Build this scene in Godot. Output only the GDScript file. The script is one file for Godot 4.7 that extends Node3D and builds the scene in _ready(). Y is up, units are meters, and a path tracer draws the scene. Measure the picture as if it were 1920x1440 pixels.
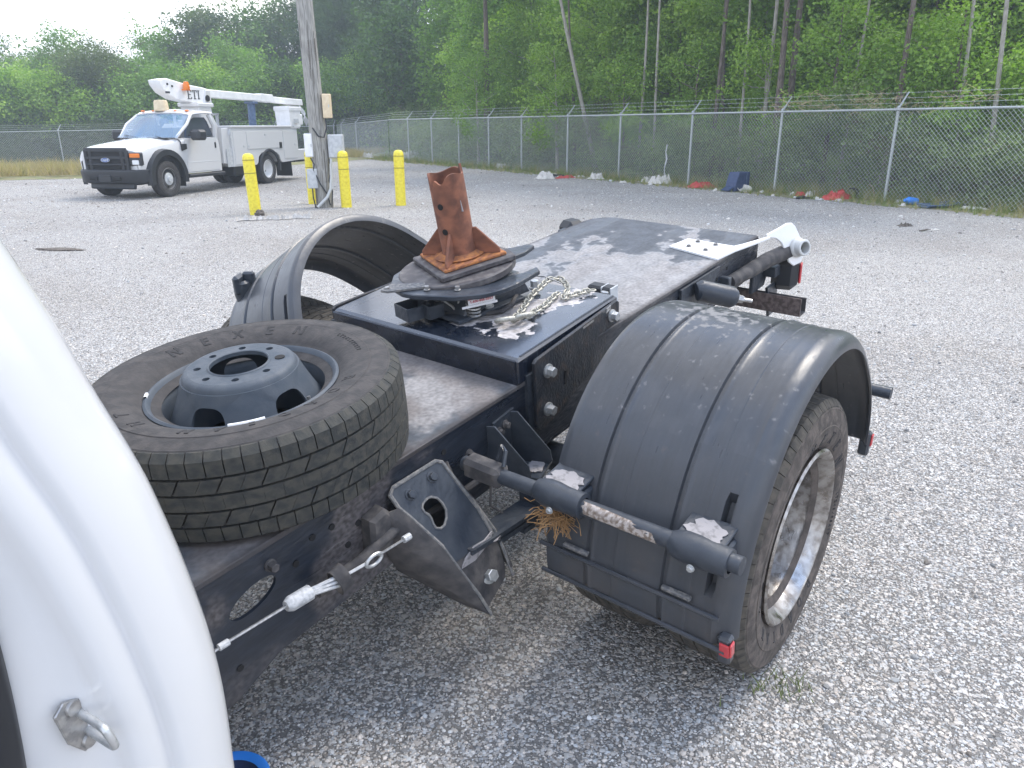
extends Node3D
# A stripped toter truck on a gravel yard under a bright cloudy sky.
# Chassis axes: x = rearwards, y = up, z = towards its right side.

const DECK := 0.7748
var taken := {}
var rng := RandomNumberGenerator.new()
var m := {}
var wheel_kit := {}

# ---------------------------------------------------------------- mesh builder
class MB:
	var v := PackedVector3Array()
	var uv := PackedVector2Array()
	var use_uv := false
	func tri(a: Vector3, b: Vector3, c: Vector3) -> void:
		v.push_back(a); v.push_back(c); v.push_back(b)
	func quad(a: Vector3, b: Vector3, c: Vector3, d: Vector3) -> void:
		tri(a, b, c); tri(a, c, d)
	func add(o: MB, t: Transform3D) -> MB:
		for p in o.v: v.push_back(t * p)
		return self
	func box(size: Vector3, t := Transform3D(), bev := 0.0) -> MB:
		var h := size * 0.5
		if bev <= 0.0:
			var c := []
			for i in 8: c.append(t * Vector3(h.x if i & 1 else -h.x, h.y if i & 2 else -h.y, h.z if i & 4 else -h.z))
			quad(c[0], c[2], c[3], c[1]); quad(c[4], c[5], c[7], c[6])
			quad(c[0], c[4], c[6], c[2]); quad(c[1], c[3], c[7], c[5])
			quad(c[2], c[6], c[7], c[3]); quad(c[0], c[1], c[5], c[4])
			return self
		var b: float = min(bev, min(h.x, min(h.y, h.z)) * 0.98)
		# three vertices at each corner
		var P := func(sx: int, sy: int, sz: int, ax: int) -> Vector3:
			var p := Vector3(sx * (h.x - b), sy * (h.y - b), sz * (h.z - b))
			p[ax] += b * [sx, sy, sz][ax]
			return t * p
		for ax in 3:
			for s in [-1, 1]:
				var q := []
				for k in [[-1, -1], [1, -1], [1, 1], [-1, 1]]:
					var sg := [0, 0, 0]
					sg[ax] = s; sg[(ax + 1) % 3] = k[0]; sg[(ax + 2) % 3] = k[1]
					q.append(P.call(sg[0], sg[1], sg[2], ax))
				if s > 0: quad(q[0], q[1], q[2], q[3])
				else: quad(q[3], q[2], q[1], q[0])
		for ax in 3: # edges along ax
			var a1 := (ax + 1) % 3
			var a2 := (ax + 2) % 3
			for s1 in [-1, 1]:
				for s2 in [-1, 1]:
					var g0 := [0, 0, 0]
					var g1 := [0, 0, 0]
					g0[ax] = -1; g0[a1] = s1; g0[a2] = s2
					g1[ax] = 1; g1[a1] = s1; g1[a2] = s2
					var A: Vector3 = P.call(g0[0], g0[1], g0[2], a1)
					var B: Vector3 = P.call(g1[0], g1[1], g1[2], a1)
					var C: Vector3 = P.call(g1[0], g1[1], g1[2], a2)
					var D: Vector3 = P.call(g0[0], g0[1], g0[2], a2)
					if s1 * s2 > 0: quad(A, D, C, B) if false else quad(A, B, C, D)
					else: quad(D, C, B, A)
		for sx in [-1, 1]:
			for sy in [-1, 1]:
				for sz in [-1, 1]:
					var A: Vector3 = P.call(sx, sy, sz, 0)
					var B: Vector3 = P.call(sx, sy, sz, 1)
					var C: Vector3 = P.call(sx, sy, sz, 2)
					if sx * sy * sz > 0: tri(A, B, C)
					else: tri(A, C, B)
		return self
	# profile of (radius, height) turned round y; the outline runs so that its right-hand side is outside when going up
	func lathe(prof: Array, n: int, t := Transform3D(), a0 := 0.0, a1 := TAU) -> MB:
		var rows := []
		for i in n + 1:
			var a := a0 + (a1 - a0) * i / n
			var r := PackedVector3Array()
			for p in prof: r.push_back(t * Vector3(p[0] * cos(a), p[1], -p[0] * sin(a)))
			rows.append(r)
		for i in n:
			var r0: PackedVector3Array = rows[i]
			var r1: PackedVector3Array = rows[i + 1]
			for j in prof.size() - 1:
				if prof[j][0] > 1e-6: tri(r0[j], r1[j], r1[j + 1])
				if prof[j + 1][0] > 1e-6: tri(r0[j], r1[j + 1], r0[j + 1])
		return self
	func cyl(r: float, h: float, n := 16, t := Transform3D(), bev := 0.0) -> MB:
		if bev > 0: return lathe([[0, -h / 2], [r - bev, -h / 2], [r, -h / 2 + bev], [r, h / 2 - bev], [r - bev, h / 2], [0, h / 2]], n, t)
		return lathe([[0, -h / 2], [r, -h / 2], [r, h / 2], [0, h / 2]], n, t)
	func tube(pts: Array, r, n := 8, caps := true) -> MB:
		var rings := []
		var up := Vector3.UP
		var k := pts.size()
		var d0: Vector3 = (pts[1] - pts[0]).normalized()
		if abs(d0.y) > 0.9: up = Vector3.RIGHT
		var x := up.cross(d0).normalized()
		for i in k:
			var d: Vector3 = ((pts[min(i + 1, k - 1)] as Vector3) - pts[max(i - 1, 0)]).normalized()
			x = (x - d * x.dot(d)).normalized()
			var y := d.cross(x)
			var rr: float = r[i] if r is Array else r
			var ring := PackedVector3Array()
			for j in n:
				var a := TAU * j / n
				ring.push_back((pts[i] as Vector3) + (x * cos(a) + y * sin(a)) * rr)
			rings.append(ring)
		for i in k - 1:
			for j in n:
				var j2 := (j + 1) % n
				quad(rings[i][j], rings[i][j2], rings[i + 1][j2], rings[i + 1][j])
		if caps:
			for j in range(1, n - 1):
				tri(rings[0][0], rings[0][j + 1], rings[0][j])
				tri(rings[k - 1][0], rings[k - 1][j], rings[k - 1][j + 1])
		return self
	# outline in x, y (anticlockwise), thickness along z from -d/2 to d/2
	func prism(poly: Array, d: float, t := Transform3D(), bev := 0.0) -> MB:
		var p := PackedVector2Array()
		for q in poly: p.push_back(q if q is Vector2 else Vector2(q[0], q[1]))
		if Geometry2D.is_polygon_clockwise(p): p.reverse()
		var inner := p
		if bev > 0:
			var o := Geometry2D.offset_polygon(p, -bev, Geometry2D.JOIN_MITER)
			if o.size() == 1 and o[0].size() == p.size():
				inner = o[0]
				if Geometry2D.is_polygon_clockwise(inner): inner.reverse()
				var best := 0
				for i in inner.size():
					if inner[i].distance_to(p[0]) < inner[best].distance_to(p[0]): best = i
				var turned := PackedVector2Array()
				for i in inner.size(): turned.push_back(inner[(i + best) % inner.size()])
				inner = turned
			else: bev = 0.0
		var id := Geometry2D.triangulate_polygon(inner)
		var F := func(q: Vector2, z: float) -> Vector3: return t * Vector3(q.x, q.y, z)
		for i in range(0, id.size(), 3):
			var a := inner[id[i]]
			var b := inner[id[i + 1]]
			var c := inner[id[i + 2]]
			if (b - a).cross(c - a) < 0:
				var s := b
				b = c; c = s
			tri(F.call(a, d / 2), F.call(b, d / 2), F.call(c, d / 2))
			tri(F.call(a, -d / 2), F.call(c, -d / 2), F.call(b, -d / 2))
		var k := p.size()
		for i in k:
			var j := (i + 1) % k
			quad(F.call(p[i], -d / 2 + bev), F.call(p[j], -d / 2 + bev), F.call(p[j], d / 2 - bev), F.call(p[i], d / 2 - bev))
			if bev > 0:
				quad(F.call(p[i], d / 2 - bev), F.call(p[j], d / 2 - bev), F.call(inner[j], d / 2), F.call(inner[i], d / 2))
				quad(F.call(inner[i], -d / 2), F.call(inner[j], -d / 2), F.call(p[j], -d / 2 + bev), F.call(p[i], -d / 2 + bev))
		return self
	# a plate with one hole: both outlines in x, y as star shapes round c
	func plate_hole(outer: Array, hole: Array, d: float, t := Transform3D(), n := 40) -> MB:
		var c := Vector2()
		for q in hole: c += q
		c /= hole.size()
		var angles := []
		for i in n: angles.append(TAU * i / n)
		for q in outer: angles.append(fposmod((q - c).angle(), TAU))
		angles.sort()
		var ray := func(poly: Array, a: float) -> Vector2:
			var dir := Vector2.from_angle(a)
			for i in poly.size():
				var hit = Geometry2D.segment_intersects_segment(c, c + dir * 50.0, poly[i], poly[(i + 1) % poly.size()])
				if hit != null: return hit
			return c + dir * 0.01
		var o := []
		var h := []
		for a in angles:
			o.append(ray.call(outer, a + 1e-5)); h.append(ray.call(hole, a + 1e-5))
		var F := func(q: Vector2, z: float) -> Vector3: return t * Vector3(q.x, q.y, z)
		for i in angles.size():
			var j := (i + 1) % angles.size()
			quad(F.call(h[i], d / 2), F.call(o[i], d / 2), F.call(o[j], d / 2), F.call(h[j], d / 2))
			quad(F.call(h[i], -d / 2), F.call(h[j], -d / 2), F.call(o[j], -d / 2), F.call(o[i], -d / 2))
			quad(F.call(o[i], -d / 2), F.call(o[j], -d / 2), F.call(o[j], d / 2), F.call(o[i], d / 2))
			quad(F.call(h[j], -d / 2), F.call(h[i], -d / 2), F.call(h[i], d / 2), F.call(h[j], d / 2))
		return self
	# a grid of points: rows of equal length; thick > 0 gives it a back
	func sheet(rows: Array, thick := 0.0, closed := false) -> MB:
		var nr := rows.size()
		var nc: int = rows[0].size()
		var back := []
		if thick > 0:
			for i in nr:
				var r := []
				for j in nc:
					var du: Vector3 = rows[min(i + 1, nr - 1)][j] - rows[max(i - 1, 0)][j]
					var dv: Vector3 = rows[i][min(j + 1, nc - 1)] - rows[i][max(j - 1, 0)]
					r.append(rows[i][j] - dv.cross(du).normalized() * thick)
				back.append(r)
		for i in nr - 1:
			for j in nc - 1:
				quad(rows[i][j], rows[i][j + 1], rows[i + 1][j + 1], rows[i + 1][j])
				if thick > 0: quad(back[i][j], back[i + 1][j], back[i + 1][j + 1], back[i][j + 1])
		if thick > 0:
			for j in nc - 1:
				quad(rows[0][j], back[0][j], back[0][j + 1], rows[0][j + 1])
				quad(rows[nr - 1][j], rows[nr - 1][j + 1], back[nr - 1][j + 1], back[nr - 1][j])
			for i in nr - 1:
				quad(rows[i][0], rows[i + 1][0], back[i + 1][0], back[i][0])
				quad(rows[i][nc - 1], back[i][nc - 1], back[i + 1][nc - 1], rows[i + 1][nc - 1])
		return self
	func hexbolt(r: float, h: float, t: Transform3D) -> MB: # axis z, washer on z = 0
		lathe([[0, 0], [r * 1.35, 0], [r * 1.35, h * 0.2], [r * 1.05, h * 0.26], [0, h * 0.26]], 18, t * Transform3D(Basis(Vector3.RIGHT, PI / 2), Vector3()))
		var p := []
		for i in 6: p.append(Vector2.from_angle(TAU * i / 6 + 0.3) * r)
		return prism(p, h * 0.8, t * Transform3D(Basis(), Vector3(0, 0, h * 0.62)), r * 0.1)
	func text(s: String, size: float, depth: float, t: Transform3D, bold := false, font := "Droid Sans") -> MB:
		var tm := TextMesh.new()
		var f := SystemFont.new()
		f.font_names = PackedStringArray([font])
		if bold: f.font_weight = 700
		tm.font = f; tm.text = s; tm.font_size = 32; tm.pixel_size = size / 32.0; tm.depth = depth; tm.curve_step = 4.0
		var a := tm.get_mesh_arrays()
		if a.size() == 0 or a[Mesh.ARRAY_VERTEX] == null: return self
		var vs: PackedVector3Array = a[Mesh.ARRAY_VERTEX]
		var ix: PackedInt32Array = a[Mesh.ARRAY_INDEX]
		for i in ix: v.push_back(t * vs[i])
		return self
	func mesh(mat: Material, smooth_deg := 38.0) -> ArrayMesh:
		var n := v.size()
		var fn := PackedVector3Array()
		var nf := n / 3
		fn.resize(nf)
		var at := {}
		for f in nf:
			var a := v[f * 3]
			fn[f] = (v[f * 3 + 2] - a).cross(v[f * 3 + 1] - a)
		if smooth_deg > 0:
			for i in n:
				var k := Vector3i((v[i] * 20000.0).round())
				var l = at.get(k)
				if l == null: at[k] = PackedInt32Array([i / 3])
				else:
					l.push_back(i / 3); at[k] = l
		var c := cos(deg_to_rad(smooth_deg))
		var nn := PackedVector3Array()
		nn.resize(n)
		for i in n:
			var f0 := fn[i / 3]
			if smooth_deg <= 0: nn[i] = f0.normalized(); continue
			var u := f0.normalized()
			var s := Vector3()
			for g in at[Vector3i((v[i] * 20000.0).round())]:
				var w := fn[g]
				if w.normalized().dot(u) >= c: s += w
			nn[i] = s.normalized() if s.length_squared() > 1e-24 else (u if u.length_squared() > 0.5 else Vector3.UP)
		var arr := []
		arr.resize(Mesh.ARRAY_MAX)
		arr[Mesh.ARRAY_VERTEX] = v
		arr[Mesh.ARRAY_NORMAL] = nn
		if uv.size() == n: arr[Mesh.ARRAY_TEX_UV] = uv
		var am := ArrayMesh.new()
		am.add_surface_from_arrays(Mesh.PRIMITIVE_TRIANGLES, arr)
		am.surface_set_material(0, mat)
		return am
	func plan_uv(o: Vector2, s: Vector2) -> MB: # texture laid from above
		uv.resize(v.size())
		for i in v.size(): uv[i] = Vector2((v[i].x - o.x) / s.x, (v[i].z - o.y) / s.y)
		return self
	func side_uv(o: Vector2, s: Vector2) -> MB: # texture laid from the side
		uv.resize(v.size())
		for i in v.size(): uv[i] = Vector2((v[i].x - o.x) / s.x, (v[i].y - o.y) / s.y)
		return self

func T(x: float, y: float, z: float, rx := 0.0, ry := 0.0, rz := 0.0) -> Transform3D:
	return Transform3D(Basis.from_euler(Vector3(deg_to_rad(rx), deg_to_rad(ry), deg_to_rad(rz))), Vector3(x, y, z))

func numbered(called: String) -> String:
	if not taken.has(called):
		taken[called] = 0
		return called
	taken[called] += 1
	return "%s_%03d" % [called, taken[called]]

func free_name(parent: Node, called: String) -> String:
	if parent == self: return numbered(called)
	if not parent.has_node(called): return called
	var k := 1
	while parent.has_node("%s_%03d" % [called, k]): k += 1
	return "%s_%03d" % [called, k]

func part(called: String, b: MB, mat: Material, parent: Node, smooth := 38.0) -> MeshInstance3D:
	var o := MeshInstance3D.new()
	o.mesh = b.mesh(mat, smooth)
	o.name = free_name(parent, called)
	parent.add_child(o, true)
	return o

func place(called: String, mesh: Mesh, t: Transform3D, parent: Node) -> MeshInstance3D:
	var o := MeshInstance3D.new()
	o.mesh = mesh; o.transform = t
	o.name = free_name(parent, called)
	parent.add_child(o, true)
	return o

func holder(called: String, parent: Node, t := Transform3D()) -> Node3D:
	var o := Node3D.new()
	o.name = free_name(parent, called); o.transform = t
	parent.add_child(o, true)
	return o

func tag(o: Node, label: String, category: String, group := "") -> Node:
	o.set_meta("label", label); o.set_meta("category", category)
	if group: o.set_meta("group", group)
	return o

func thing(called: String, label: String, category: String, t := Transform3D(), group := "") -> Node3D:
	var o := holder(called, self, t)
	tag(o, label, category, group)
	return o

func setting(o: Node) -> Node:
	o.set_meta("kind", "structure")
	return o

func stuff(o: Node) -> Node:
	o.set_meta("kind", "stuff")
	return o

# ---------------------------------------------------------------- materials
func lin(r: float, g: float, b: float) -> Color:
	return Color(r, g, b).linear_to_srgb()

func noise_tex(ramp: Array, freq: float, seed_: int, size := 512, octaves := 4, kind := FastNoiseLite.TYPE_SIMPLEX_SMOOTH, as_normal := 0.0) -> NoiseTexture2D:
	var n := FastNoiseLite.new()
	n.seed = seed_; n.frequency = freq; n.fractal_octaves = octaves; n.noise_type = kind
	var t := NoiseTexture2D.new()
	t.width = size; t.height = size; t.seamless = true; t.seamless_blend_skirt = 0.2; t.noise = n
	if as_normal > 0:
		t.as_normal_map = true; t.bump_strength = as_normal
	else:
		var g := Gradient.new()
		var offs := PackedFloat32Array()
		var cols := PackedColorArray()
		for r in ramp:
			offs.push_back(r[0]); cols.push_back(r[1])
		g.offsets = offs; g.colors = cols
		t.color_ramp = g
	return t

func plain(c: Color, rough: float, metal := 0.0) -> StandardMaterial3D:
	var s := StandardMaterial3D.new()
	s.albedo_color = c; s.roughness = rough; s.metallic = metal
	return s

# base colour breaking up between c0 and c1 (linear), own-axes triplanar, scale = tiles per metre
func worn(c0: Color, c1: Color, rough: float, metal: float, scale: float, seed_: int, freq := 0.012, lo := 0.35, hi := 0.65, bump := 0.0, rough_span := 0.0) -> StandardMaterial3D:
	var s := StandardMaterial3D.new()
	s.albedo_texture = noise_tex([[0.0, c0], [lo, c0], [hi, c1], [1.0, c1]], freq, seed_, 512, 5)
	s.roughness = rough; s.metallic = metal
	s.uv1_triplanar = true; s.uv1_scale = Vector3.ONE * scale
	if bump > 0:
		s.normal_enabled = true
		s.normal_texture = noise_tex([], freq * 4.0, seed_ + 7, 512, 4, FastNoiseLite.TYPE_SIMPLEX_SMOOTH, bump)
	if rough_span > 0:
		var a: float = clamp(rough - rough_span, 0.02, 1.0)
		var b: float = clamp(rough + rough_span, 0.02, 1.0)
		s.roughness = 1.0
		s.roughness_texture = noise_tex([[0.0, Color(a, a, a)], [0.35, Color(a, a, a)], [0.65, Color(b, b, b)], [1.0, Color(b, b, b)]], freq * 0.8, seed_ + 3, 256, 4)
	return s

func make_materials() -> void:
	m.frame = worn(lin(0.026, 0.033, 0.045), lin(0.046, 0.053, 0.064), 0.42, 0.0, 1.2, 11, 0.012, 0.35, 0.7, 1.2, 0.12)
	m.frame_dirty = worn(lin(0.04, 0.039, 0.042), lin(0.095, 0.087, 0.083), 0.85, 0.0, 2.5, 12, 0.015, 0.3, 0.75, 1.0)
	m.edge = worn(lin(0.09, 0.095, 0.1), lin(0.2, 0.19, 0.18), 0.6, 0.0, 4.0, 13, 0.03)
	m.fender = worn(lin(0.042, 0.047, 0.056), lin(0.058, 0.063, 0.072), 0.25, 0.0, 1.0, 21, 0.01, 0.3, 0.7, 0.22, 0.07)
	m.box_paint = worn(lin(0.008, 0.011, 0.018), lin(0.014, 0.018, 0.028), 0.2, 0.0, 1.5, 31, 0.02, 0.3, 0.7, 0.5, 0.1)
	m.side_plate = worn(lin(0.012, 0.016, 0.024), lin(0.045, 0.032, 0.027), 0.5, 0.0, 2.2, 32, 0.014, 0.5, 0.85, 1.5, 0.12)
	m.rust = worn(lin(0.125, 0.055, 0.037), lin(0.27, 0.108, 0.062), 0.85, 0.0, 2.5, 41, 0.012, 0.25, 0.75, 0.8)
	m.rust_bright = worn(lin(0.2, 0.08, 0.045), lin(0.42, 0.17, 0.055), 0.9, 0.0, 4.0, 42, 0.016, 0.35, 0.75, 0.8)
	m.greasy = worn(lin(0.06, 0.056, 0.06), lin(0.15, 0.14, 0.135), 0.6, 0.1, 2.5, 43, 0.012, 0.4, 0.85, 0.5)
	m.tyre = worn(lin(0.03, 0.029, 0.03), lin(0.055, 0.05, 0.049), 0.8, 0.0, 2.5, 51, 0.015, 0.3, 0.7, 1.2)
	m.tread = worn(lin(0.024, 0.027, 0.027), lin(0.056, 0.053, 0.045), 0.82, 0.0, 3.0, 52, 0.02, 0.3, 0.7, 1.5)
	m.tyre_dusty = worn(lin(0.055, 0.047, 0.042), lin(0.12, 0.1, 0.088), 0.9, 0.0, 2.5, 53, 0.015, 0.3, 0.7, 1.5)
	m.tread_dusty = worn(lin(0.04, 0.038, 0.034), lin(0.1, 0.088, 0.072), 0.9, 0.0, 3.0, 54, 0.02, 0.3, 0.7, 1.5)
	m.rim_grey = worn(lin(0.045, 0.06, 0.08), lin(0.07, 0.083, 0.1), 0.62, 0.0, 2.0, 61, 0.012, 0.3, 0.7, 0.6)
	m.chrome = worn(lin(0.44, 0.43, 0.42), lin(0.2, 0.18, 0.165), 0.4, 1.0, 3.0, 62, 0.02, 0.4, 0.75, 0.5, 0.16)
	m.zinc = worn(lin(0.42, 0.44, 0.45), lin(0.56, 0.57, 0.57), 0.42, 0.7, 6.0, 63, 0.02)
	m.steel = worn(lin(0.3, 0.3, 0.3), lin(0.45, 0.44, 0.43), 0.4, 0.8, 8.0, 64, 0.02)
	m.residue = worn(lin(0.15, 0.142, 0.142), lin(0.31, 0.295, 0.295), 0.9, 0.0, 5.0, 65, 0.012, 0.2, 0.5, 0.8)
	m.white = plain(lin(0.6, 0.605, 0.61), 0.2); m.white.clearcoat_enabled = true; m.white.clearcoat = 0.8; m.white.clearcoat_roughness = 0.06
	m.white_old = worn(lin(0.72, 0.73, 0.73), lin(0.8, 0.8, 0.8), 0.4, 0.0, 0.8, 71, 0.01, 0.3, 0.7)
	m.black_plastic = plain(lin(0.018, 0.02, 0.024), 0.5)
	m.rubber = plain(lin(0.012, 0.014, 0.018), 0.45)
	m.dark = plain(lin(0.006, 0.006, 0.007), 0.8)
	m.galv = worn(lin(0.34, 0.37, 0.37), lin(0.48, 0.5, 0.5), 0.45, 0.35, 3.0, 81, 0.02)
	m.wire = plain(lin(0.52, 0.56, 0.54), 0.5, 0.1)
	m.yellow = worn(lin(0.66, 0.53, 0.03), lin(0.8, 0.68, 0.05), 0.42, 0.0, 2.0, 82, 0.014, 0.25, 0.6)
	m.yellow_line = plain(lin(0.3, 0.24, 0.03), 0.6)
	m.red_lens = plain(lin(0.5, 0.02, 0.03), 0.12); m.red_lens.clearcoat_enabled = true
	m.amber = plain(lin(0.75, 0.2, 0.02), 0.15)
	m.glass_dark = plain(lin(0.02, 0.03, 0.05), 0.03); m.glass_dark.clearcoat_enabled = true
	m.glass = plain(Color(0.42, 0.58, 0.72, 0.5), 0.02); m.glass.transparency = BaseMaterial3D.TRANSPARENCY_ALPHA
	m.lens = plain(lin(0.75, 0.77, 0.8), 0.08, 0.2)
	m.chain = worn(lin(0.27, 0.26, 0.22), lin(0.44, 0.43, 0.38), 0.5, 0.4, 12.0, 83, 0.02)
	m.straw = plain(lin(0.34, 0.2, 0.09), 0.9)
	m.tan_weed = plain(lin(0.42, 0.33, 0.2), 0.95)
	m.grass = plain(lin(0.13, 0.16, 0.055), 0.9)
	m.ink = plain(lin(0.03, 0.03, 0.035), 0.6)
	m.grey_box = worn(lin(0.42, 0.44, 0.46), lin(0.5, 0.52, 0.53), 0.5, 0.0, 2.0, 84, 0.01)
	m.tan_box = worn(lin(0.62, 0.5, 0.33), lin(0.7, 0.58, 0.4), 0.6, 0.0, 2.0, 85, 0.01)
	m.pvc = plain(lin(0.5, 0.51, 0.5), 0.5)
	m.red_cloth = worn(lin(0.38, 0.045, 0.04), lin(0.52, 0.1, 0.085), 0.9, 0.0, 4.0, 86, 0.02)
	m.white_cloth = worn(lin(0.42, 0.4, 0.36), lin(0.68, 0.66, 0.62), 0.95, 0.0, 4.0, 87, 0.02)
	m.grey_cloth = worn(lin(0.42, 0.4, 0.37), lin(0.6, 0.58, 0.55), 0.95, 0.0, 4.0, 187, 0.02)
	m.cable_grey = worn(lin(0.34, 0.35, 0.36), lin(0.48, 0.49, 0.5), 0.5, 0.0, 8.0, 188, 0.02)
	m.navy = worn(lin(0.025, 0.045, 0.11), lin(0.04, 0.065, 0.14), 0.6, 0.0, 2.0, 88, 0.01)
	m.blue = plain(lin(0.03, 0.22, 0.7), 0.45)
	m.blue_grey = worn(lin(0.06, 0.1, 0.18), lin(0.1, 0.15, 0.24), 0.6, 0.0, 2.0, 89, 0.01)
	m.soil = worn(lin(0.07, 0.06, 0.05), lin(0.15, 0.13, 0.11), 0.95, 0.0, 3.0, 90, 0.02)
	m.wood = worn(lin(0.22, 0.215, 0.195), lin(0.38, 0.37, 0.34), 0.9, 0.0, 1.0, 91, 0.03, 0.3, 0.7, 3.0)
	m.wood.uv1_scale = Vector3(3.0, 0.22, 3.0)
	m.bark_pine = worn(lin(0.10, 0.078, 0.066), lin(0.2, 0.165, 0.14), 0.95, 0.0, 1.0, 92, 0.03, 0.3, 0.7, 4.0)
	m.bark_pale = worn(lin(0.26, 0.24, 0.205), lin(0.4, 0.375, 0.33), 0.95, 0.0, 1.0, 93, 0.03, 0.3, 0.7, 3.0)
	for k in ["bark_pine", "bark_pale"]: m[k].uv1_scale = Vector3(1.5, 0.3, 1.5)
	m.greasy_pale = worn(lin(0.15, 0.115, 0.09), lin(0.42, 0.38, 0.35), 0.9, 0.0, 6.0, 94, 0.02, 0.35, 0.65, 1.2)
	m.residue_thin = worn(lin(0.16, 0.17, 0.19), lin(0.5, 0.5, 0.52), 0.7, 0.0, 5.0, 95, 0.03, 0.4, 0.7)
	m.letter = worn(lin(0.024, 0.024, 0.026), lin(0.042, 0.04, 0.042), 0.9, 0.0, 3.0, 96, 0.02)
	m.rust_dark = worn(lin(0.06, 0.045, 0.042), lin(0.13, 0.1, 0.095), 0.8, 0.0, 3.0, 97, 0.02, 0.3, 0.7, 2.0)
	var lf := StandardMaterial3D.new()
	lf.vertex_color_use_as_albedo = true; lf.roughness = 0.55
	lf.cull_mode = BaseMaterial3D.CULL_DISABLED
	lf.backlight_enabled = true; lf.backlight = Color(0.8, 0.9, 0.4)
	m.leaf = lf
	var sn := StandardMaterial3D.new()
	sn.vertex_color_use_as_albedo = true; sn.roughness = 0.8
	m.stone = sn

# ---------------------------------------------------------------- scene
func _ready() -> void:
	rng.seed = 20250429
	var cam := Camera3D.new()
	cam.name = "camera"
	cam.transform = Transform3D(Basis(Vector3.RIGHT, deg_to_rad(-19.0722)) * Basis(Vector3.BACK, deg_to_rad(-0.2382)), Vector3(0, 1.4836, 0))
	cam.fov = rad_to_deg(2.0 * atan(720.0 / 1404.0))
	cam.near = 0.05; cam.far = 600.0
	add_child(cam); cam.current = true
	var env := Environment.new()
	env.background_mode = Environment.BG_SKY
	env.sky = Sky.new()
	env.sky.sky_material = cloudy_sky()
	env.background_energy_multiplier = 1.0
	env.tonemap_mode = Environment.TONE_MAPPER_LINEAR
	env.tonemap_exposure = 2.1
	env.sdfgi_enabled = true; env.ssao_enabled = true; env.ssil_enabled = true
	env.fog_enabled = true; env.fog_density = 0.0028; env.fog_light_color = Color(0.86, 0.91, 0.95)
	var we := WorldEnvironment.new()
	we.name = "world_environment"; we.environment = env
	add_child(we)
	var sun := DirectionalLight3D.new()
	sun.name = "sun"
	sun.light_energy = 0.6; sun.light_angular_distance = 26.0; sun.light_color = Color(1.0, 0.96, 0.9); sun.shadow_enabled = true
	add_child(sun)
	sun.look_at_from_position(Vector3(), -Vector3(0.42, 0.86, -0.36))
	make_materials()
	build_ground()
	build_fence()
	build_pole_and_bollards()
	build_woods()
	build_truck()
	build_loads()
	build_bucket_truck()
	build_litter()

func cloudy_sky() -> Material:
	var w := 512
	var h := 256
	var n := FastNoiseLite.new()
	n.seed = 5; n.frequency = 0.9; n.fractal_octaves = 5
	var im := Image.create(w, h, false, Image.FORMAT_RGBF)
	for y in h:
		var el := PI / 2 - PI * (y + 0.5) / h
		for x in w:
			var az := TAU * (x + 0.5) / w
			var d := Vector3(cos(el) * cos(az), sin(el) * 1.7, cos(el) * sin(az))
			var s: float = max(el, 0.0)
			var veil := exp(-s * 3.2)
			var c := smoothstep(-0.12, 0.34, n.get_noise_3dv(d * 1.6))
			var blue := Vector3(0.36, 0.62, 1.15)
			var cloud := Vector3(1.03, 1.0, 0.98) * (0.92 + 0.3 * n.get_noise_3dv(d * 3.0 + Vector3(9, 2, 4)))
			var k := blue.lerp(cloud, 0.22 + 0.78 * c)
			k = k.lerp(Vector3(1.27, 1.25, 1.22), veil)
			if el < 0: k = Vector3(0.4, 0.4, 0.4)
			im.set_pixel(x, y, Color(k.x, k.y, k.z))
	var p := PanoramaSkyMaterial.new()
	p.panorama = ImageTexture.create_from_image(im)
	return p

# ---------------------------------------------------------------- ground, gravel, verge
func gy(x: float, z: float) -> float:
	var a: float = smoothstep(0.0, 1.0, clampf((-x - 9.0) / 9.0, 0, 1)) * smoothstep(0.0, 1.0, clampf((-z - 22.0) / 10.0, 0, 1))
	return -0.55 * a

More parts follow.
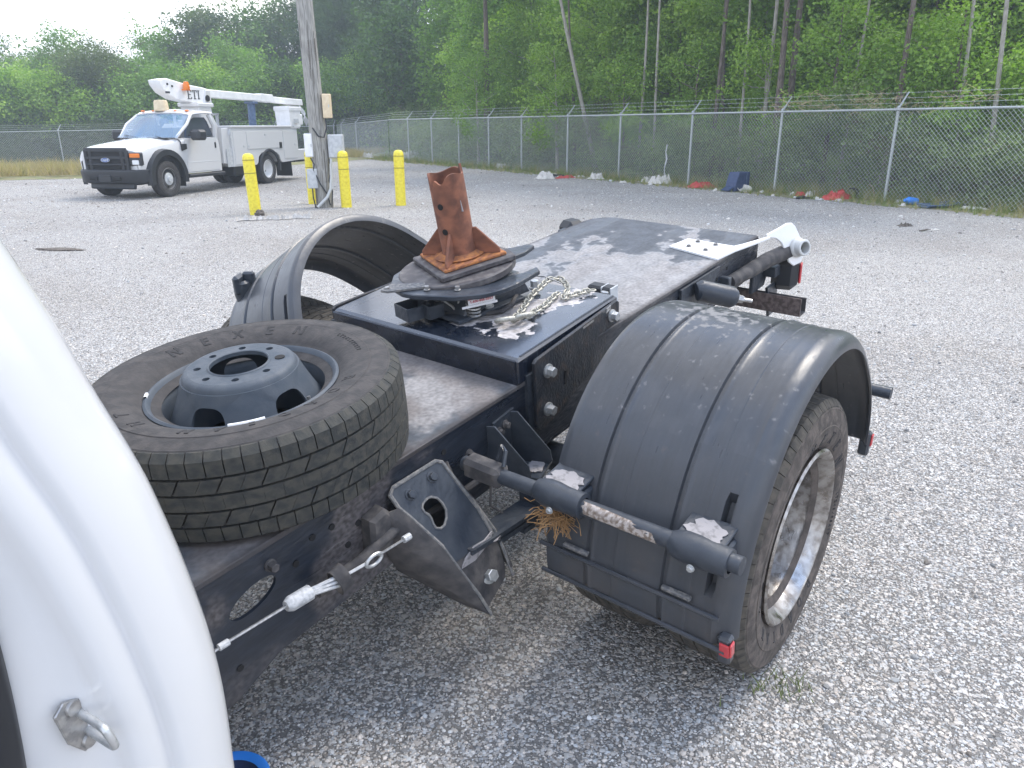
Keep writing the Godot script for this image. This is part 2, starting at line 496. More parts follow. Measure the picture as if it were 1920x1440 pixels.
func gravel_texture(size: int, metres: float, count: int, seed_: int) -> Array:
	var r := RandomNumberGenerator.new()
	r.seed = seed_
	var hgt := PackedFloat32Array()
	var tone := PackedFloat32Array()
	var warm := PackedFloat32Array()
	hgt.resize(size * size); tone.resize(size * size); warm.resize(size * size)
	for i in size * size:
		var g := r.randf()
		hgt[i] = g * 0.10
		tone[i] = 0.13 + 0.15 * g * g
		warm[i] = 1.0
	var px := size / metres
	for k in count:
		var big := r.randf()
		var rad := (0.0026 + 0.0045 * big * big * big + (0.005 if r.randf() < 0.015 else 0.0)) * px
		var cx := r.randf() * size
		var cy := r.randf() * size
		var ra := r.randf_range(0.65, 1.0)
		var an := r.randf() * PI
		var ca := cos(an)
		var sa := sin(an)
		var t := r.randf()
		var tn := 0.3 + 0.26 * t
		if r.randf() < 0.2: tn = 0.52 + 0.2 * r.randf()
		if r.randf() < 0.15: tn = 0.15 + 0.1 * r.randf()
		var wm := r.randf_range(0.93, 1.07)
		var base := 0.1 + 0.5 * float(k) / count
		var e := r.randf_range(2.2, 3.2)
		var R := int(ceil(rad))
		var tx := r.randf_range(-0.3, 0.3)
		var ty := r.randf_range(-0.3, 0.3)
		for dy in range(-R, R + 1):
			for dx in range(-R, R + 1):
				var u: float = absf((dx * ca + dy * sa) / rad)
				var v: float = absf((-dx * sa + dy * ca) / (rad * ra))
				var d := pow(u, e) + pow(v, e)
				if d >= 1.0: continue
				var hh := base + 0.35 * sqrt(1.0 - d) + (tx * dx + ty * dy) / rad * 0.25
				var i := posmod(int(cy) + dy, size) * size + posmod(int(cx) + dx, size)
				if hh > hgt[i]:
					hgt[i] = hh; tone[i] = tn * (0.9 + 0.2 * r.randf()); warm[i] = wm
	var al := PackedByteArray()
	var hb := PackedByteArray()
	al.resize(size * size * 3); hb.resize(size * size)
	for i in size * size:
		var c := Color(tone[i] * warm[i], tone[i] * 0.965, tone[i] * 0.92 / warm[i]).linear_to_srgb()
		al[i * 3] = int(clampf(c.r, 0, 1) * 255); al[i * 3 + 1] = int(clampf(c.g, 0, 1) * 255); al[i * 3 + 2] = int(clampf(c.b, 0, 1) * 255)
		hb[i] = int(clampf(hgt[i], 0, 1) * 255)
	var a := Image.create_from_data(size, size, false, Image.FORMAT_RGB8, al)
	var hi := Image.create_from_data(size, size, false, Image.FORMAT_L8, hb)
	hi.convert(Image.FORMAT_RGBA8)
	hi.bump_map_to_normal_map(6.5)
	return [ImageTexture.create_from_image(a), ImageTexture.create_from_image(hi)]

func build_ground() -> void:
	var tex := gravel_texture(1536, 1.75, 80000, 7)
	var g := StandardMaterial3D.new()
	g.albedo_texture = tex[0]; g.normal_enabled = true; g.normal_texture = tex[1]; g.normal_scale = 1.0
	g.roughness = 0.95
	g.detail_enabled = true
	g.detail_blend_mode = BaseMaterial3D.BLEND_MODE_MUL
	g.detail_uv_layer = BaseMaterial3D.DETAIL_UV_2
	g.detail_albedo = noise_tex([[0.0, Color(0.9, 0.89, 0.88)], [0.35, Color(0.95, 0.945, 0.94)], [0.55, Color(0.97, 0.97, 0.97)], [1.0, Color(1, 1, 1)]], 0.012, 303, 512, 5)
	var xs := [-260.0, -160.0, -100.0, -70.0, -50.0]
	for i in 76: xs.append(-37.5 + i)
	xs.append_array([50.0, 70.0, 100.0, 160.0, 260.0])
	var zs := [60.0, 30.0, 12.0]
	for i in 64: zs.append(8.0 - i)
	zs.append_array([-60.0, -70.0, -90.0, -130.0, -200.0, -320.0])
	var v := PackedVector3Array()
	var u1 := PackedVector2Array()
	var u2 := PackedVector2Array()
	var ix := PackedInt32Array()
	var nn := PackedVector3Array()
	var w := xs.size()
	for z in zs:
		for x in xs:
			v.push_back(Vector3(x, gy(x, z), z)); nn.push_back(Vector3.UP)
			u1.push_back(Vector2(x * 0.94 + z * 0.34, z * 0.94 - x * 0.34) / 1.75)
			u2.push_back(Vector2(x, z) / 17.0)
	for j in zs.size() - 1:
		for i in w - 1:
			var a := j * w + i
			ix.append_array([a, a + w, a + w + 1, a, a + w + 1, a + 1])
	var arr := []
	arr.resize(Mesh.ARRAY_MAX)
	arr[Mesh.ARRAY_VERTEX] = v; arr[Mesh.ARRAY_NORMAL] = nn; arr[Mesh.ARRAY_TEX_UV] = u1; arr[Mesh.ARRAY_TEX_UV2] = u2; arr[Mesh.ARRAY_INDEX] = ix
	var am := ArrayMesh.new()
	am.add_surface_from_arrays(Mesh.PRIMITIVE_TRIANGLES, arr)
	am.surface_set_material(0, g)
	setting(place("ground", am, Transform3D(), self))
	# loose stones
	var rocks := []
	for k in 5: rocks.append(rock_mesh(100 + k))
	var lists := []
	for k in 5: lists.append([])
	var r := RandomNumberGenerator.new()
	r.seed = 99
	for i in 215000:
		var far := i > 135000
		var d := 0.9 + (pow(r.randf(), 0.62) * 4.8 if not far else 3.5 + pow(r.randf(), 1.5) * 27.0)
		var az := deg_to_rad(r.randf_range(-40, 40))
		if not far and d < 2.4: az = deg_to_rad(r.randf_range(-60, 60))
		var p := Vector3(sin(az) * d, 0, -cos(az) * d)
		var s := 0.0018 + 0.0032 * pow(r.randf(), 3.0)
		if r.randf() < 0.02: s += r.randf() * 0.008
		if far: s *= 1.0 + minf(d - 3.0, 16.0) * 0.15
		var b := Basis.from_euler(Vector3(r.randf() * TAU, r.randf() * TAU, r.randf() * TAU)) 
		b = Basis.from_scale(Vector3(1, r.randf_range(0.5, 0.9), 1)) * b
		p.y = gy(p.x, p.z) + s * 0.2
		var tn := 0.24 + 0.28 * r.randf()
		var q := r.randf()
		if q < 0.2: tn = 0.52 + 0.22 * r.randf()
		elif q < 0.36: tn = 0.13 + 0.1 * r.randf()
		var wm := r.randf_range(0.93, 1.08)
		lists[i % 5].append([Transform3D(b.scaled(Vector3.ONE * s), p), Color(tn * wm, tn * 0.965, tn * 0.92 / wm)])
	for k in 5: stuff(multi("loose_gravel", rocks[k], lists[k], self))
	# verge along the fences: soil under grass
	var soil: StandardMaterial3D = m.soil.duplicate()
	soil.uv1_world_triplanar = true; soil.uv1_scale = Vector3.ONE * 0.35
	soil.albedo_texture = noise_tex([[0.0, lin(0.16, 0.13, 0.085)], [0.4, lin(0.22, 0.2, 0.11)], [0.7, lin(0.16, 0.19, 0.075)], [1.0, lin(0.22, 0.22, 0.1)]], 0.02, 305, 512, 5)
	var vg := MB.new()
	var n := FastNoiseLite.new()
	n.seed = 8; n.frequency = 0.35
	var edge := []
	for i in 60:
		var s := -8.0 + i * 0.62
		var w0 := 0.75 + 0.35 * n.get_noise_1d(s * 3.0)
		var p := fence_at(s)
		edge.append([p + FN * w0 + Vector3(0, 0.004, 0), p - FN * 60.0 + Vector3(0, 0.004, 0)])
	vg.sheet(edge)
	setting(part("verge", vg, soil, self))
	var lv := MB.new()
	var le := []
	for i in 40:
		var x := -46.0 + i * 1.05
		var zf := -23.3 - 0.45 * (x + 14.5) + 0.5 * n.get_noise_1d(x * 2.0)
		if x > -9.6: zf = -29.0 - (x + 9.6) * 2.6
		var row := []
		for k in 9:
			var z := zf - k * k * 0.8
			row.append(Vector3(x, gy(x, z) + 0.006 + 0.05 * min(k, 2), z))
		le.append(row)
	lv.sheet(le)
	setting(part("grass_bank", lv, soil, self))

func rock_mesh(seed_: int) -> ArrayMesh:
	var r := RandomNumberGenerator.new()
	r.seed = seed_
	var t := (1.0 + sqrt(5.0)) / 2.0
	var p := [Vector3(-1, t, 0), Vector3(1, t, 0), Vector3(-1, -t, 0), Vector3(1, -t, 0), Vector3(0, -1, t), Vector3(0, 1, t), Vector3(0, -1, -t), Vector3(0, 1, -t), Vector3(t, 0, -1), Vector3(t, 0, 1), Vector3(-t, 0, -1), Vector3(-t, 0, 1)]
	for i in 12: p[i] = p[i].normalized() * r.randf_range(0.72, 1.2)
	var f := [0, 11, 5, 0, 5, 1, 0, 1, 7, 0, 7, 10, 0, 10, 11, 1, 5, 9, 5, 11, 4, 11, 10, 2, 10, 7, 6, 7, 1, 8, 3, 9, 4, 3, 4, 2, 3, 2, 6, 3, 6, 8, 3, 8, 9, 4, 9, 5, 2, 4, 11, 6, 2, 10, 8, 6, 7, 9, 8, 1]
	var b := MB.new()
	for i in range(0, 60, 3): b.tri(p[f[i]], p[f[i + 1]], p[f[i + 2]])
	return b.mesh(m.stone, 0.0)

func multi(called: String, mesh: Mesh, list: Array, parent: Node, colours := true) -> MultiMeshInstance3D:
	var mm := MultiMesh.new()
	mm.transform_format = MultiMesh.TRANSFORM_3D
	mm.use_colors = colours
	mm.mesh = mesh
	mm.instance_count = list.size()
	for i in list.size():
		mm.set_instance_transform(i, list[i][0])
		if colours: mm.set_instance_color(i, list[i][1])
	var o := MultiMeshInstance3D.new()
	o.multimesh = mm
	o.name = free_name(parent, called)
	parent.add_child(o, true)
	return o

# ---------------------------------------------------------------- fence
const F0 := Vector3(7.503, 0, -15.424)
const FD := Vector3(-0.5312, 0, -0.8472)
const FN := Vector3(-0.8472, 0, 0.5312) # towards the yard
func fence_at(s: float) -> Vector3:
	return F0 + FD * s

func fence_run(root: Node3D, a: Vector3, b: Vector3, posts: Array, high: float, spacing: float, out: Vector3, wire_r: float) -> void:
	var along := (b - a)
	var L := along.length()
	var d := along / L
	for s in posts:
		var p: Vector3 = a + d * s
		var pb := MB.new()
		pb.tube([p, p + Vector3(0, high, 0)], 0.03, 10)
		pb.lathe([[0.036, 0], [0.04, 0.03], [0.02, 0.06], [0, 0.065]], 10, Transform3D(Basis(), p + Vector3(0, high - 0.01, 0)))
		pb.tube([p + Vector3(0, high, 0), p + Vector3(0, high + 0.3, 0) + out * 0.26], [0.022, 0.014], 6)
		part("post", pb, m.galv, root)
	part("top_rail", MB.new().tube([a + Vector3(0, high - 0.02, 0) - out * 0.034, b + Vector3(0, high - 0.02, 0) - out * 0.034], 0.021, 8), m.galv, root)
	for k in 3:
		var wb := MB.new()
		var f := (k + 1) / 3.0
		var off := Vector3(0, high + 0.29 * f, 0) + out * 0.25 * f
		wb.tube([a + off, b + off], 0.0035, 3, false)
		var s := 0.1
		while s < L:
			var p := a + d * s + off
			wb.tube([p - Vector3(0, 0.018, 0) - d * 0.012, p + Vector3(0, 0.018, 0) + d * 0.012], 0.0025, 3, false)
			wb.tube([p - Vector3(0, 0.016, 0) + out * 0.014, p + Vector3(0, 0.016, 0) - out * 0.014], 0.0025, 3, false)
			s += 0.13
		part("barbed_wire", wb, m.wire, root, 0.0)
	var net := MB.new()
	var h := high - 0.05
	var y0 := 0.03
	var s := -h
	while s < L:
		for k in 2:
			var s0 := s
			var s1 := s + h
			var t0 := y0
			var t1 := y0 + h
			if s0 < 0: t0 += -s0; s0 = 0
			if s1 > L: t1 -= s1 - L; s1 = L
			if s1 <= s0: continue
			var A := a + d * s0
			var B := a + d * s1
			var o := out * (0.034 + (0.003 if k == 0 else -0.003)) * -1.0
			if k == 0: net.tube([A + Vector3(0, t0, 0) + o, B + Vector3(0, t1, 0) + o], wire_r, 3, false)
			else: net.tube([a + d * (s0) + Vector3(0, 2 * y0 + h - t0, 0) + o, B + Vector3(0, 2 * y0 + h - t1, 0) + o], wire_r, 3, false)
		s += spacing
	# knuckles stand above the rail
	s = 0.0
	while s < L:
		var p := a + d * s - out * 0.034
		net.tube([p + Vector3(0, high - 0.03, 0), p + Vector3(0, high + 0.03, 0) + d * 0.01], wire_r, 3, false)
		s += spacing
	stuff(part("chain_link_mesh", net, m.wire, root, 0.0))

func build_fence() -> void:
	var o := thing("chain_link_fence", "galvanised chain link fence with angled barbed wire arms along the right side wood", "fence")
	fence_run(o, fence_at(-8.1), fence_at(24.6), [0.1, 2.7, 5.4, 8.1, 10.83, 13.58, 16.38, 18.9, 21.55, 23.75, 26.05, 28.4, 30.7], 1.76, 0.085, -FN, 0.0027)
	var o2 := thing("chain_link_fence", "distant chain link fence behind the white bucket truck and grass bank", "fence")
	fence_run(o2, Vector3(-10.2, -0.25, -46.0), Vector3(-34.0, -0.6, -39.0), [0.1, 3.4, 6.8, 10.2, 14.4, 23.0], 1.76, 0.11, Vector3(0.2, 0, -0.98), 0.003)
	var o3 := thing("chain_link_fence", "short far end of chain link fence behind the utility pole boxes", "fence")
	fence_run(o3, fence_at(24.7), Vector3(-10.1, -0.2, -46.0), [6.2, 9.6], 1.74, 0.11, -FN, 0.003)
	# grass along the fence foot
	var blade := MB.new()
	var r := RandomNumberGenerator.new()
	r.seed = 4
	for i in 14:
		var a := r.randf() * TAU
		var p := Vector3(cos(a), 0, sin(a)) * r.randf() * 0.06
		var lean := Vector3(r.randf_range(-1, 1), 0, r.randf_range(-1, 1)) * 0.12
		var side := Vector3(cos(a + 1.3), 0, sin(a + 1.3)) * 0.006
		var tip := p + Vector3(0, r.randf_range(0.1, 0.28), 0) + lean
		blade.tri(p - side, p + side, tip)
	var bm := blade.mesh(m.leaf, 0.0)
	var list := []
	for i in 8200:
		var s := r.randf_range(-8, 26.0)
		var w := r.randf_range(-2.6, 1.0)
		if w > 0.55 and r.randf() < 0.5: continue
		var p := fence_at(s) + FN * w
		var dry := r.randf()
		var c := Color(0.22, 0.28, 0.08).lerp(Color(0.48, 0.4, 0.23), 0.85 if dry < 0.4 else 0.2 * r.randf()) * r.randf_range(0.7, 1.1)
		list.append([Transform3D(Basis(Vector3.UP, r.randf() * TAU).scaled(Vector3.ONE * r.randf_range(0.5, 1.15) * (0.6 if w > 0.2 else 1.0)), p), c])
	stuff(multi("verge_grass", bm, list, self))
	list = []
	for i in 9000:
		var x := r.randf_range(-40, -7.0)
		var z := -23.6 - 0.45 * (x + 14.5) - r.randf() * 15.0
		if x > -9.6: z = -30.0 - (x + 9.6) * 2.6 - r.randf() * 12.0
		var k := r.randf()
		var c := Color(0.5, 0.38, 0.24).lerp(Color(0.24, 0.25, 0.11), 0.6 * r.randf() if k < 0.45 else 0.0) * r.randf_range(0.75, 1.1)
		var sc := r.randf_range(0.8, 2.6) if x < -13.5 else r.randf_range(0.5, 1.5)
		list.append([Transform3D(Basis(Vector3.UP, r.randf() * TAU).scaled(Vector3(1.3, 1.0, 1.3) * sc), Vector3(x, gy(x, z) + 0.1, z)), c])
	stuff(multi("bank_grass", bm, list, self))

# ---------------------------------------------------------------- utility pole, bollards
func build_pole_and_bollards() -> void:
	var base := Vector3(-3.6, 0, -14.83)
	var o := thing("utility_pole", "weathered grey wooden utility pole carrying electrical boxes among yellow bollards", "utility pole", Transform3D(Basis(), base))
	var b := MB.new()
	var pts := []
	var rad := []
	for i in 12:
		var f := i / 11.0
		pts.append(Vector3(-0.02 * f * 8.5, f * 8.5, -0.01 * f)); rad.append(0.162 - 0.04 * f)
	b.tube(pts, rad, 22)
	part("pole", b, m.wood, o)
	var cracks := MB.new()
	for i in 16:
		var a := -0.3 + 3.0 * rng.randf()
		var y := rng.randf_range(0.1, 3.2)
		var rr := 0.163 - 0.04 * y / 8.5
		var p := Vector3(cos(a) * rr - 0.02 * y, y, sin(a) * rr)
		cracks.box(Vector3(0.006, rng.randf_range(0.3, 0.9), 0.006), Transform3D(Basis(Vector3.UP, -a), p))
	part("crack", cracks, m.soil, o)
	var box := func(called: String, size: Vector3, at: Vector3, mat: Material) -> Node3D:
		var q := part(called, MB.new().box(size, Transform3D(), 0.012), mat, o)
		q.position = at
		part("lid_seam", MB.new().box(Vector3(size.x * 0.86, size.y * 0.93, 0.006), T(0, 0, size.z / 2 + 0.002, 0, 0, 0), 0.002), mat, q)
		part("latch", MB.new().box(Vector3(0.02, 0.05, 0.012), T(size.x * 0.36, 0, size.z / 2 + 0.009, 0, 0, 0), 0.003), m.zinc, q)
		return q
	box.call("grey_panel_box", Vector3(0.28, 0.42, 0.16), Vector3(0.3, 1.12, 0.0), m.grey_box)
	box.call("tan_meter_box", Vector3(0.14, 0.42, 0.17), Vector3(0.2, 1.83, 0.05), m.tan_box)
	box.call("grey_switch_box", Vector3(0.15, 0.42, 0.14), Vector3(-0.185, 1.14, 0.09), m.white_old)
	box.call("low_grey_box", Vector3(0.19, 0.36, 0.13), Vector3(-0.16, 0.54, 0.13), m.grey_box)
	var wires := [[Vector3(0.16, 1.62, 0.1), Vector3(0.17, 1.45, 0.1), Vector3(0.12, 1.28, 0.16), Vector3(0.02, 1.3, 0.17), Vector3(-0.08, 1.45, 0.16)],
		[Vector3(-0.16, 0.92, 0.17), Vector3(-0.1, 0.8, 0.18), Vector3(-0.12, 0.7, 0.19), Vector3(-0.02, 0.45, 0.18), Vector3(0.1, 0.25, 0.17), Vector3(0.14, 0.05, 0.16)],
		[Vector3(0.2, 0.9, 0.08), Vector3(0.19, 0.6, 0.12), Vector3(0.17, 0.35, 0.16), Vector3(0.1, 0.2, 0.2), Vector3(-0.08, 0.02, 0.26)],
		[Vector3(-0.18, 0.36, 0.14), Vector3(-0.17, 0.2, 0.18), Vector3(-0.13, 0.0, 0.2)],
		[Vector3(0.17, 0.9, 0.1), Vector3(0.2, 0.7, 0.1), Vector3(0.15, 0.5, 0.15), Vector3(0.19, 0.3, 0.12), Vector3(0.16, 0.0, 0.14)]]
	for i in wires.size():
		part("conduit", MB.new().tube(wires[i], 0.028 if i == 2 else 0.013, 7), m.pvc if i == 2 else m.black_plastic, o)
	part("ground_rod", MB.new().tube([Vector3(-0.1, 0.36, 0.2), Vector3(-0.1, 0.0, 0.21)], 0.018, 8), m.soil, o)
	var spots := [[Vector3(-4.53, 0, -13.55), "yellow bollard standing apart, left of the pole, with a stone at its foot"], [Vector3(-3.17, 0, -14.75), "yellow bollard just right of the wooden pole under the grey panel box"], [Vector3(-2.17, 0, -15.08), "yellow bollard farthest right, standing alone beyond the pole"], [Vector3(-3.98, 0, -15.45), "yellow bollard half hidden behind the wooden pole and the low grey box"]]
	var first: Node3D = null
	for i in 4:
		var t := Transform3D(Basis.from_euler(Vector3(0, i * 1.3, [0.03, 0.015, 0.0, 0.0][i])), spots[i][0])
		if first == null:
			first = thing("bollard", spots[i][1], "bollard", t, "yellow bollards round the utility pole")
			part("sleeve", MB.new().lathe([[0.1, 0], [0.1, 0.93], [0.098, 0.96], [0.09, 1.0], [0.07, 1.025], [0.035, 1.04], [0, 1.043]], 24), m.yellow, first)
			for y in [0.71, 0.93]: part("band_line", MB.new().lathe([[0.1, y - 0.008], [0.1025, y - 0.006], [0.1025, y + 0.006], [0.1, y + 0.008]], 24), m.yellow_line, first)
		else:
			var q := first.duplicate()
			q.name = numbered("bollard"); q.transform = t
			add_child(q, true)
			tag(q, spots[i][1], "bollard", "yellow bollards round the utility pole")

# ---------------------------------------------------------------- woods
var clumps := {}
func clump(kind: String, seed_: int) -> ArrayMesh:
	var key := "%s%d" % [kind, seed_]
	if clumps.has(key): return clumps[key]
	var r := RandomNumberGenerator.new()
	r.seed = 1000 + seed_
	var b := MB.new()
	var n := 46
	if kind == "pine": n = 60
	if kind == "fine": n = 80
	for i in n:
		var d := Vector3(r.randfn(), r.randfn() * 0.75, r.randfn())
		var p := d.normalized() * pow(r.randf(), 0.5) * Vector3(1, 0.72, 1)
		var ax := Vector3(r.randf_range(-1, 1), r.randf_range(-0.7, 0.35), r.randf_range(-1, 1)).normalized()
		var nrm := (Vector3.UP * 0.8 + Vector3(r.randfn(), r.randfn(), r.randfn()) * 0.7).normalized()
		var sd := ax.cross(nrm).normalized()
		if kind == "pine":
			var L := r.randf_range(0.3, 0.5)
			var dd := (d.normalized() + Vector3(0, 0.35, 0)).normalized()
			var s2 := dd.cross(nrm).normalized() * 0.02
			for k in 3:
				var e := (dd + Vector3(r.randfn(), r.randfn(), r.randfn()) * 0.4).normalized() * L
				b.tri(p - s2, p + s2, p + e)
		else:
			var L := r.randf_range(0.15, 0.27) if kind == "broad" else r.randf_range(0.09, 0.16)
			var W := L * r.randf_range(0.3, 0.42)
			var up := sd.cross(ax).normalized() * L * 0.12
			b.tri(p, p + ax * L * 0.5 + sd * W + up, p + ax * L)
			b.tri(p, p + ax * L, p + ax * L * 0.5 - sd * W + up)
	clumps[key] = b.mesh(m.leaf, 0.0)
	return clumps[key]

# a tree: a trunk with limbs, and a crown of leaf clumps carried by the limbs
func tree(called: String, label: String, at: Vector3, o: Dictionary, group := "") -> Node3D:
	var r := RandomNumberGenerator.new()
	r.seed = int(abs(at.x * 371.0) + abs(at.z * 913.0)) + 17
	var root := thing(called, label, "tree", Transform3D(Basis(), Vector3(at.x, gy(at.x, at.z) - 0.05, at.z)), group)
	var h: float = o.h
	var lean: Vector3 = o.get("lean", Vector3())
	var tr: float = o.get("r", 0.02 * h)
	var c0: float = o.get("base", 0.3)
	var cr: float = o.get("cr", 0.28 * h)
	var kind: String = o.get("kind", "broad")
	var cs: float = o.get("cs", 0.55)
	var n: int = o.get("n", 150)
	var pts := []
	var rad := []
	var wob := Vector3(r.randfn(), 0, r.randfn()) * 0.02 * h
	for i in 10:
		var f := i / 9.0
		pts.append(Vector3(0, f * h, 0) + lean * f * h + wob * sin(f * 5.0 + at.x) * f)
		rad.append(tr * (1.0 - 0.82 * f) + 0.004 + (tr * 0.25 if i == 0 else 0.0))
	var tb := MB.new().tube(pts, rad, 9)
	var spots := []
	var limbs: int = o.get("limbs", 14)
	for i in limbs:
		var f := c0 + (0.97 - c0) * (i + r.randf()) / limbs
		var k := f * 9.0
		var ki := int(min(k, 8.0))
		var p: Vector3 = (pts[ki] as Vector3).lerp(pts[ki + 1], k - ki)
		var a := r.randf() * TAU
		var g := (f - c0) / (1.0 - c0)
		var shape: float = sin(PI * (0.16 + 0.8 * g)) if kind != "pine" else 1.0 - 0.75 * g
		var L: float = cr * shape * r.randf_range(0.65, 1.15)
		var d := Vector3(cos(a), r.randf_range(0.1, 0.75) if kind != "pine" else r.randf_range(-0.1, 0.35), sin(a)).normalized()
		var mid: Vector3 = p + d * L * 0.5 + Vector3(0, -0.03 * L, 0)
		var tip: Vector3 = p + d * L + Vector3(0, 0.06 * L, 0)
		tb.tube([p, mid, tip], [0.3 * tr * (1 - f) + 0.012, 0.2 * tr * (1 - f) + 0.009, 0.004], 5, false)
		spots.append([p, mid, tip])
	part("trunk", tb, o.get("bark", m.bark_pine), root)
	var lists := [[], [], []]
	var ca: Color = o.get("c0", Color(0.05, 0.1, 0.022))
	var cb: Color = o.get("c1", Color(0.11, 0.2, 0.035))
	for i in n:
		var s: Array = spots[r.randi() % spots.size()]
		var f := pow(r.randf(), 0.6)
		var p: Vector3 = (s[0] as Vector3).lerp(s[1], f * 2.0) if f < 0.5 else (s[1] as Vector3).lerp(s[2], f * 2.0 - 1.0)
		p += Vector3(r.randfn(), r.randfn() * 0.7, r.randfn()) * cs * 0.75
		var c := ca.lerp(cb, r.randf()) * r.randf_range(0.85, 1.15)
		var sz := cs * r.randf_range(0.65, 1.3)
		lists[i % 3].append([Transform3D(Basis.from_euler(Vector3(r.randfn() * 0.3, r.randf() * TAU, r.randfn() * 0.3)).scaled(Vector3.ONE * sz), p), c])
	for k in 3: stuff(multi("crown", clump(kind, k), lists[k], root))
	return root

func px(x: float, z: float) -> Vector3:   # a bearing from the yard, given as a slope, at a distance
	return Vector3((x - 960.0) / 1485.0 * z, 0, -z)

func build_woods() -> void:
	var bright0 := Color(0.2, 0.34, 0.05)
	var bright1 := Color(0.38, 0.54, 0.085)
	var mid0 := Color(0.13, 0.24, 0.045)
	var mid1 := Color(0.26, 0.42, 0.075)
	var deep0 := Color(0.06, 0.11, 0.045)
	var deep1 := Color(0.13, 0.21, 0.08)
	var olive0 := Color(0.085, 0.115, 0.05)
	var olive1 := Color(0.16, 0.2, 0.085)
	# tall pine and bare trunks, seen over the right fence
	var tall := [
		[1458, 19.5, 0.095, -0.02, "bark_pine", "left one of two thick dark pine trunks close together over the fence"],
		[1481, 19.8, 0.1, -0.01, "bark_pine", "right one of two thick dark pine trunks close together over the fence"],
		[1340, 21.5, 0.062, 0.02, "bark_pine", "slim reddish pine trunk, left of a close pair over the fence"],
		[1362, 22, 0.065, -0.03, "bark_pine", "slim reddish pine trunk, right of a close pair over the fence"],
		[1394, 20.6, 0.04, -0.04, "bark_pale", "thin pale straight trunk between reddish pines and a pale snag"],
		[1432, 20.2, 0.06, 0.0, "bark_pale", "pale blotched trunk just left of the two thick dark pines"],
		[1124, 25, 0.075, -0.24, "bark_pale", "pale trunk leaning strongly to the left above the fence"],
		[916, 30.5, 0.15, -0.01, "bark_pine", "thick dark trunk wrapped in creeper at the edge of the bright wood"],
		[1692, 16.8, 0.07, -0.06, "bark_pine", "dark leaning trunk behind the fence post with tangled vines"],
		[1808, 16, 0.042, -0.08, "bark_pale", "thin forked grey trunk, second from the right edge of the wood"],
		[1878, 15.4, 0.05, -0.09, "bark_pale", "pale curving trunk nearest the right edge of the wood"],
		[1200, 23.5, 0.045, 0.02, "bark_pale", "thin pale trunk among yellow leaves right of the leaning tree"],
		[1232, 23, 0.042, -0.02, "bark_pale", "thin whitish bent trunk over the middle of the fence"],
		[1080, 26.5, 0.05, -0.02, "bark_pine", "thin dark trunk left of the leaning pale tree"],
		[736, 48.0, 0.13, -0.02, "bark_pine", "tall thin dark pine right of the sky gap beside the utility pole"],
		[1585, 18.4, 0.035, 0.05, "bark_pale", "thin faint trunk between the thick pines and the vine post"]]
	for t in tall:
		var p := px(t[0], t[1])
		tree("pine_tree" if t[4] == "bark_pine" else "slender_tree", t[5], p, {h = 8.6 + fposmod(p.x * 3.7, 1.2), r = t[2], lean = Vector3(t[3], 0, 0), base = 0.74 if t[1] < 40 else 0.42, cr = 1.3, kind = "pine" if t[4] == "bark_pine" else "broad", cs = 0.8, n = 160, limbs = 16, bark = m[t[4]], c0 = deep0 if t[4] == "bark_pine" else mid0, c1 = deep1 if t[4] == "bark_pine" else mid1}, "tall trunks over the fence")
	# leafy trees under the pines on the right
	var leafy := []
	var r := RandomNumberGenerator.new()
	r.seed = 77
	for row in 4:
		var x := 905.0 + row * 17.0
		while x < 2060.0:
			var zf := 15.4
			# fence distance on this bearing
			var sl := (x - 960.0) / 1485.0
			zf = 17.174 / (sl + 0.627)
			zf = clampf(absf(zf), 13.0, 40.0)
			var z: float = zf + [1.5, 5.0, 7.6, 11.0][row] + r.randf_range(-0.7, 0.7)
			leafy.append([x + r.randf_range(-14, 14), z, row])
			x += [120.0, 74.0, 78.0, 80.0][row] * r.randf_range(0.85, 1.2)
	var names := ["low bright sapling", "leafy tree of the second row", "leafy tree of the third row", "darker tree of the back row"]
	var bay := func(x: float) -> int:
		var edges := [1658, 1448, 1287, 1158, 1064, 980, 917]
		for i in edges.size():
			if x > edges[i]: return i
		return 7
	var bays := ["above the plastic tray", "behind the crumpled red tarp", "behind the navy chest", "behind the white rag heap", "near the leaning pale trunk", "behind the flat red strip", "right of the thick creeper trunk", "left of the thick creeper trunk"]
	var in_bay := {}
	for l in leafy:
		var key := "%d %d" % [l[2], bay.call(l[0])]
		if not in_bay.has(key): in_bay[key] = []
		in_bay[key].append(l[0])
	for l in leafy:
		var p := px(l[0], l[1])
		var bi: int = bay.call(l[0])
		var mates: Array = in_bay["%d %d" % [l[2], bi]]
		mates.sort()
		var k := mates.find(l[0])
		var side: String = "" if mates.size() == 1 else ["leftmost ", "second from left, ", "third from left, ", "fourth from left, ", "fifth from left, "][min(k, 4)]
		var row: int = l[2]
		var hh: float = [3.4, 5.8, 6.6, 7.2][row] * r.randf_range(0.85, 1.2)
		var hue := r.randf()
		var ca := bright0.lerp(mid0, hue * 0.7) if row < 3 else mid0
		var cb := bright1.lerp(mid1, hue * 0.8) if row < 3 else mid1
		if l[0] < 1000 and row > 1: ca = mid0; cb = mid1
		tree("leafy_tree", "%s%s %s" % [side, names[row], bays[bi]], p, {h = hh, r = 0.035 + 0.006 * hh, base = [0.3, 0.16, 0.14, 0.12][row], cr = [1.1, 1.7, 2.2, 2.6][row], cs = [0.36, 0.5, 0.6, 0.75][row], n = [120, 300, 330, 300][row], limbs = [12, 26, 28, 28][row], bark = m.bark_pale if r.randf() < 0.4 else m.bark_pine, c0 = ca, c1 = cb, lean = Vector3(r.randfn() * 0.04, 0, r.randfn() * 0.04)}, ["saplings behind the fence", "second row of leafy trees behind the fence", "third row of leafy trees behind the fence", "dark trees deep in the wood"][row])
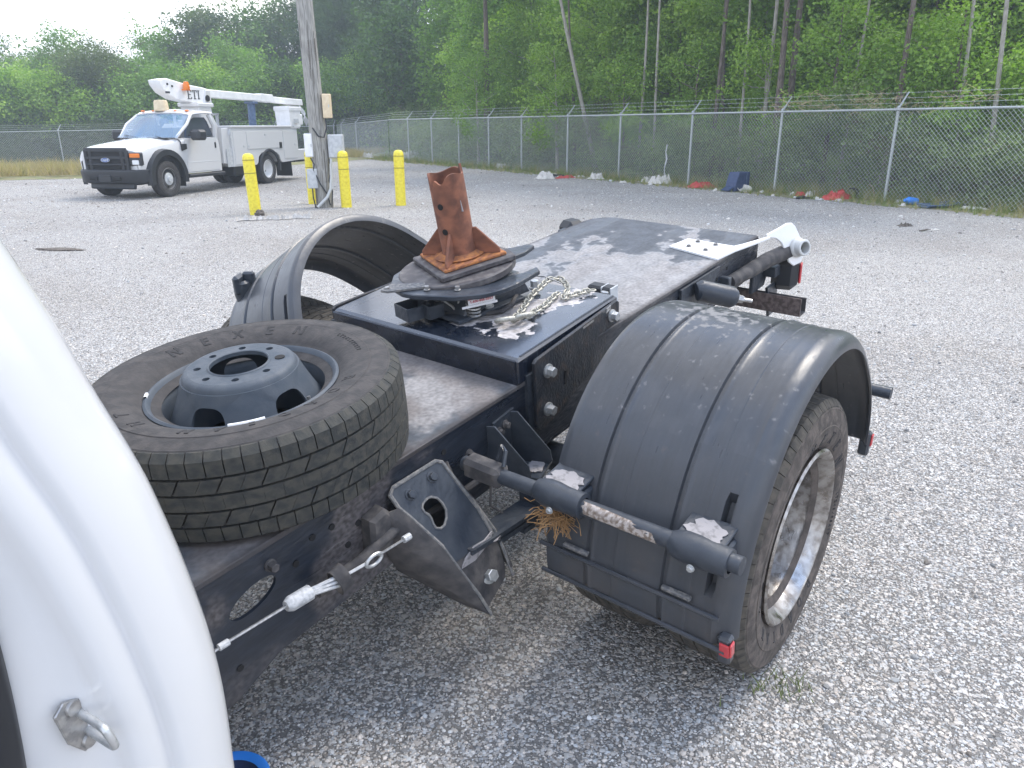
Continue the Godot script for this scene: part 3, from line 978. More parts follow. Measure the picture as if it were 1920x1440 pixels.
	# the dark wood in the middle and the trees on the left
	var named := [
		[835, 47, 15.0, 3.2, "broad", deep0, deep1, "dense dark tree left of the creeper trunk, reaching the top of the picture", 1.05, 360],
		[790, 52, 13.5, 3.2, "broad", deep0, deep1, "dense dark tree behind the rightmost bollard", 1.05, 360],
		[760, 44, 7.0, 2.6, "broad", deep0, mid0, "low dark tree between the thin pine and the dense dark wood", 0.8, 260],
		[700, 50, 5.5, 2.3, "broad", bright0, bright1, "small bright green tree right of the utility pole", 0.7, 260],
		[655, 56, 10.5, 3.0, "pine", deep0, deep1, "dark pine rising just right of the utility pole", 1.1, 300],
		[618, 60, 11.5, 3.2, "pine", deep0, deep1, "dark pine rising behind the utility pole", 1.1, 300],
		[550, 60, 10.0, 3.4, "broad", olive0, mid0, "tall dark round tree left of the utility pole", 1.0, 340],
		[500, 58, 9.2, 3.2, "broad", deep0, mid0, "dark tree above the end of the bucket truck boom", 1.0, 320],
		[412, 56, 9.2, 3.6, "broad", deep0, olive1, "broad dark grey-green tree above the middle of the boom", 1.0, 380],
		[455, 51, 6.6, 2.8, "broad", mid0, mid1, "mid green tree behind the boom's thin end", 0.8, 300],
		[340, 55, 7.6, 3.0, "broad", mid0, bright0, "light green tree above the boom's knuckle", 0.85, 320],
		[300, 57, 8.0, 2.2, "broad", olive0, olive1, "sparse thin tree against the sky above the boom's knuckle", 0.6, 90],
		[285, 52, 5.6, 3.0, "broad", mid0, bright0, "pale green bushy tree left of the boom's knuckle", 0.8, 330],
		[190, 48, 5.9, 2.7, "fine", olive0, olive1, "dark olive rounded tree on the left, behind the distant fence", 0.95, 380],
		[232, 54, 5.9, 2.6, "broad", mid0, mid1, "mid green tree right of the dark olive rounded tree", 0.8, 280],
		[135, 55, 7.4, 2.6, "broad", mid0, bright0, "pointed green tree left of the dark olive rounded tree", 0.75, 300],
		[90, 57, 6.4, 2.4, "pine", olive0, mid1, "grey-green tree with upswept branches at far left", 0.8, 200],
		[30, 56, 6.2, 2.5, "broad", olive0, mid0, "thin leafed tree at the left edge of the picture", 0.7, 170],
		[0, 62, 10.0, 3.2, "broad", olive0, olive1, "tall sparse tree cut by the left edge against the sky", 0.6, 120],
		[60, 47, 5.0, 2.4, "broad", bright0, bright1, "low bright green tree at far left behind the fence", 0.7, 260],
		[118, 46, 4.6, 2.2, "broad", bright0, bright1, "yellow-green low tree left of the dark olive tree", 0.7, 240],
		[5, 46, 4.4, 2.2, "broad", mid0, mid1, "low mid green tree at the left edge behind the fence", 0.7, 240],
		[250, 47, 4.4, 2.2, "broad", mid0, mid1, "low mid green tree just left of the bucket truck cab", 0.7, 260],
		[330, 47, 4.8, 2.4, "broad", mid0, bright0, "low green tree hidden partly by the bucket truck cab roof", 0.7, 260],
		[400, 48, 5.2, 2.4, "broad", bright0, bright1, "bright low tree under the boom, behind the utility body", 0.7, 260],
		[470, 47, 4.6, 2.2, "broad", mid0, mid1, "low tree behind the boom rest of the bucket truck", 0.7, 260],
		[540, 48, 4.6, 2.4, "broad", deep0, mid0, "low dark tree behind the bucket at the truck's tail", 0.7, 260],
		[600, 48, 4.8, 2.4, "broad", mid0, mid1, "low tree behind the grey panel box on the pole", 0.7, 260],
		[-60, 50, 7.5, 3.0, "broad", mid0, mid1, "green tree just outside the left edge", 0.8, 200],
		[870, 40, 8.0, 2.4, "broad", mid0, bright0, "green creeper-clad tree left of the thick dark trunk", 0.7, 300],
		[885, 37, 5.4, 1.7, "broad", bright0, bright1, "bright yellow-green leaning tree at the edge of the dark wood", 0.55, 260],
		[940, 36, 8.5, 1.9, "broad", mid0, bright1, "leafy creeper-clad tree right of the thick dark trunk", 0.6, 330]]
	for t in named:
		tree("tree" if t[4] != "pine" else "pine_tree", t[7], px(t[0], t[1]), {h = float(t[2]), cr = float(t[3]), kind = t[4], c0 = t[5], c1 = t[6], cs = float(t[8]), n = t[9], base = 0.14 if t[4] != "pine" else 0.3, limbs = 26, r = 0.15, bark = m.bark_pine})
	# undergrowth: low shrubs and vines that read as one mass
	var lists := [[], [], []]
	for i in 5200:
		var s := r.randf_range(-9, 26)
		var w := 0.35 + 4.2 * pow(r.randf(), 1.4)
		var p := fence_at(s) - FN * w
		var top := 1.25 + 0.75 * sin(s * 0.9) * sin(s * 0.37 + 1.0) + 0.25 * w
		p.y = top * pow(r.randf(), 0.8) + 0.05
		var c := Color(0.15, 0.21, 0.09).lerp(Color(0.33, 0.41, 0.18), r.randf()) * r.randf_range(0.8, 1.2)
		if r.randf() < 0.12: c = Color(0.17, 0.15, 0.09)
		lists[i % 3].append([Transform3D(Basis(Vector3.UP, r.randf() * TAU).scaled(Vector3.ONE * r.randf_range(0.22, 0.46)), p), c])
	for i in 2600:
		var x := r.randf_range(-40, -6.0)
		var z := -47.0 - r.randf() * 4.0 + (-x - 10.0) * 0.27
		var c := Color(0.04, 0.07, 0.03).lerp(Color(0.09, 0.14, 0.05), r.randf())
		lists[i % 3].append([Transform3D(Basis(Vector3.UP, r.randf() * TAU).scaled(Vector3.ONE * r.randf_range(0.5, 0.9)), Vector3(x, gy(x, z) + 2.2 * r.randf(), z)), c])
	for k in 3: stuff(multi("undergrowth", clump("fine" if k else "broad", 5 + k), lists[k], self))
	# the depth of the wood, past the trees one can tell apart
	lists = [[], [], []]
	for i in 4200:
		var s := r.randf_range(-14, 40)
		var w := 13.0 + 12.0 * r.randf()
		var p := fence_at(s) - FN * w
		p.y = 6.0 * pow(r.randf(), 0.9)
		var c := Color(0.1, 0.19, 0.04).lerp(Color(0.22, 0.38, 0.08), r.randf())
		lists[i % 3].append([Transform3D(Basis(Vector3.UP, r.randf() * TAU).scaled(Vector3.ONE * r.randf_range(0.8, 1.5)), p), c])
	for i in 1500:
		var x := r.randf_range(-60, 0)
		var z := -66.0 - r.randf() * 8.0
		var c := Color(0.03, 0.06, 0.025).lerp(Color(0.07, 0.12, 0.04), r.randf())
		lists[i % 3].append([Transform3D(Basis(Vector3.UP, r.randf() * TAU).scaled(Vector3.ONE * r.randf_range(1.0, 1.9)), Vector3(x, 6.0 * r.randf() - 0.5, z)), c])
	for k in 3: stuff(multi("far_wood", clump("broad", 8 + k), lists[k], self))
	# vines over the barbed wire
	var vine := MB.new()
	for i in 70:
		var s := r.randf_range(-1.5, 3.4)
		var p := fence_at(s) - FN * 0.1 + Vector3(0, 1.75 + r.randf() * 0.2, 0)
		var pts := [p]
		for k in 5:
			p += FD * r.randf_range(-0.22, 0.22) + Vector3(0, r.randf_range(-0.1, 0.12), 0) - FN * r.randf_range(-0.08, 0.1)
			pts.append(p)
		vine.tube(pts, 0.004, 3, false)
	stuff(part("dry_vines", vine, m.tan_weed, self, 0.0))

# ---------------------------------------------------------------- the toter truck
var tbase := Transform3D()
func chassis_basis() -> Basis:
	var y := deg_to_rad(38.87)
	var b := Basis(Vector3(sin(y), 0, -cos(y)), Vector3.UP, Vector3(cos(y), 0, sin(y)))
	return b * Basis(Vector3.BACK, deg_to_rad(7.6702)) * Basis(Vector3.RIGHT, deg_to_rad(2.1511))

func deck_point(u: float, w: float, v: float) -> Vector3:
	return tbase * Vector3(u, w + DECK, v)

func plan(y: float, yaw := 0.0, at := Vector3()) -> Transform3D: # prism outline (u, -v) lying flat
	return Transform3D(Basis(Vector3.UP, yaw), at + Vector3(0, y, 0)) * Transform3D(Basis(Vector3(1, 0, 0), Vector3(0, 0, -1), Vector3(0, 1, 0)), Vector3())

func fl(list: Array) -> Array: # (u, v) pairs into the flat outline
	var r := []
	for p in list: r.append(Vector2(p[0], -p[1]))
	return r

func painted(w: int, h: int, f: Callable) -> ImageTexture:
	var d := PackedByteArray()
	d.resize(w * h * 3)
	var i := 0
	for y in h:
		for x in w:
			var c: Vector3 = f.call((x + 0.5) / w, (y + 0.5) / h)
			var s := Color(c.x, c.y, c.z).linear_to_srgb()
			d[i] = int(clampf(s.r, 0, 1) * 255); d[i + 1] = int(clampf(s.g, 0, 1) * 255); d[i + 2] = int(clampf(s.b, 0, 1) * 255)
			i += 3
	var im := Image.create_from_data(w, h, false, Image.FORMAT_RGB8, d)
	im.generate_mipmaps()
	return ImageTexture.create_from_image(im)

func noise(seed_: int, freq: float, oct := 5) -> FastNoiseLite:
	var n := FastNoiseLite.new()
	n.seed = seed_; n.frequency = freq; n.fractal_octaves = oct
	return n

func build_truck() -> void:
	var cb := chassis_basis()
	tbase = Transform3D(cb, Vector3(-0.3134, 0.7748, -2.3809) - cb.y * DECK)
	var o := thing("toter_truck", "white toter truck with stripped black chassis, flat steel deck and round plastic fenders", "truck", tbase)
	var off := Vector3(0, DECK, 0)
	var tp := func(called: String, b: MB, mat: Material, smooth := 38.0) -> MeshInstance3D:
		var p := part(called, b, mat, o, smooth)
		p.position = off
		return p
	# --- frame rails
	var n1 := noise(3, 3.0)
	var n2 := noise(4, 14.0)
	var n3 := noise(6, 60.0, 3)
	var rail_tex := painted(1024, 160, func(x: float, y: float) -> Vector3:
		var u := -1.8 + 3.7 * x
		var w := 0.02 - 0.4 * y
		var c := Vector3(0.019, 0.024, 0.034) * (1.0 + 0.35 * n2.get_noise_2d(u, w * 2.0))
		var dust: float = smoothstep(-0.22, 0.3, n1.get_noise_2d(u, w) + 0.75 * exp(-pow((u + 0.66) / 0.19, 2.0) * 1.2) - 0.5 + 0.2 * n2.get_noise_2d(u, w))
		dust = max(dust, 0.55 * smoothstep(-0.22, -0.32, w) * (0.6 + n2.get_noise_2d(u, w)))
		c = c.lerp(Vector3(0.085, 0.078, 0.08) * (1.0 + 0.9 * n3.get_noise_2d(u, w)), clampf(dust, 0, 1))
		return c)
	var rail_m := plain(Color.WHITE, 0.55)
	rail_m.albedo_texture = rail_tex
	rail_m.roughness_texture = noise_tex([[0.0, Color(0.4, 0.4, 0.4)], [1.0, Color(0.8, 0.8, 0.8)]], 0.02, 44, 256)
	rail_m.normal_enabled = true; rail_m.normal_texture = noise_tex([], 0.06, 45, 512, 4, FastNoiseLite.TYPE_SIMPLEX_SMOOTH, 1.0)
	for side in [1, -1]:
		var z: float = 0.434 * side
		var b := MB.new()
		var hole := []
		for i in 22:
			var a := TAU * i / 22
			hole.append(Vector2(-0.96 + 0.062 * cos(a), -0.113 + 0.03 * sin(a) + 0.012 * cos(a)))
		b.plate_hole([Vector2(-1.8, -0.012), Vector2(-1.8, -0.36), Vector2(-1.05, -0.335), Vector2(-0.93, -0.29), Vector2(-0.78, -0.283), Vector2(-0.78, -0.012)], hole, 0.009, T(0, 0, z))
		b.prism([[-0.78, -0.012], [-0.78, -0.283], [0.2, -0.262], [0.9, -0.25], [1.3, -0.2], [1.79, -0.175], [1.79, -0.012]], 0.009, T(0, 0, z))
		b.sheet([[Vector3(-1.8, -0.36, z - 0.075 * side), Vector3(-1.8, -0.36, z)], [Vector3(-1.05, -0.335, z - 0.075 * side), Vector3(-1.05, -0.335, z)], [Vector3(-0.93, -0.29, z - 0.075 * side), Vector3(-0.93, -0.29, z)], [Vector3(-0.6, -0.28, z - 0.075 * side), Vector3(-0.6, -0.28, z)], [Vector3(0.9, -0.25, z - 0.075 * side), Vector3(0.9, -0.25, z)], [Vector3(1.3, -0.2, z - 0.075 * side), Vector3(1.3, -0.2, z)], [Vector3(1.79, -0.175, z - 0.075 * side), Vector3(1.79, -0.175, z)]], 0.008)
		b.box(Vector3(3.58, 0.008, 0.07), T(0.0, -0.0165, z - 0.037 * side))
		b.side_uv(Vector2(-1.8, 0.02), Vector2(3.7, -0.4))
		var rail: Node3D = tp.call("frame_rail", b, rail_m)
		if side > 0:
			for q in [[-0.845, -0.098], [-0.735, -0.065], [-0.66, -0.1], [-0.7, -0.14], [-0.79, -0.06], [-1.03, -0.26], [-0.35, -0.06], [-0.26, -0.215], [1.35, -0.08], [1.45, -0.06]]:
				part("bolt_hole", MB.new().cyl(0.0085, 0.004, 10, Transform3D(Basis(Vector3.RIGHT, PI / 2), Vector3(q[0], q[1], z + 0.005))), m.dark, rail)
			for q in [[-0.63, -0.165], [-0.63, -0.205], [-0.255, -0.115], [-0.25, -0.155], [-0.905, -0.06]]:
				part("bolt", MB.new().hexbolt(0.011, 0.022, T(q[0], q[1], z + 0.0045)), m.frame_dirty, rail)
	for u in [-1.2, -0.3, 0.75, 1.6]:
		tp.call("cross_member", MB.new().box(Vector3(0.09, 0.12, 0.84), T(u, -0.11, 0)), m.frame)
	tp.call("drive_shaft", MB.new().tube([Vector3(-1.7, -0.24, 0), Vector3(0.1, -0.36, 0)], 0.05, 12), m.frame)
	# --- deck plate with dust and dried residue
	var d1 := noise(21, 2.3, 6)
	var d2 := noise(22, 9.0, 5)
	var d3 := noise(23, 55.0, 3)
	var d4 := noise(24, 4.5, 5)
	var deck_tex := painted(1280, 320, func(x: float, y: float) -> Vector3:
		var u := -1.8 + 3.6 * x
		var v := -0.45 + 0.9 * y
		var f3 := d3.get_noise_2d(u, v)
		var c := Vector3(0.072, 0.082, 0.097) * (1.0 + 0.3 * d2.get_noise_2d(u, v) + 0.25 * f3)
		var zone: float = smoothstep(0.35, 0.75, u) * (1.0 - 0.8 * smoothstep(1.1, 1.6, u)) * (0.7 + 0.45 * smoothstep(-0.4, 0.2, v))
		if u < 0.1: zone = 0.82 * smoothstep(-0.65, -0.1, u)
		var k: float = d1.get_noise_2d(u * 0.8, v * 1.3) + 0.4 * d2.get_noise_2d(u, v) + zone - 0.6
		var pale: float = smoothstep(-0.16, 0.3, k)
		var edge: float = clampf(1.0 - absf(k - 0.06) * 12.0, 0, 1)
		var film := Vector3(0.26, 0.25, 0.247) * (1.0 + 0.4 * f3 + 0.3 * d4.get_noise_2d(u * 2.0, v * 2.0))
		c = c.lerp(film, 0.85 * pale)
		c = c.lerp(Vector3(0.42, 0.42, 0.43), 0.4 * edge * smoothstep(0.35, 0.6, u))
		if u < 0.1:
			var dust: float = smoothstep(-0.3, 0.25, d1.get_noise_2d(u * 1.5 + 3.0, v * 1.5))
			c = c.lerp(Vector3(0.13, 0.115, 0.11) * (1.0 + 0.3 * f3), 0.75 * dust)
		var rim: float = smoothstep(0.415, 0.44, absf(v) + 0.008 * d2.get_noise_2d(u * 3.0, v))
		c = c.lerp(Vector3(0.035, 0.03, 0.03), 0.7 * rim)
		return c)
	var deck_m := plain(Color.WHITE, 0.62)
	deck_m.albedo_texture = deck_tex
	deck_m.roughness_texture = noise_tex([[0.0, Color(0.42, 0.42, 0.42)], [0.45, Color(0.5, 0.5, 0.5)], [0.6, Color(0.85, 0.85, 0.85)], [1.0, Color(0.9, 0.9, 0.9)]], 0.015, 46, 256)
	deck_m.roughness = 1.0
	deck_m.normal_enabled = true; deck_m.normal_texture = noise_tex([], 0.05, 47, 512, 4, FastNoiseLite.TYPE_SIMPLEX_SMOOTH, 0.9)
	var dk := MB.new().prism(fl([[-1.8, -0.442], [-1.8, 0.442], [1.775, 0.442], [1.79, 0.425], [1.79, -0.33], [1.775, -0.38], [1.72, -0.425], [1.66, -0.442]]), 0.014, plan(-0.006), 0.002)
	dk.plan_uv(Vector2(-1.8, -0.45), Vector2(3.6, 0.9))
	tp.call("deck_plate", dk, deck_m)
	# --- hitch box
	var FRc := Vector2(-0.022, 0.448)
	var RRc := Vector2(0.585, 0.41)
	var FLc := Vector2(-0.016, -0.385)
	var RLc := Vector2(0.565, -0.435)
	var bn := noise(31, 7.0, 6)
	var bn2 := noise(32, 40.0, 4)
	var box_tex := painted(512, 640, func(x: float, y: float) -> Vector3:
		var u := -0.05 + 0.68 * x
		var v := -0.47 + 0.95 * y
		var c := Vector3(0.008, 0.013, 0.024) * (1.0 + 0.4 * bn2.get_noise_2d(u, v))
		var jag := 0.06 * bn.get_noise_2d(u * 2.0, v * 2.0) + 0.018 * bn2.get_noise_2d(u, v)
		var a := Vector2(u - 0.165, v - 0.275).length() - 0.075
		var p0 := Vector2(0.14, 0.12)
		var p1 := Vector2(0.52, 0.29)
		var t: float = clampf((Vector2(u, v) - p0).dot(p1 - p0) / (p1 - p0).length_squared(), 0, 1)
		var b: float = (Vector2(u, v) - p0.lerp(p1, t)).length() - 0.055
		var k: float = min(a, b) + jag
		var dirt := Vector3(0.40, 0.375, 0.37) * (1.0 + 0.5 * bn2.get_noise_2d(u * 1.3, v) + 0.4 * bn.get_noise_2d(u * 3.0, v * 3.0))
		dirt = dirt.lerp(Vector3(0.16, 0.14, 0.12), smoothstep(-0.02, -0.055, k) * (0.4 + 0.6 * bn.get_noise_2d(v * 4.0, u * 4.0)))
		c = c.lerp(dirt, smoothstep(0.004, -0.004, k))
		if bn2.get_noise_2d(u * 2.7, v * 2.7) > 0.62: c = Vector3(0.2, 0.21, 0.23)
		return c)
	var box_m := plain(Color.WHITE, 0.24)
	box_m.albedo_texture = box_tex
	box_m.roughness_texture = painted(256, 320, func(x: float, y: float) -> Vector3:
		var u := -0.05 + 0.68 * x
		var v := -0.47 + 0.95 * y
		var a := Vector2(u - 0.165, v - 0.275).length() - 0.075
		var p0 := Vector2(0.14, 0.12)
		var p1 := Vector2(0.52, 0.29)
		var t: float = clampf((Vector2(u, v) - p0).dot(p1 - p0) / (p1 - p0).length_squared(), 0, 1)
		var b: float = (Vector2(u, v) - p0.lerp(p1, t)).length() - 0.055
		var k: float = min(a, b) + 0.06 * bn.get_noise_2d(u * 2.0, v * 2.0)
		var rr := 0.06 + 0.03 * bn.get_noise_2d(u, v)
		if k < 0: rr = 0.7
		return Vector3(rr, rr, rr))
	box_m.roughness = 1.0
	box_m.metallic_specular = 0.9; box_m.clearcoat_enabled = true; box_m.clearcoat = 0.55; box_m.clearcoat_roughness = 0.1
	var hb := MB.new()
	hb.prism([Vector2(FLc.x, -FLc.y), Vector2(FRc.x, -FRc.y), Vector2(RRc.x, -RRc.y), Vector2(RLc.x, -RLc.y)], 0.088, plan(0.042), 0.009)
	hb.plan_uv(Vector2(-0.05, -0.47), Vector2(0.68, 0.95))
	var hbox: Node3D = tp.call("hitch_box", hb, box_m)
	part("weld_bead", MB.new().tube([Vector3(0.0, 0.084, 0.436), Vector3(0.28, 0.085, 0.42), Vector3(0.57, 0.085, 0.403)], 0.004, 6), m.box_paint, hbox)
	part("front_lip", MB.new().box(Vector3(0.008, 0.1, 0.82), T(-0.024, 0.03, 0.03, 0, 0.4, 0), 0.003), m.box_paint, hbox)
	for side in [1, -1]:
		var z: float = 0.462 * side
		var sp := MB.new().prism([[0.03, 0.055], [0.045, 0.064], [0.55, 0.082], [0.565, 0.072], [0.565, -0.085], [0.47, -0.1], [0.32, -0.122], [0.13, -0.174], [0.05, -0.178], [0.03, -0.16]], 0.012, T(0, 0, z, 0, 3.6 * side, 0), 0.002)
		var pl: Node3D = tp.call("hitch_side_plate", sp, m.side_plate)
		if side > 0:
			for q in [[0.098, 0.006], [0.09, -0.122], [0.505, 0.042]]:
				part("bolt", MB.new().hexbolt(0.0165, 0.026, T(q[0], q[1], z + 0.007 - q[0] * 0.063)), m.zinc, pl)
			part("slot", MB.new().box(Vector3(0.012, 0.045, 0.004), T(0.2, -0.06, z - 0.006, 0, 3.6, -8)), m.dark, pl)
			part("paint_scrape", MB.new().box(Vector3(0.07, 0.006, 0.002), T(0.35, 0.066, z - 0.0155, 0, 3.6, 2)), m.steel, pl)
			part("paint_scrape", MB.new().prism([[0, 0], [0.03, 0.004], [0.034, 0.018], [0.004, 0.016]], 0.002, T(0.47, 0.062, z - 0.0232, 0, 3.6, 2)), m.steel, pl)
		tp.call("hitch_leg", MB.new().box(Vector3(0.1, 0.2, 0.012), T(0.06, -0.08, 0.445 * side)), m.frame)
	# --- fifth wheel
	var fw: Node3D = tp.call("fifth_wheel", MB.new().box(Vector3(0.3, 0.014, 0.3), T(0.25, 0.098, 0.0, 0, -8, 0), 0.003).prism([[-0.16, 0.0], [0.16, 0.0], [0.11, 0.085], [-0.11, 0.085]], 0.2, T(0.29, 0.1, 0.03, 0, -6, 0), 0.006), m.frame)
	var top := fl([[0.022, -0.096], [0.006, -0.05], [0.008, 0.005], [0.026, 0.047], [0.061, 0.13], [0.119, 0.192], [0.165, 0.214], [0.212, 0.226], [0.26, 0.228], [0.313, 0.224], [0.408, 0.213], [0.435, 0.18], [0.36, 0.178], [0.313, 0.155], [0.29, 0.08], [0.33, 0.035], [0.45, 0.03], [0.56, 0.035], [0.64, 0.015], [0.643, -0.02], [0.575, -0.045], [0.5, -0.12], [0.4, -0.2], [0.25, -0.245], [0.12, -0.205], [0.05, -0.145]])
	part("top_plate", MB.new().prism(top, 0.017, plan(0.1885), 0.003), m.frame, fw)
	part("handle_bracket", MB.new().prism(fl([[-0.03, -0.105], [-0.025, -0.078], [0.07, 0.0], [0.1, -0.03], [0.03, -0.125]]), 0.008, plan(0.202), 0.001), m.edge, fw)
	for q in [[-0.01, -0.095], [0.062, 0.015], [0.11, 0.105]]:
		part("plate_bolt", MB.new().hexbolt(0.008, 0.014, Transform3D(Basis(Vector3.RIGHT, -PI / 2), Vector3(q[0], 0.199, q[1]))), m.steel, fw)
	var uch := MB.new()
	for k in 2:
		var c0 := Vector3(0.045 + 0.035 * k, 0.125, -0.045 + 0.055 * k)
		var sz: float = [0.085, 0.055][k]
		for q in [[sz, 0.006, 0, sz / 2], [sz, 0.006, 0, -sz / 2], [0.006, sz, sz / 2, 0], [0.006, sz, -sz / 2, 0]]:
			uch.box(Vector3(q[0], 0.045, q[1]), Transform3D(Basis(Vector3.UP, -0.25), c0) * T(q[2], 0, q[3], 0, 0, 0), 0.001)
	part("release_bracket", uch, m.frame, fw)
	part("release_handle", MB.new().tube([Vector3(0.1, 0.15, 0.01), Vector3(0.115, 0.15, 0.03), Vector3(0.135, 0.125, 0.05), Vector3(0.14, 0.108, 0.06), Vector3(0.15, 0.112, 0.066), Vector3(0.15, 0.155, 0.066)], 0.005, 7), m.steel, fw)
	var coil := []
	for i in 90:
		var a := i * 0.35
		coil.append(Vector3(0.155 + 0.021 * cos(a), 0.1 + i * 0.00066, 0.125 + 0.021 * sin(a)))
	part("coil_spring", MB.new().tube(coil, 0.0042, 6), m.steel, fw)
	part("spring_seat", MB.new().cyl(0.02, 0.06, 14, T(0.155, 0.13, 0.125)), m.dark, fw)
	part("pivot_rod", MB.new().tube([Vector3(0.1, 0.1, 0.02), Vector3(0.19, 0.094, 0.13), Vector3(0.24, 0.096, 0.175), Vector3(0.3, 0.1, 0.17), Vector3(0.38, 0.104, 0.13), Vector3(0.42, 0.106, 0.1)], 0.008, 8), m.frame_dirty, fw)
	part("base_bolt", MB.new().hexbolt(0.015, 0.022, Transform3D(Basis(Vector3.RIGHT, -PI / 2), Vector3(0.235, 0.104, 0.12))), m.zinc, fw)
	part("base_bolt", MB.new().hexbolt(0.015, 0.03, Transform3D(Basis(Vector3.RIGHT, -PI / 2), Vector3(0.47, 0.1, 0.14))), m.zinc, fw)
	# the dealer's sticker on the front face
	var sb := Transform3D(Basis(Vector3.UP, deg_to_rad(-38)) * Basis(Vector3.BACK, deg_to_rad(5)), Vector3(0.142, 0.163, 0.16))
	var st := MB.new()
	st.box(Vector3(0.09, 0.032, 0.0012), sb * T(0.012, 0.006, 0)).box(Vector3(0.118, 0.008, 0.0014), sb * T(0.004, -0.015, 0))
	part("sticker", st, plain(lin(0.72, 0.72, 0.74), 0.4), fw)
	part("sticker_band", MB.new().box(Vector3(0.086, 0.014, 0.0012), sb * T(0.012, 0.014, 0.0006)), plain(lin(0.5, 0.02, 0.04), 0.4), fw)
	part("sticker_lettering", MB.new().text("HAULIN'", 0.016, 0.0008, sb * T(0.012, 0.0135, 0.0018), true), plain(lin(0.8, 0.8, 0.8), 0.4), fw, 0.0)
	part("sticker_lettering", MB.new().text("1-800-888-0557", 0.011, 0.0008, sb * T(0.012, 0.0, 0.0012), true), plain(lin(0.45, 0.02, 0.05), 0.4), fw, 0.0)
	# --- fender
	make_fender("fender", o, Transform3D(Basis(), off + Vector3(0.225, -0.29, 0.72)), 1)
	var lb := Basis(Vector3.RIGHT, -0.526) * Basis(Vector3.UP, 0.126) * Basis(Vector3.BACK, 0.036)
	make_fender("fender", o, Transform3D(lb, off + Vector3(0.417, -0.16, -0.547)), -1)
	# rod end and clamp torn up with the left fender
	var fr: Node3D = tp.call("bent_fender_rod", MB.new().tube([Vector3(0.1, -0.3, -1.02), Vector3(0.075, -0.13, -1.09), Vector3(0.068, -0.01, -1.1)], 0.022, 14), m.frame)
	part("rod_clamp", MB.new().lathe([[0.022, -0.05], [0.033, -0.05], [0.038, -0.01], [0.036, 0.04], [0.022, 0.05]], 16, T(0.066, 0.0, -1.1)).box(Vector3(0.075, 0.085, 0.03), T(0.055, 0.035, -1.1, 0, 30, 0), 0.012).box(Vector3(0.03, 0.1, 0.05), T(0.1, 0.03, -1.09, 0, 30, 0), 0.008), m.frame, fr)
	# --- wheels
	var wk := holder("rear_wheel", o, Transform3D(Basis(Vector3.RIGHT, PI / 2), off + Vector3(0.21, -0.36, 1.118)))
	make_tyre(wk, m.tyre_dusty, m.tread_dusty, true)
	var cw := MB.new().lathe([[0, -0.06], [0.05, -0.06], [0.062, -0.075], [0.07, -0.1], [0.13, -0.1], [0.17, -0.09], [0.196, -0.065], [0.21, 0.0], [0.216, 0.05], [0.224, 0.085], [0.236, 0.102], [0.243, 0.116], [0.25, 0.1195], [0.256, 0.114], [0.253, 0.1], [0.23, 0.08]], 72)
	part("chrome_rim", cw, m.chrome, wk)
	part("hub", MB.new().lathe([[0.064, -0.075], [0.064, -0.01], [0.055, 0.0], [0, 0.0]], 32), m.steel, wk)
	for i in 8:
		var a := TAU * i / 8
		part("lug_nut", MB.new().prism(hexagon(0.014), 0.03, Transform3D(Basis(Vector3.RIGHT, -PI / 2), Vector3(0.1 * cos(a), -0.085, 0.1 * sin(a))), 0.003), m.steel, wk)
	for q in [[0.21, -0.36, 0.81], [0.21, -0.49, -1.118], [0.21, -0.49, -0.81]]:
		var w2 := holder("rear_wheel", o, Transform3D(Basis(Vector3.RIGHT, PI / 2 * (1 if q[2] > 0 else -1)), off + Vector3(q[0], q[1], q[2])))
		make_tyre(w2, m.tyre_dusty, m.tread_dusty, false)
		part("rim", MB.new().lathe([[0, 0.02], [0.13, 0.02], [0.19, -0.02], [0.205, 0.08], [0.234, 0.1], [0.216, 0.08]], 36), m.rim_grey, w2)
	tp.call("axle", MB.new().tube([Vector3(0.21, -0.43, -1.0), Vector3(0.21, -0.36, 1.0)], 0.05, 14).lathe([[0, -0.15], [0.1, -0.13], [0.16, -0.04], [0.16, 0.04], [0.1, 0.13], [0, 0.15]], 20, T(0.21, -0.4, 0, 90, 0, 0)), m.frame)
	for side in [1, -1]:
		var sp := MB.new()
		for k in 4:
			var L := 1.3 - 0.22 * k
			var pts := []
			for i in 11:
				var f := i / 10.0 - 0.5
				pts.append(Vector3(0.22 + f * L, -0.3 - 0.021 * k + 0.12 * (f * L) * (f * L) - 0.03, 0.555 * side))
			for i in 10:
				var c: Vector3 = (pts[i] + pts[i + 1]) / 2
				var d: Vector3 = pts[i + 1] - pts[i]
				sp.box(Vector3(d.length() + 0.003, 0.014, 0.07), Transform3D(Basis(Vector3.BACK, atan2(d.y, d.x)), c))
		var spg: Node3D = tp.call("leaf_spring", sp, m.frame)
		part("spring_clip", MB.new().box(Vector3(0.035, 0.11, 0.085), T(-0.12, -0.335, 0.555 * side), 0.004), m.frame, spg)
		part("residue", MB.new().prism(blob(0.05, 0.025, 5), 0.003, plan(-0.295, 0.0, Vector3(-0.33, 0, 0.57 * side))), m.residue, spg)
	# --- spring hanger nearest the cab
	build_hangers(tp)
	# --- fender rod
	var rodc := 0.021
	var RU := -0.31
	var RW := -0.095
	var rp: Node3D = tp.call("fender_rod", MB.new().tube([Vector3(RU + 0.005, RW - 0.012, 0.47), Vector3(RU, RW, 0.8), Vector3(RU, RW + 0.01, 1.262)], rodc, 18), m.frame)
	part("rod_socket", MB.new().box(Vector3(0.058, 0.06, 0.13), T(RU + 0.005, RW - 0.01, 0.545, 0, 0, 0), 0.012), m.frame_dirty, rp)
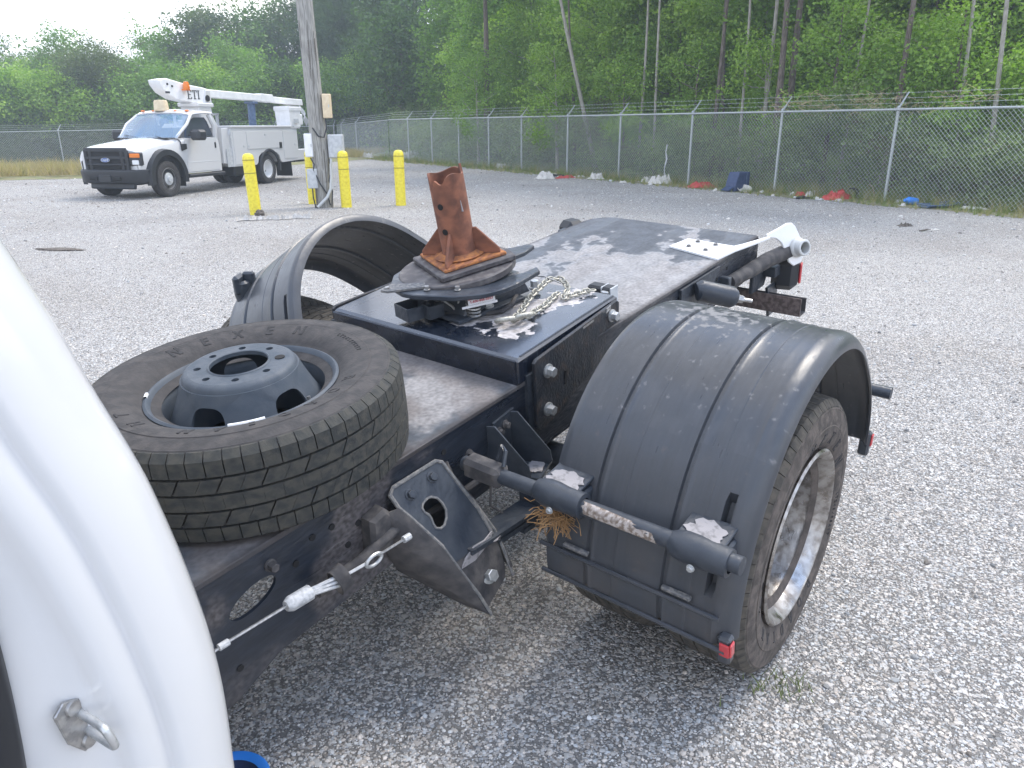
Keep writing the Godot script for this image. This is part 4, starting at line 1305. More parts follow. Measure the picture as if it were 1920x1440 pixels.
	part("socket_wedge", MB.new().tube([Vector3(RU + 0.03, RW + 0.02, 0.57), Vector3(RU + 0.04, RW + 0.06, 0.58), Vector3(RU + 0.03, RW + 0.055, 0.6), Vector3(RU + 0.01, RW + 0.02, 0.605)], 0.006, 6), m.frame, rp)
	for z in [0.79, 1.165]:
		var cl := part("rod_clamp", MB.new().lathe([[0.021, -0.07], [0.025, -0.069], [0.032, -0.055], [0.0365, -0.035], [0.0365, -0.005], [0.034, 0.02], [0.033, 0.07], [0.022, 0.072]], 20, T(RU + 0.002, RW + 0.002, z, 90, 0, 0)).prism([[0, 0.02], [0.1, 0.012], [0.1, -0.05], [0, -0.03]], 0.11, T(RU, RW, z, 0, 0, 0), 0.006), m.frame, rp)
		part("clamp_screw", MB.new().hexbolt(0.007, 0.008, Transform3D(Basis(Vector3.UP, -PI / 2), Vector3(RU - 0.042, RW - 0.012, z))), m.zinc, cl)
		part("residue", MB.new().prism(blob(0.04, 0.055, int(z * 100)), 0.002, Transform3D(Basis(Vector3.BACK, 0.1), Vector3(RU + 0.035, RW + 0.034, z - 0.005)) * plan(0.0)), m.residue, cl)
		part("clamp_flange", MB.new().box(Vector3(0.1, 0.008, 0.11), Transform3D(Basis(Vector3.BACK, 0.1), Vector3(RU + 0.04, RW + 0.028, z - 0.005)), 0.002), m.frame, cl)
	var rd := MB.new()
	var rr := RandomNumberGenerator.new()
	rr.seed = 3
	var band := []
	for i in 15:
		var row := []
		for k in 9:
			var a := -0.4 + 1.75 * k / 8.0
			var z := 0.865 + 0.2 * i / 14.0 + 0.008 * rr.randf()
			var edge_ := 0.0215 + 0.0012 * rr.randf()
			if (k == 0 or k == 8 or i == 0 or i == 14): edge_ = 0.0205
			row.append(Vector3(RU - cos(a) * edge_, RW + 0.003 + sin(a) * edge_, z))
		band.append(row)
	part("crusted_residue", rd.sheet(band), m.greasy_pale, rp)
	# --- tail
	build_tail(tp, off, o)
	build_cab(o, off)

func blob(rx: float, ry: float, seed_: int) -> Array:
	var f := noise(seed_, 1.0, 4)
	var p := []
	for i in 30:
		var d := Vector2.from_angle(TAU * i / 30)
		p.append(d * Vector2(rx, ry) * (0.85 + 0.4 * f.get_noise_2d(d.x * 1.1, d.y * 1.1) + 0.12 * f.get_noise_2d(d.x * 4.0, d.y * 4.0)))
	return p

func hexagon(r: float) -> Array:
	var p := []
	for i in 6: p.append(Vector2.from_angle(TAU * i / 6) * r)
	return p

func build_hangers(tp: Callable) -> void:
	# open gusset under the hitch box
	var g := MB.new()
	g.prism([[-0.182, -0.155], [-0.148, -0.067], [-0.053, -0.057], [-0.02, -0.24], [-0.17, -0.24]], 0.008, T(0, 0, 0.443))
	var flange := [[0.44, -0.062], [0.465, -0.06], [0.56, -0.18], [0.565, -0.215], [0.55, -0.235], [0.44, -0.235]]
	var q := []
	for p in flange: q.append(Vector2(p[0], p[1]))
	# flange outlines lie in (v, w): turn x to z
	var tz := func(u: float, yaw: float) -> Transform3D:
		return Transform3D(Basis(Vector3.UP, -PI / 2 + yaw), Vector3(u, 0, 0))
	g.prism(q, 0.006, Transform3D(Basis(Vector3.UP, 0.0), Vector3()) * Transform3D(Basis(Vector3(0.35, 0, 0.94), Vector3.UP, Vector3(-0.94, 0, 0.35)), Vector3(-0.33, 0, 0.03)), 0.001)
	g.prism(q, 0.006, Transform3D(Basis(Vector3(0.35, 0, 0.94), Vector3.UP, Vector3(-0.94, 0, 0.35)), Vector3(-0.225, 0, 0.03)), 0.001)
	var gn: Node3D = tp.call("gusset_bracket", g, m.frame)
	part("floor_plate", MB.new().box(Vector3(0.11, 0.01, 0.13), T(-0.08, -0.232, 0.5, 0, 18, 0)), m.frame, gn)
	part("stop_pad", MB.new().box(Vector3(0.04, 0.028, 0.11), T(-0.11, -0.25, 0.5, 0, 20, 0), 0.004), m.black_plastic, gn)
	part("residue", MB.new().prism(blob(0.045, 0.03, 6), 0.003, plan(-0.224, 0.3, Vector3(-0.07, 0, 0.53))), m.residue, gn)
	for p in [[-0.1, -0.09], [-0.13, -0.1], [-0.14, -0.17]]:
		part("bolt", MB.new().hexbolt(0.01, 0.016, T(p[0], p[1], 0.448)), m.frame_dirty, gn)
	# spring hanger: plate with a kidney hole, over a cast shoe
	var P := func(u: float, w: float, v: float) -> Vector3: return Vector3(u, w, v)
	var face := MB.new()
	var out := [Vector2(0.0, 0.0), Vector2(0.018, 0.012), Vector2(0.172, 0.012), Vector2(0.188, 0.0), Vector2(0.19, -0.02), Vector2(0.205, -0.16), Vector2(0.2, -0.245), Vector2(0.05, -0.245), Vector2(0.045, -0.19), Vector2(0.012, -0.075), Vector2(0.0, -0.04)]
	var hole := []
	for kq in [[0.055, -0.086], [0.066, -0.0835], [0.078, -0.087], [0.09, -0.1], [0.095, -0.122], [0.093, -0.148], [0.081, -0.171], [0.064, -0.187], [0.05, -0.189], [0.039, -0.179], [0.0385, -0.163], [0.043, -0.143], [0.042, -0.128], [0.036, -0.116], [0.037, -0.1], [0.045, -0.09]]:
		hole.append(Vector2(kq[0] * 1.05 + 0.018, kq[1] * 0.82 + 0.008))
	# face axes: across the truck's length, and down and out
	var dx := Vector3(1, -0.02, 0)
	var dy := Vector3(-0.12, 0.86, -0.5).normalized()
	var ft := Transform3D(Basis(dx, dy, dx.cross(dy).normalized()), Vector3(-0.562, -0.072, 0.45))
	face.plate_hole(out, hole, 0.008, ft, 48)
	var hn: Node3D = tp.call("spring_hanger", face, m.frame)
	# rolled edges
	var path := []
	for k in [8, 9, 10, 0, 1, 2, 3, 4, 5, 6]: path.append(ft * Vector3(out[k].x, out[k].y, 0.003))
	part("rolled_edge", MB.new().tube(path, 0.006, 7), m.edge, hn)
	var kh := []
	for p in hole + [hole[0]]: kh.append(ft * Vector3(p.x, p.y, 0.004))
	part("rolled_edge", MB.new().tube(kh, 0.0035, 6, false), m.edge, hn)
	for p in [[0.05, -0.028], [0.135, -0.02]]:
		part("bolt", MB.new().hexbolt(0.012, 0.012, ft * T(p[0], p[1], 0.004)), m.frame, hn)
	var A := func(x: float, y: float, z := 0.0) -> Vector3: return ft * Vector3(x, y, z)
	# left cheek and right cheek of the hanger
	var cheek := MB.new()
	var lc := [A.call(0.0, -0.04), A.call(0.045, -0.19), A.call(0.055, -0.3), A.call(0.07, -0.42, -0.02)]
	var lcb := [Vector3(-0.615, -0.09, 0.44), Vector3(-0.6, -0.2, 0.44), Vector3(-0.56, -0.31, 0.44), Vector3(-0.46, -0.42, 0.46)]
	var row := []
	for k in 4: row.append([lcb[k], (lcb[k] as Vector3).lerp(lc[k], 0.5) + Vector3(-0.012, 0, 0.012), lc[k]])
	cheek.sheet(row, 0.008)
	var rc := [A.call(0.19, -0.02), A.call(0.21, -0.16), A.call(0.215, -0.26), A.call(0.2, -0.36, -0.01)]
	var rcb := [Vector3(-0.35, -0.09, 0.44), Vector3(-0.32, -0.2, 0.45), Vector3(-0.3, -0.3, 0.47), Vector3(-0.29, -0.38, 0.5)]
	row = []
	for k in 4: row.append([rc[k], rcb[k]])
	cheek.sheet(row, 0.008)
	cheek.sheet([[A.call(0.05, -0.235, -0.004), A.call(0.2, -0.24, -0.004)], [A.call(0.055, -0.28, -0.012), A.call(0.205, -0.28, -0.012)], [A.call(0.065, -0.34, -0.03), A.call(0.2, -0.34, -0.03)], [A.call(0.072, -0.42, -0.05), A.call(0.19, -0.38, -0.05)]], 0.008)
	part("cast_shoe", cheek, m.frame_dirty, hn)
	part("shoe_lip", MB.new().tube([A.call(0.045, -0.19, 0.002), A.call(0.052, -0.28, 0.0), A.call(0.065, -0.36, -0.01), A.call(0.07, -0.43, -0.02)], 0.005, 6), m.edge, hn)
	part("shoe_lip", MB.new().tube([A.call(0.208, -0.13, 0.0), A.call(0.216, -0.24, 0.0), A.call(0.21, -0.3, -0.005), A.call(0.2, -0.385, -0.02)], 0.005, 6), m.edge, hn)
	part("residue", MB.new().prism([[0.0, 0.0], [0.05, -0.006], [0.12, 0.014], [0.135, 0.04], [0.1, 0.03], [0.06, 0.036], [0.02, 0.02]], 0.004, ft * T(0.06, -0.27, -0.002, 25, 0, 0)), m.residue, hn)
	part("spring_eye_bolt", MB.new().hexbolt(0.019, 0.024, ft * T(0.135, -0.34, -0.028, 8, 0, 0)), m.zinc, hn)
	part("rear_lug", MB.new().prism([[-0.04, -0.05], [0.03, -0.06], [0.05, 0.02], [0.02, 0.06], [-0.03, 0.05]], 0.05, T(-0.62, -0.14, 0.455), 0.01), m.frame_dirty, hn)
	# brake line pipe and small lines
	tp.call("brake_line", MB.new().tube([Vector3(-0.83, -0.175, 0.475), Vector3(-0.7, -0.17, 0.48), Vector3(-0.58, -0.15, 0.478)], 0.015, 10), m.frame_dirty)
	tp.call("brake_line", MB.new().tube([Vector3(-0.47, -0.215, 0.43), Vector3(-0.36, -0.2, 0.46), Vector3(-0.25, -0.2, 0.46), Vector3(-0.12, -0.2, 0.46)], 0.01, 8), m.frame_dirty)
	tp.call("hanging_wire", MB.new().tube([Vector3(-0.24, -0.2, 0.5), Vector3(-0.26, -0.26, 0.51), Vector3(-0.22, -0.31, 0.53), Vector3(-0.26, -0.33, 0.52), Vector3(-0.3, -0.29, 0.5)], 0.004, 6), m.frame_dirty)
	# parking brake cable
	var cab: Node3D = tp.call("brake_cable", MB.new().tube([Vector3(-1.2, -0.12, 0.5), Vector3(-1.07, -0.105, 0.515), Vector3(-0.925, -0.118, 0.515)], 0.0035, 6), m.steel)
	part("cable_ferrule", MB.new().tube([Vector3(-1.09, -0.104, 0.515), Vector3(-1.068, -0.106, 0.515)], 0.0075, 8), m.cable_grey, cab)
	var sl := MB.new()
	sl.tube([Vector3(-0.932, -0.118, 0.515), Vector3(-0.92, -0.119, 0.515), Vector3(-0.87, -0.124, 0.515)], [0.012, 0.018, 0.018], 12)
	part("cable_sleeve", sl, m.cable_grey, cab)
	for k in 3:
		var y := -0.112 - 0.013 * k
		part("cable_strand", MB.new().tube([Vector3(-0.875, -0.124, 0.515 + 0.008 * (k - 1)), Vector3(-0.79, y - 0.02, 0.52)], 0.0045, 6), m.cable_grey, cab)
	part("cable_strap", MB.new().lathe([[0.034, -0.016], [0.038, -0.016], [0.038, 0.016], [0.034, 0.016]], 18, Transform3D(Basis(Vector3.BACK, -1.35), Vector3(-0.785, -0.15, 0.51)) * Transform3D(Basis.from_scale(Vector3(1.0, 1.0, 0.6)), Vector3())), m.frame_dirty, cab)
	part("cable_strand", MB.new().tube([Vector3(-0.77, -0.142, 0.52), Vector3(-0.71, -0.15, 0.52)], 0.004, 6), m.cable_grey, cab)
	part("cable_strand", MB.new().tube([Vector3(-0.68, -0.148, 0.522), Vector3(-0.595, -0.156, 0.522)], 0.0035, 6), m.steel, cab)
	part("cable_ferrule", MB.new().tube([Vector3(-0.597, -0.156, 0.522), Vector3(-0.575, -0.158, 0.522)], 0.009, 8), m.cable_grey, cab)
	var lk := []
	for i in 25:
		var a := TAU * i / 24
		lk.append(Vector3(-0.695 + 0.024 * cos(a), -0.15 + 0.013 * sin(a), 0.525))
	part("quick_link", MB.new().tube(lk, 0.0045, 8, false), m.zinc, cab)

func make_fender(called: String, root: Node3D, t: Transform3D, sgn: int) -> void:
	var b := MB.new()
	var cols := []  # (radius, distance outwards)
	cols.append([0.47, 0.0]); cols.append([0.487, 0.001]); cols.append([0.5, 0.006]); cols.append([0.507, 0.018]); cols.append([0.508, 0.03]); cols.append_array([[0.508, 0.036], [0.508, 0.04], [0.508, 0.054], [0.508, 0.058]])
	for s in [0.08, 0.125]: cols.append([0.508, s])
	for g in [0.14, 0.35]:
		cols.append_array([[0.508, g - 0.008], [0.5005, g - 0.004], [0.5005, g + 0.004], [0.511, g + 0.008], [0.511, g + 0.014], [0.508, g + 0.02]])
		if g < 0.2:
			for s in [0.2, 0.215, 0.2165, 0.23, 0.28, 0.32]: cols.append([0.508 + (0.0012 if s > 0.2155 and s < 0.29 else 0.0), s])
	cols.append_array([[0.508, 0.39], [0.5085, 0.415], [0.5065, 0.417], [0.507, 0.44], [0.507, 0.452], [0.507, 0.456], [0.507, 0.47], [0.508, 0.476], [0.509, 0.484], [0.506, 0.5], [0.499, 0.513], [0.489, 0.522], [0.48, 0.527], [0.47, 0.53], [0.467, 0.53]])
	var rows := []
	var na := 74
	for i in na + 1:
		var deg := -4.0 + 190.0 * i / na
		var a := deg_to_rad(deg)
		var row := []
		for c in cols:
			var r: float = c[0]
			r += 0.05 * smoothstep(45.0, -4.0, deg)
			r += 0.012 * smoothstep(150.0, 186.0, deg)
			if deg > 147.0 and deg < 172.0 and (c[1] > 0.453 and c[1] < 0.473 or sgn < 0 and c[1] > 0.038 and c[1] < 0.056): r -= 0.03
			if deg > 177.0 and c[1] > 0.01 and c[1] < 0.5: r += 0.012
			row.append(Vector3(r * cos(a), r * sin(a), c[1] * sgn))
		rows.append(row)
	if sgn < 0:
		for q in rows: q.reverse()
	rows.reverse()
	b.sheet(rows, 0.006)
	b.uv.resize(b.v.size())
	for i in b.v.size():
		var p := b.v[i]
		b.uv[i] = Vector2(p.z * sgn / 0.53, 1.0 - (fposmod(rad_to_deg(atan2(p.y, p.x)) + 20.0, 360.0)) / 215.0)
	var f := part(called, b, fender_skin(), root, 30.0)
	f.transform = t
	# lip along the front bottom edge
	for q in [[176.6, 0.004, 0.5], [186.2, 0.004, 0.52]]:
		var a := deg_to_rad(q[0])
		var c := Vector3(cos(a), sin(a), 0)
		part("bottom_lip", MB.new().tube([c * 0.536 + Vector3(0, 0, q[1] * sgn), c * 0.536 + Vector3(0, 0, q[2] * sgn)], 0.006, 8), m.fender, f)
	for s in [0.11, 0.39]:
		var a := deg_to_rad(174.8)
		part("lip_tab", MB.new().box(Vector3(0.014, 0.012, 0.075), Transform3D(Basis(), Vector3(cos(a) * 0.528, sin(a) * 0.528, s * sgn)), 0.003), m.edge, f)
	# end clips with red reflectors
	for q in [[186.5, 0.532], [-5.5, 0.575]]:
		var a := deg_to_rad(q[0])
		var at := Vector3(cos(a) * q[1], sin(a) * q[1], 0.515 * sgn)
		var rb := Basis(Vector3.BACK, a)
		part("end_clip", MB.new().box(Vector3(0.03, 0.085, 0.032), Transform3D(rb, at - Vector3(cos(a), sin(a), 0) * 0.012), 0.006), m.fender, f)
		part("red_reflector", MB.new().box(Vector3(0.022, 0.042, 0.006), Transform3D(rb, at + Vector3(-cos(a) * 0.004, -sin(a) * 0.004 + 0.012, 0.018 * sgn)), 0.004), m.red_lens, f)
		part("reflector_face", MB.new().box(Vector3(0.006, 0.04, 0.024), Transform3D(rb, at + Vector3(cos(a) * 0.006, sin(a) * 0.006 + 0.01, 0.004 * sgn)), 0.002), m.red_lens, f)
	# rear rod end with clamp
	var a2 := deg_to_rad(12.0)
	var rc := Vector3(cos(a2) * 0.605, sin(a2) * 0.605, 0)
	part("rear_rod", MB.new().tube([rc + Vector3(0, 0, -0.1 * sgn), rc + Vector3(0, 0, 0.56 * sgn)], 0.02, 16), m.frame, f)
	part("rear_clamp", MB.new().box(Vector3(0.07, 0.085, 0.1), Transform3D(Basis(Vector3.BACK, a2), rc - Vector3(0.02, 0, -0.43 * sgn)), 0.01), m.frame, f)

var skin: StandardMaterial3D
func fender_skin() -> StandardMaterial3D:
	if skin: return skin
	var f1 := noise(71, 3.0, 5)
	var f2 := noise(72, 30.0, 4)
	var f3 := noise(73, 9.0, 5)
	skin = m.fender.duplicate()
	skin.uv1_triplanar = false
	skin.uv1_scale = Vector3.ONE
	var dirt := func(x: float, y: float) -> float:
		var deg := 195.0 - 215.0 * y
		var s := x * 0.53
		var arc := deg * 0.0087
		var d: float = 0.05 * smoothstep(-0.2, 0.5, f3.get_noise_2d(s * 1.5, arc))
		d += 0.55 * smoothstep(0.3, 0.62, 0.8 * f3.get_noise_2d(s * 3.0 + 4.0, arc * 3.0) + 0.55 * exp(-pow((deg - 84.0) / 11.0, 2.0) - pow((s - 0.19) / 0.12, 2.0)))
		d += 0.3 * smoothstep(140.0, 180.0, deg) * smoothstep(-0.3, 0.5, f1.get_noise_2d(s * 2.0, arc * 2.0))
		if f2.get_noise_2d(s * 3.0 + 9.0, arc * 3.0) > 0.88: d += 0.4
		return clampf(d, 0.0, 1.0)
	skin.albedo_texture = painted(512, 768, func(x: float, y: float) -> Vector3:
		var deg := 195.0 - 215.0 * y
		var s := x * 0.53
		var streak := f1.get_noise_2d(s * 26.0, deg * 0.012)
		var c := Vector3(0.047, 0.052, 0.061) * (1.0 + 0.12 * streak + 0.1 * f1.get_noise_2d(s, deg * 0.02))
		var dust := Vector3(0.24, 0.235, 0.235) if deg < 135.0 else Vector3(0.095, 0.085, 0.08)
		return c.lerp(dust, dirt.call(x, y)))
	skin.roughness_texture = painted(256, 384, func(x: float, y: float) -> Vector3:
		var s := x * 0.53
		var deg := 195.0 - 215.0 * y
		var r: float = 0.29 + 0.06 * f1.get_noise_2d(s * 26.0, deg * 0.012) + 0.05 * f3.get_noise_2d(s, deg * 0.01) + 0.5 * float(dirt.call(x, y)) + 0.22 * smoothstep(140.0, 175.0, deg)
		return Vector3(r, r, r) * r)
	skin.roughness_texture_channel = BaseMaterial3D.TEXTURE_CHANNEL_RED
	return skin

func make_tyre(root: Node3D, side: Material, tread: Material, lettering: bool) -> void:
	if not wheel_kit.has("side"):
		var prof := [[0.2, -0.085], [0.216, -0.1], [0.238, -0.107], [0.246, -0.11], [0.25, -0.114], [0.27, -0.121], [0.3, -0.1205], [0.318, -0.1205], [0.32, -0.122], [0.323, -0.122], [0.325, -0.12], [0.345, -0.121], [0.366, -0.116], [0.37, -0.117], [0.374, -0.114], [0.386, -0.104], [0.389, -0.09], [0.3905, 0.0], [0.389, 0.09], [0.386, 0.104], [0.374, 0.114], [0.37, 0.117], [0.366, 0.116], [0.345, 0.121], [0.325, 0.12], [0.323, 0.122], [0.32, 0.122], [0.318, 0.1205], [0.3, 0.1205], [0.272, 0.112], [0.256, 0.103], [0.248, 0.095], [0.24, 0.088], [0.216, 0.08], [0.2, 0.07]]
		wheel_kit.side = MB.new().lathe(prof, 96)
		var tb := MB.new()
		var blk := func(a0: float, a1: float, y0: float, y1: float, skew: float, r0: float, r1: float, down: float) -> void:
			var nseg := 2
			for k in nseg:
				var b0 := a0 + (a1 - a0) * k / nseg
				var b1 := a0 + (a1 - a0) * (k + 1) / nseg
				var V := func(a: float, y: float, r: float) -> Vector3:
					var aa := a + skew * (y - y0) / (y1 - y0)
					return Vector3(r * cos(aa), y, -r * sin(aa))
				tb.quad(V.call(b0, y0, r0), V.call(b1, y0, r0), V.call(b1, y1, r1), V.call(b0, y1, r1))
				tb.quad(V.call(b0, y0, r0 - 0.012), V.call(b1, y0, r0 - 0.012), V.call(b1, y0, r0), V.call(b0, y0, r0))
				tb.quad(V.call(b0, y1, r1), V.call(b1, y1, r1), V.call(b1, y1, r1 - 0.012), V.call(b0, y1, r1 - 0.012))
				if k == 0: tb.quad(V.call(b0, y0, r0 - 0.012), V.call(b0, y0, r0), V.call(b0, y1, r1), V.call(b0, y1, r1 - 0.012))
				if k == nseg - 1: tb.quad(V.call(b1, y0, r0), V.call(b1, y0, r0 - 0.012), V.call(b1, y1, r1 - 0.012), V.call(b1, y1, r1))
		for s in [-1, 1]:
			var n := 64
			for i in n:
				var a := TAU * i / n
				var w := TAU / n * 0.93
				if s > 0:
					blk.call(a, a + w, 0.064, 0.1, 0.0, 0.399, 0.3955, 0.0)
					blk.call(a, a + w, 0.1, 0.1145, 0.0, 0.3955, 0.378, 0.0)
				else:
					blk.call(a, a + w, -0.1, -0.064, 0.0, 0.3955, 0.399, 0.0)
					blk.call(a, a + w, -0.1145, -0.1, 0.0, 0.378, 0.3955, 0.0)
			n = 54
			for i in n:
				var a := TAU * i / n
				var w := TAU / n * 0.9
				if i % 2 == 0: w = TAU / n * 0.98
				if s > 0: blk.call(a, a + w, 0.024, 0.058, 0.05, 0.4, 0.3995, 0.0)
				else: blk.call(a, a + w, -0.058, -0.024, 0.05, 0.3995, 0.4, 0.0)
		for i in 60:
			var a := TAU * i / 60
			blk.call(a, a + TAU / 60.0 * 0.985, -0.018, 0.018, 0.0, 0.4002, 0.4002, 0.0)
		wheel_kit.tread = tb
	part("tyre_carcass", wheel_kit.side, side, root)
	part("tyre_tread", wheel_kit.tread, tread, root, 25.0)
	if lettering:
		var lb := MB.new()
		arc_text(lb, "NEXEN", 0.05, 0.289, 1.02, 0.31, 0.1135)
		arc_text(lb, "ROADIAN HT", 0.042, 0.29, -2.2, 0.245, 0.1138)
		arc_text(lb, "LT245/75R17", 0.016, 0.3, -0.3, 0.045, 0.117)
		part("sidewall_lettering", lb, m.letter, root, 0.0)

# letters along the sidewall; mid = angle of the middle, seen from outside
func arc_text(b: MB, s: String, size: float, r: float, mid: float, step: float, y: float) -> void:
	for i in s.length():
		if s[i] == " ": continue
		var a := mid - (i - (s.length() - 1) / 2.0) * step
		var rad := Vector3(cos(a), 0, -sin(a))
		var tan := Vector3(sin(a), 0, cos(a))
		var t := Transform3D(Basis(tan, rad, Vector3.UP), rad * r + Vector3(0, y, 0)) * Transform3D(Basis(Vector3.RIGHT, 0.27), Vector3())
		b.text(s[i], size, 0.009, t, true)

func build_tail(tp: Callable, off: Vector3, o: Node3D) -> void:
	# white bracket bolted on the deck, with a neck and a round fitting
	var wp := MB.new().prism(fl([[1.35, 0.436], [1.43, 0.17], [1.575, 0.19], [1.555, 0.42], [1.6, 0.44], [1.76, 0.492], [1.755, 0.505], [1.6, 0.475], [1.5, 0.452]]), 0.008, plan(0.006), 0.001)
	var w: Node3D = tp.call("white_bracket", wp, m.white_old)
	for q in [[1.46, 0.25], [1.54, 0.255], [1.44, 0.34], [1.53, 0.345]]:
		part("bolt", MB.new().hexbolt(0.009, 0.008, Transform3D(Basis(Vector3.RIGHT, -PI / 2), Vector3(q[0], 0.01, q[1]))), m.edge, w)
	var fb := Transform3D(Basis(Vector3.UP, 0.5) * Basis(Vector3.BACK, -0.2), Vector3(1.9, -0.04, 0.545))
	# face plate across the end: outline in (across, up)
	var face := [Vector2(-0.118, 0.07), Vector2(-0.05, 0.085), Vector2(0.009, 0.1), Vector2(0.036, 0.097), Vector2(0.058, 0.078), Vector2(0.08, 0.035), Vector2(0.096, -0.005), Vector2(0.107, -0.057), Vector2(0.081, -0.095), Vector2(0.036, -0.103), Vector2(0.008, -0.08), Vector2(-0.012, -0.028), Vector2(-0.032, 0.017), Vector2(-0.063, 0.042), Vector2(-0.115, 0.056)]
	var zn := Vector3(-0.398, 0.199, 0.8955)
	var xn := Vector3(0.9138, 0, 0.4061)
	var turn := Transform3D(Basis(xn, zn.cross(xn), zn), Vector3(1.86, -0.05, 0.545))
	part("end_plate", MB.new().prism(face, 0.012, turn, 0.003), m.white_old, w)
	part("threaded_ring", MB.new().lathe([[0.026, 0.0], [0.043, 0.0], [0.046, 0.012], [0.042, 0.02], [0.038, 0.022], [0.038, 0.05], [0.034, 0.054], [0.027, 0.054], [0.026, 0.0]], 26, turn * Transform3D(Basis(Vector3.RIGHT, PI / 2), Vector3(0.055, -0.02, 0.006))), m.pvc, w)
	part("ring_bore", MB.new().cyl(0.0262, 0.01, 20, turn * Transform3D(Basis(Vector3.RIGHT, PI / 2), Vector3(0.055, -0.02, 0.012))), m.dark, w)
	tp.call("filler_pipe", MB.new().tube([Vector3(1.45, -0.12, 0.455), Vector3(1.62, -0.115, 0.475), Vector3(1.76, -0.1, 0.5), Vector3(1.89, -0.085, 0.545)], [0.028, 0.033, 0.036, 0.036], 18), m.frame_dirty)
	tp.call("pipe_bracket", MB.new().box(Vector3(0.03, 0.1, 0.06), T(1.4, -0.13, 0.45), 0.004).prism([[-0.06, -0.05], [0.08, -0.05], [0.12, 0.02], [0.02, 0.06], [-0.06, 0.03]], 0.02, T(1.75, -0.2, 0.46), 0.004), m.frame)
	# bump stop with stud
	var bs: Node3D = tp.call("bump_stop", MB.new().tube([Vector3(1.09, -0.045, 0.47), Vector3(1.1, -0.045, 0.48), Vector3(1.19, -0.085, 0.575), Vector3(1.2, -0.09, 0.583)], [0.03, 0.042, 0.044, 0.036], 22), m.frame)
	part("stud", MB.new().tube([Vector3(1.195, -0.087, 0.58), Vector3(1.225, -0.1, 0.61)], [0.02, 0.016], 6).tube([Vector3(1.225, -0.1, 0.61), Vector3(1.25, -0.11, 0.638)], 0.008, 8), m.steel, bs)
	tp.call("stop_plate", MB.new().prism([[1.0, -0.02], [1.35, -0.02], [1.2, -0.19], [1.0, -0.19]], 0.01, T(0, 0, 0.447)), m.frame)
	# tail lamps
	for side in [1, -1]:
		var c := Vector3(1.93, -0.2, 0.53) if side > 0 else Vector3(1.72, -0.1, -0.56)
		var lamp: Node3D = tp.call("tail_lamp", MB.new().box(Vector3(0.12, 0.16, 0.12), Transform3D(Basis(Vector3.UP, 0.25 * side), c), 0.03), m.black_plastic)
		part("red_lens", MB.new().box(Vector3(0.045, 0.1, 0.012), Transform3D(Basis(Vector3.UP, 0.25 * side), c + Vector3(0.03, -0.005, 0.062 * side)), 0.006), m.red_lens, lamp)
		part("lamp_bracket", MB.new().prism([[-0.09, 0.02], [0.05, 0.02], [0.03, -0.14], [-0.04, -0.14]], 0.014, Transform3D(Basis(), c + Vector3(-0.06, -0.06, -0.03 * side)), 0.003), m.frame, lamp)
		part("lamp_arm", MB.new().box(Vector3(0.06, 0.05, 0.2), Transform3D(Basis(), c + Vector3(-0.1, 0.03, -0.1 * side)), 0.004), m.frame, lamp)
	# rear cross beam below
	var bm: Node3D = tp.call("rear_beam", MB.new().prism([[-0.035, -0.05], [0.035, -0.05], [0.035, 0.02], [0.03, 0.02], [0.03, -0.044], [-0.03, -0.044], [-0.03, 0.035], [-0.035, 0.035]], 1.34, T(1.78, -0.29, 0.01, 0, 0, 0)), m.frame_dirty)
	part("beam_web", MB.new().box(Vector3(0.006, 0.085, 1.34), T(1.742, -0.295, 0.01)), m.rust_dark, bm)

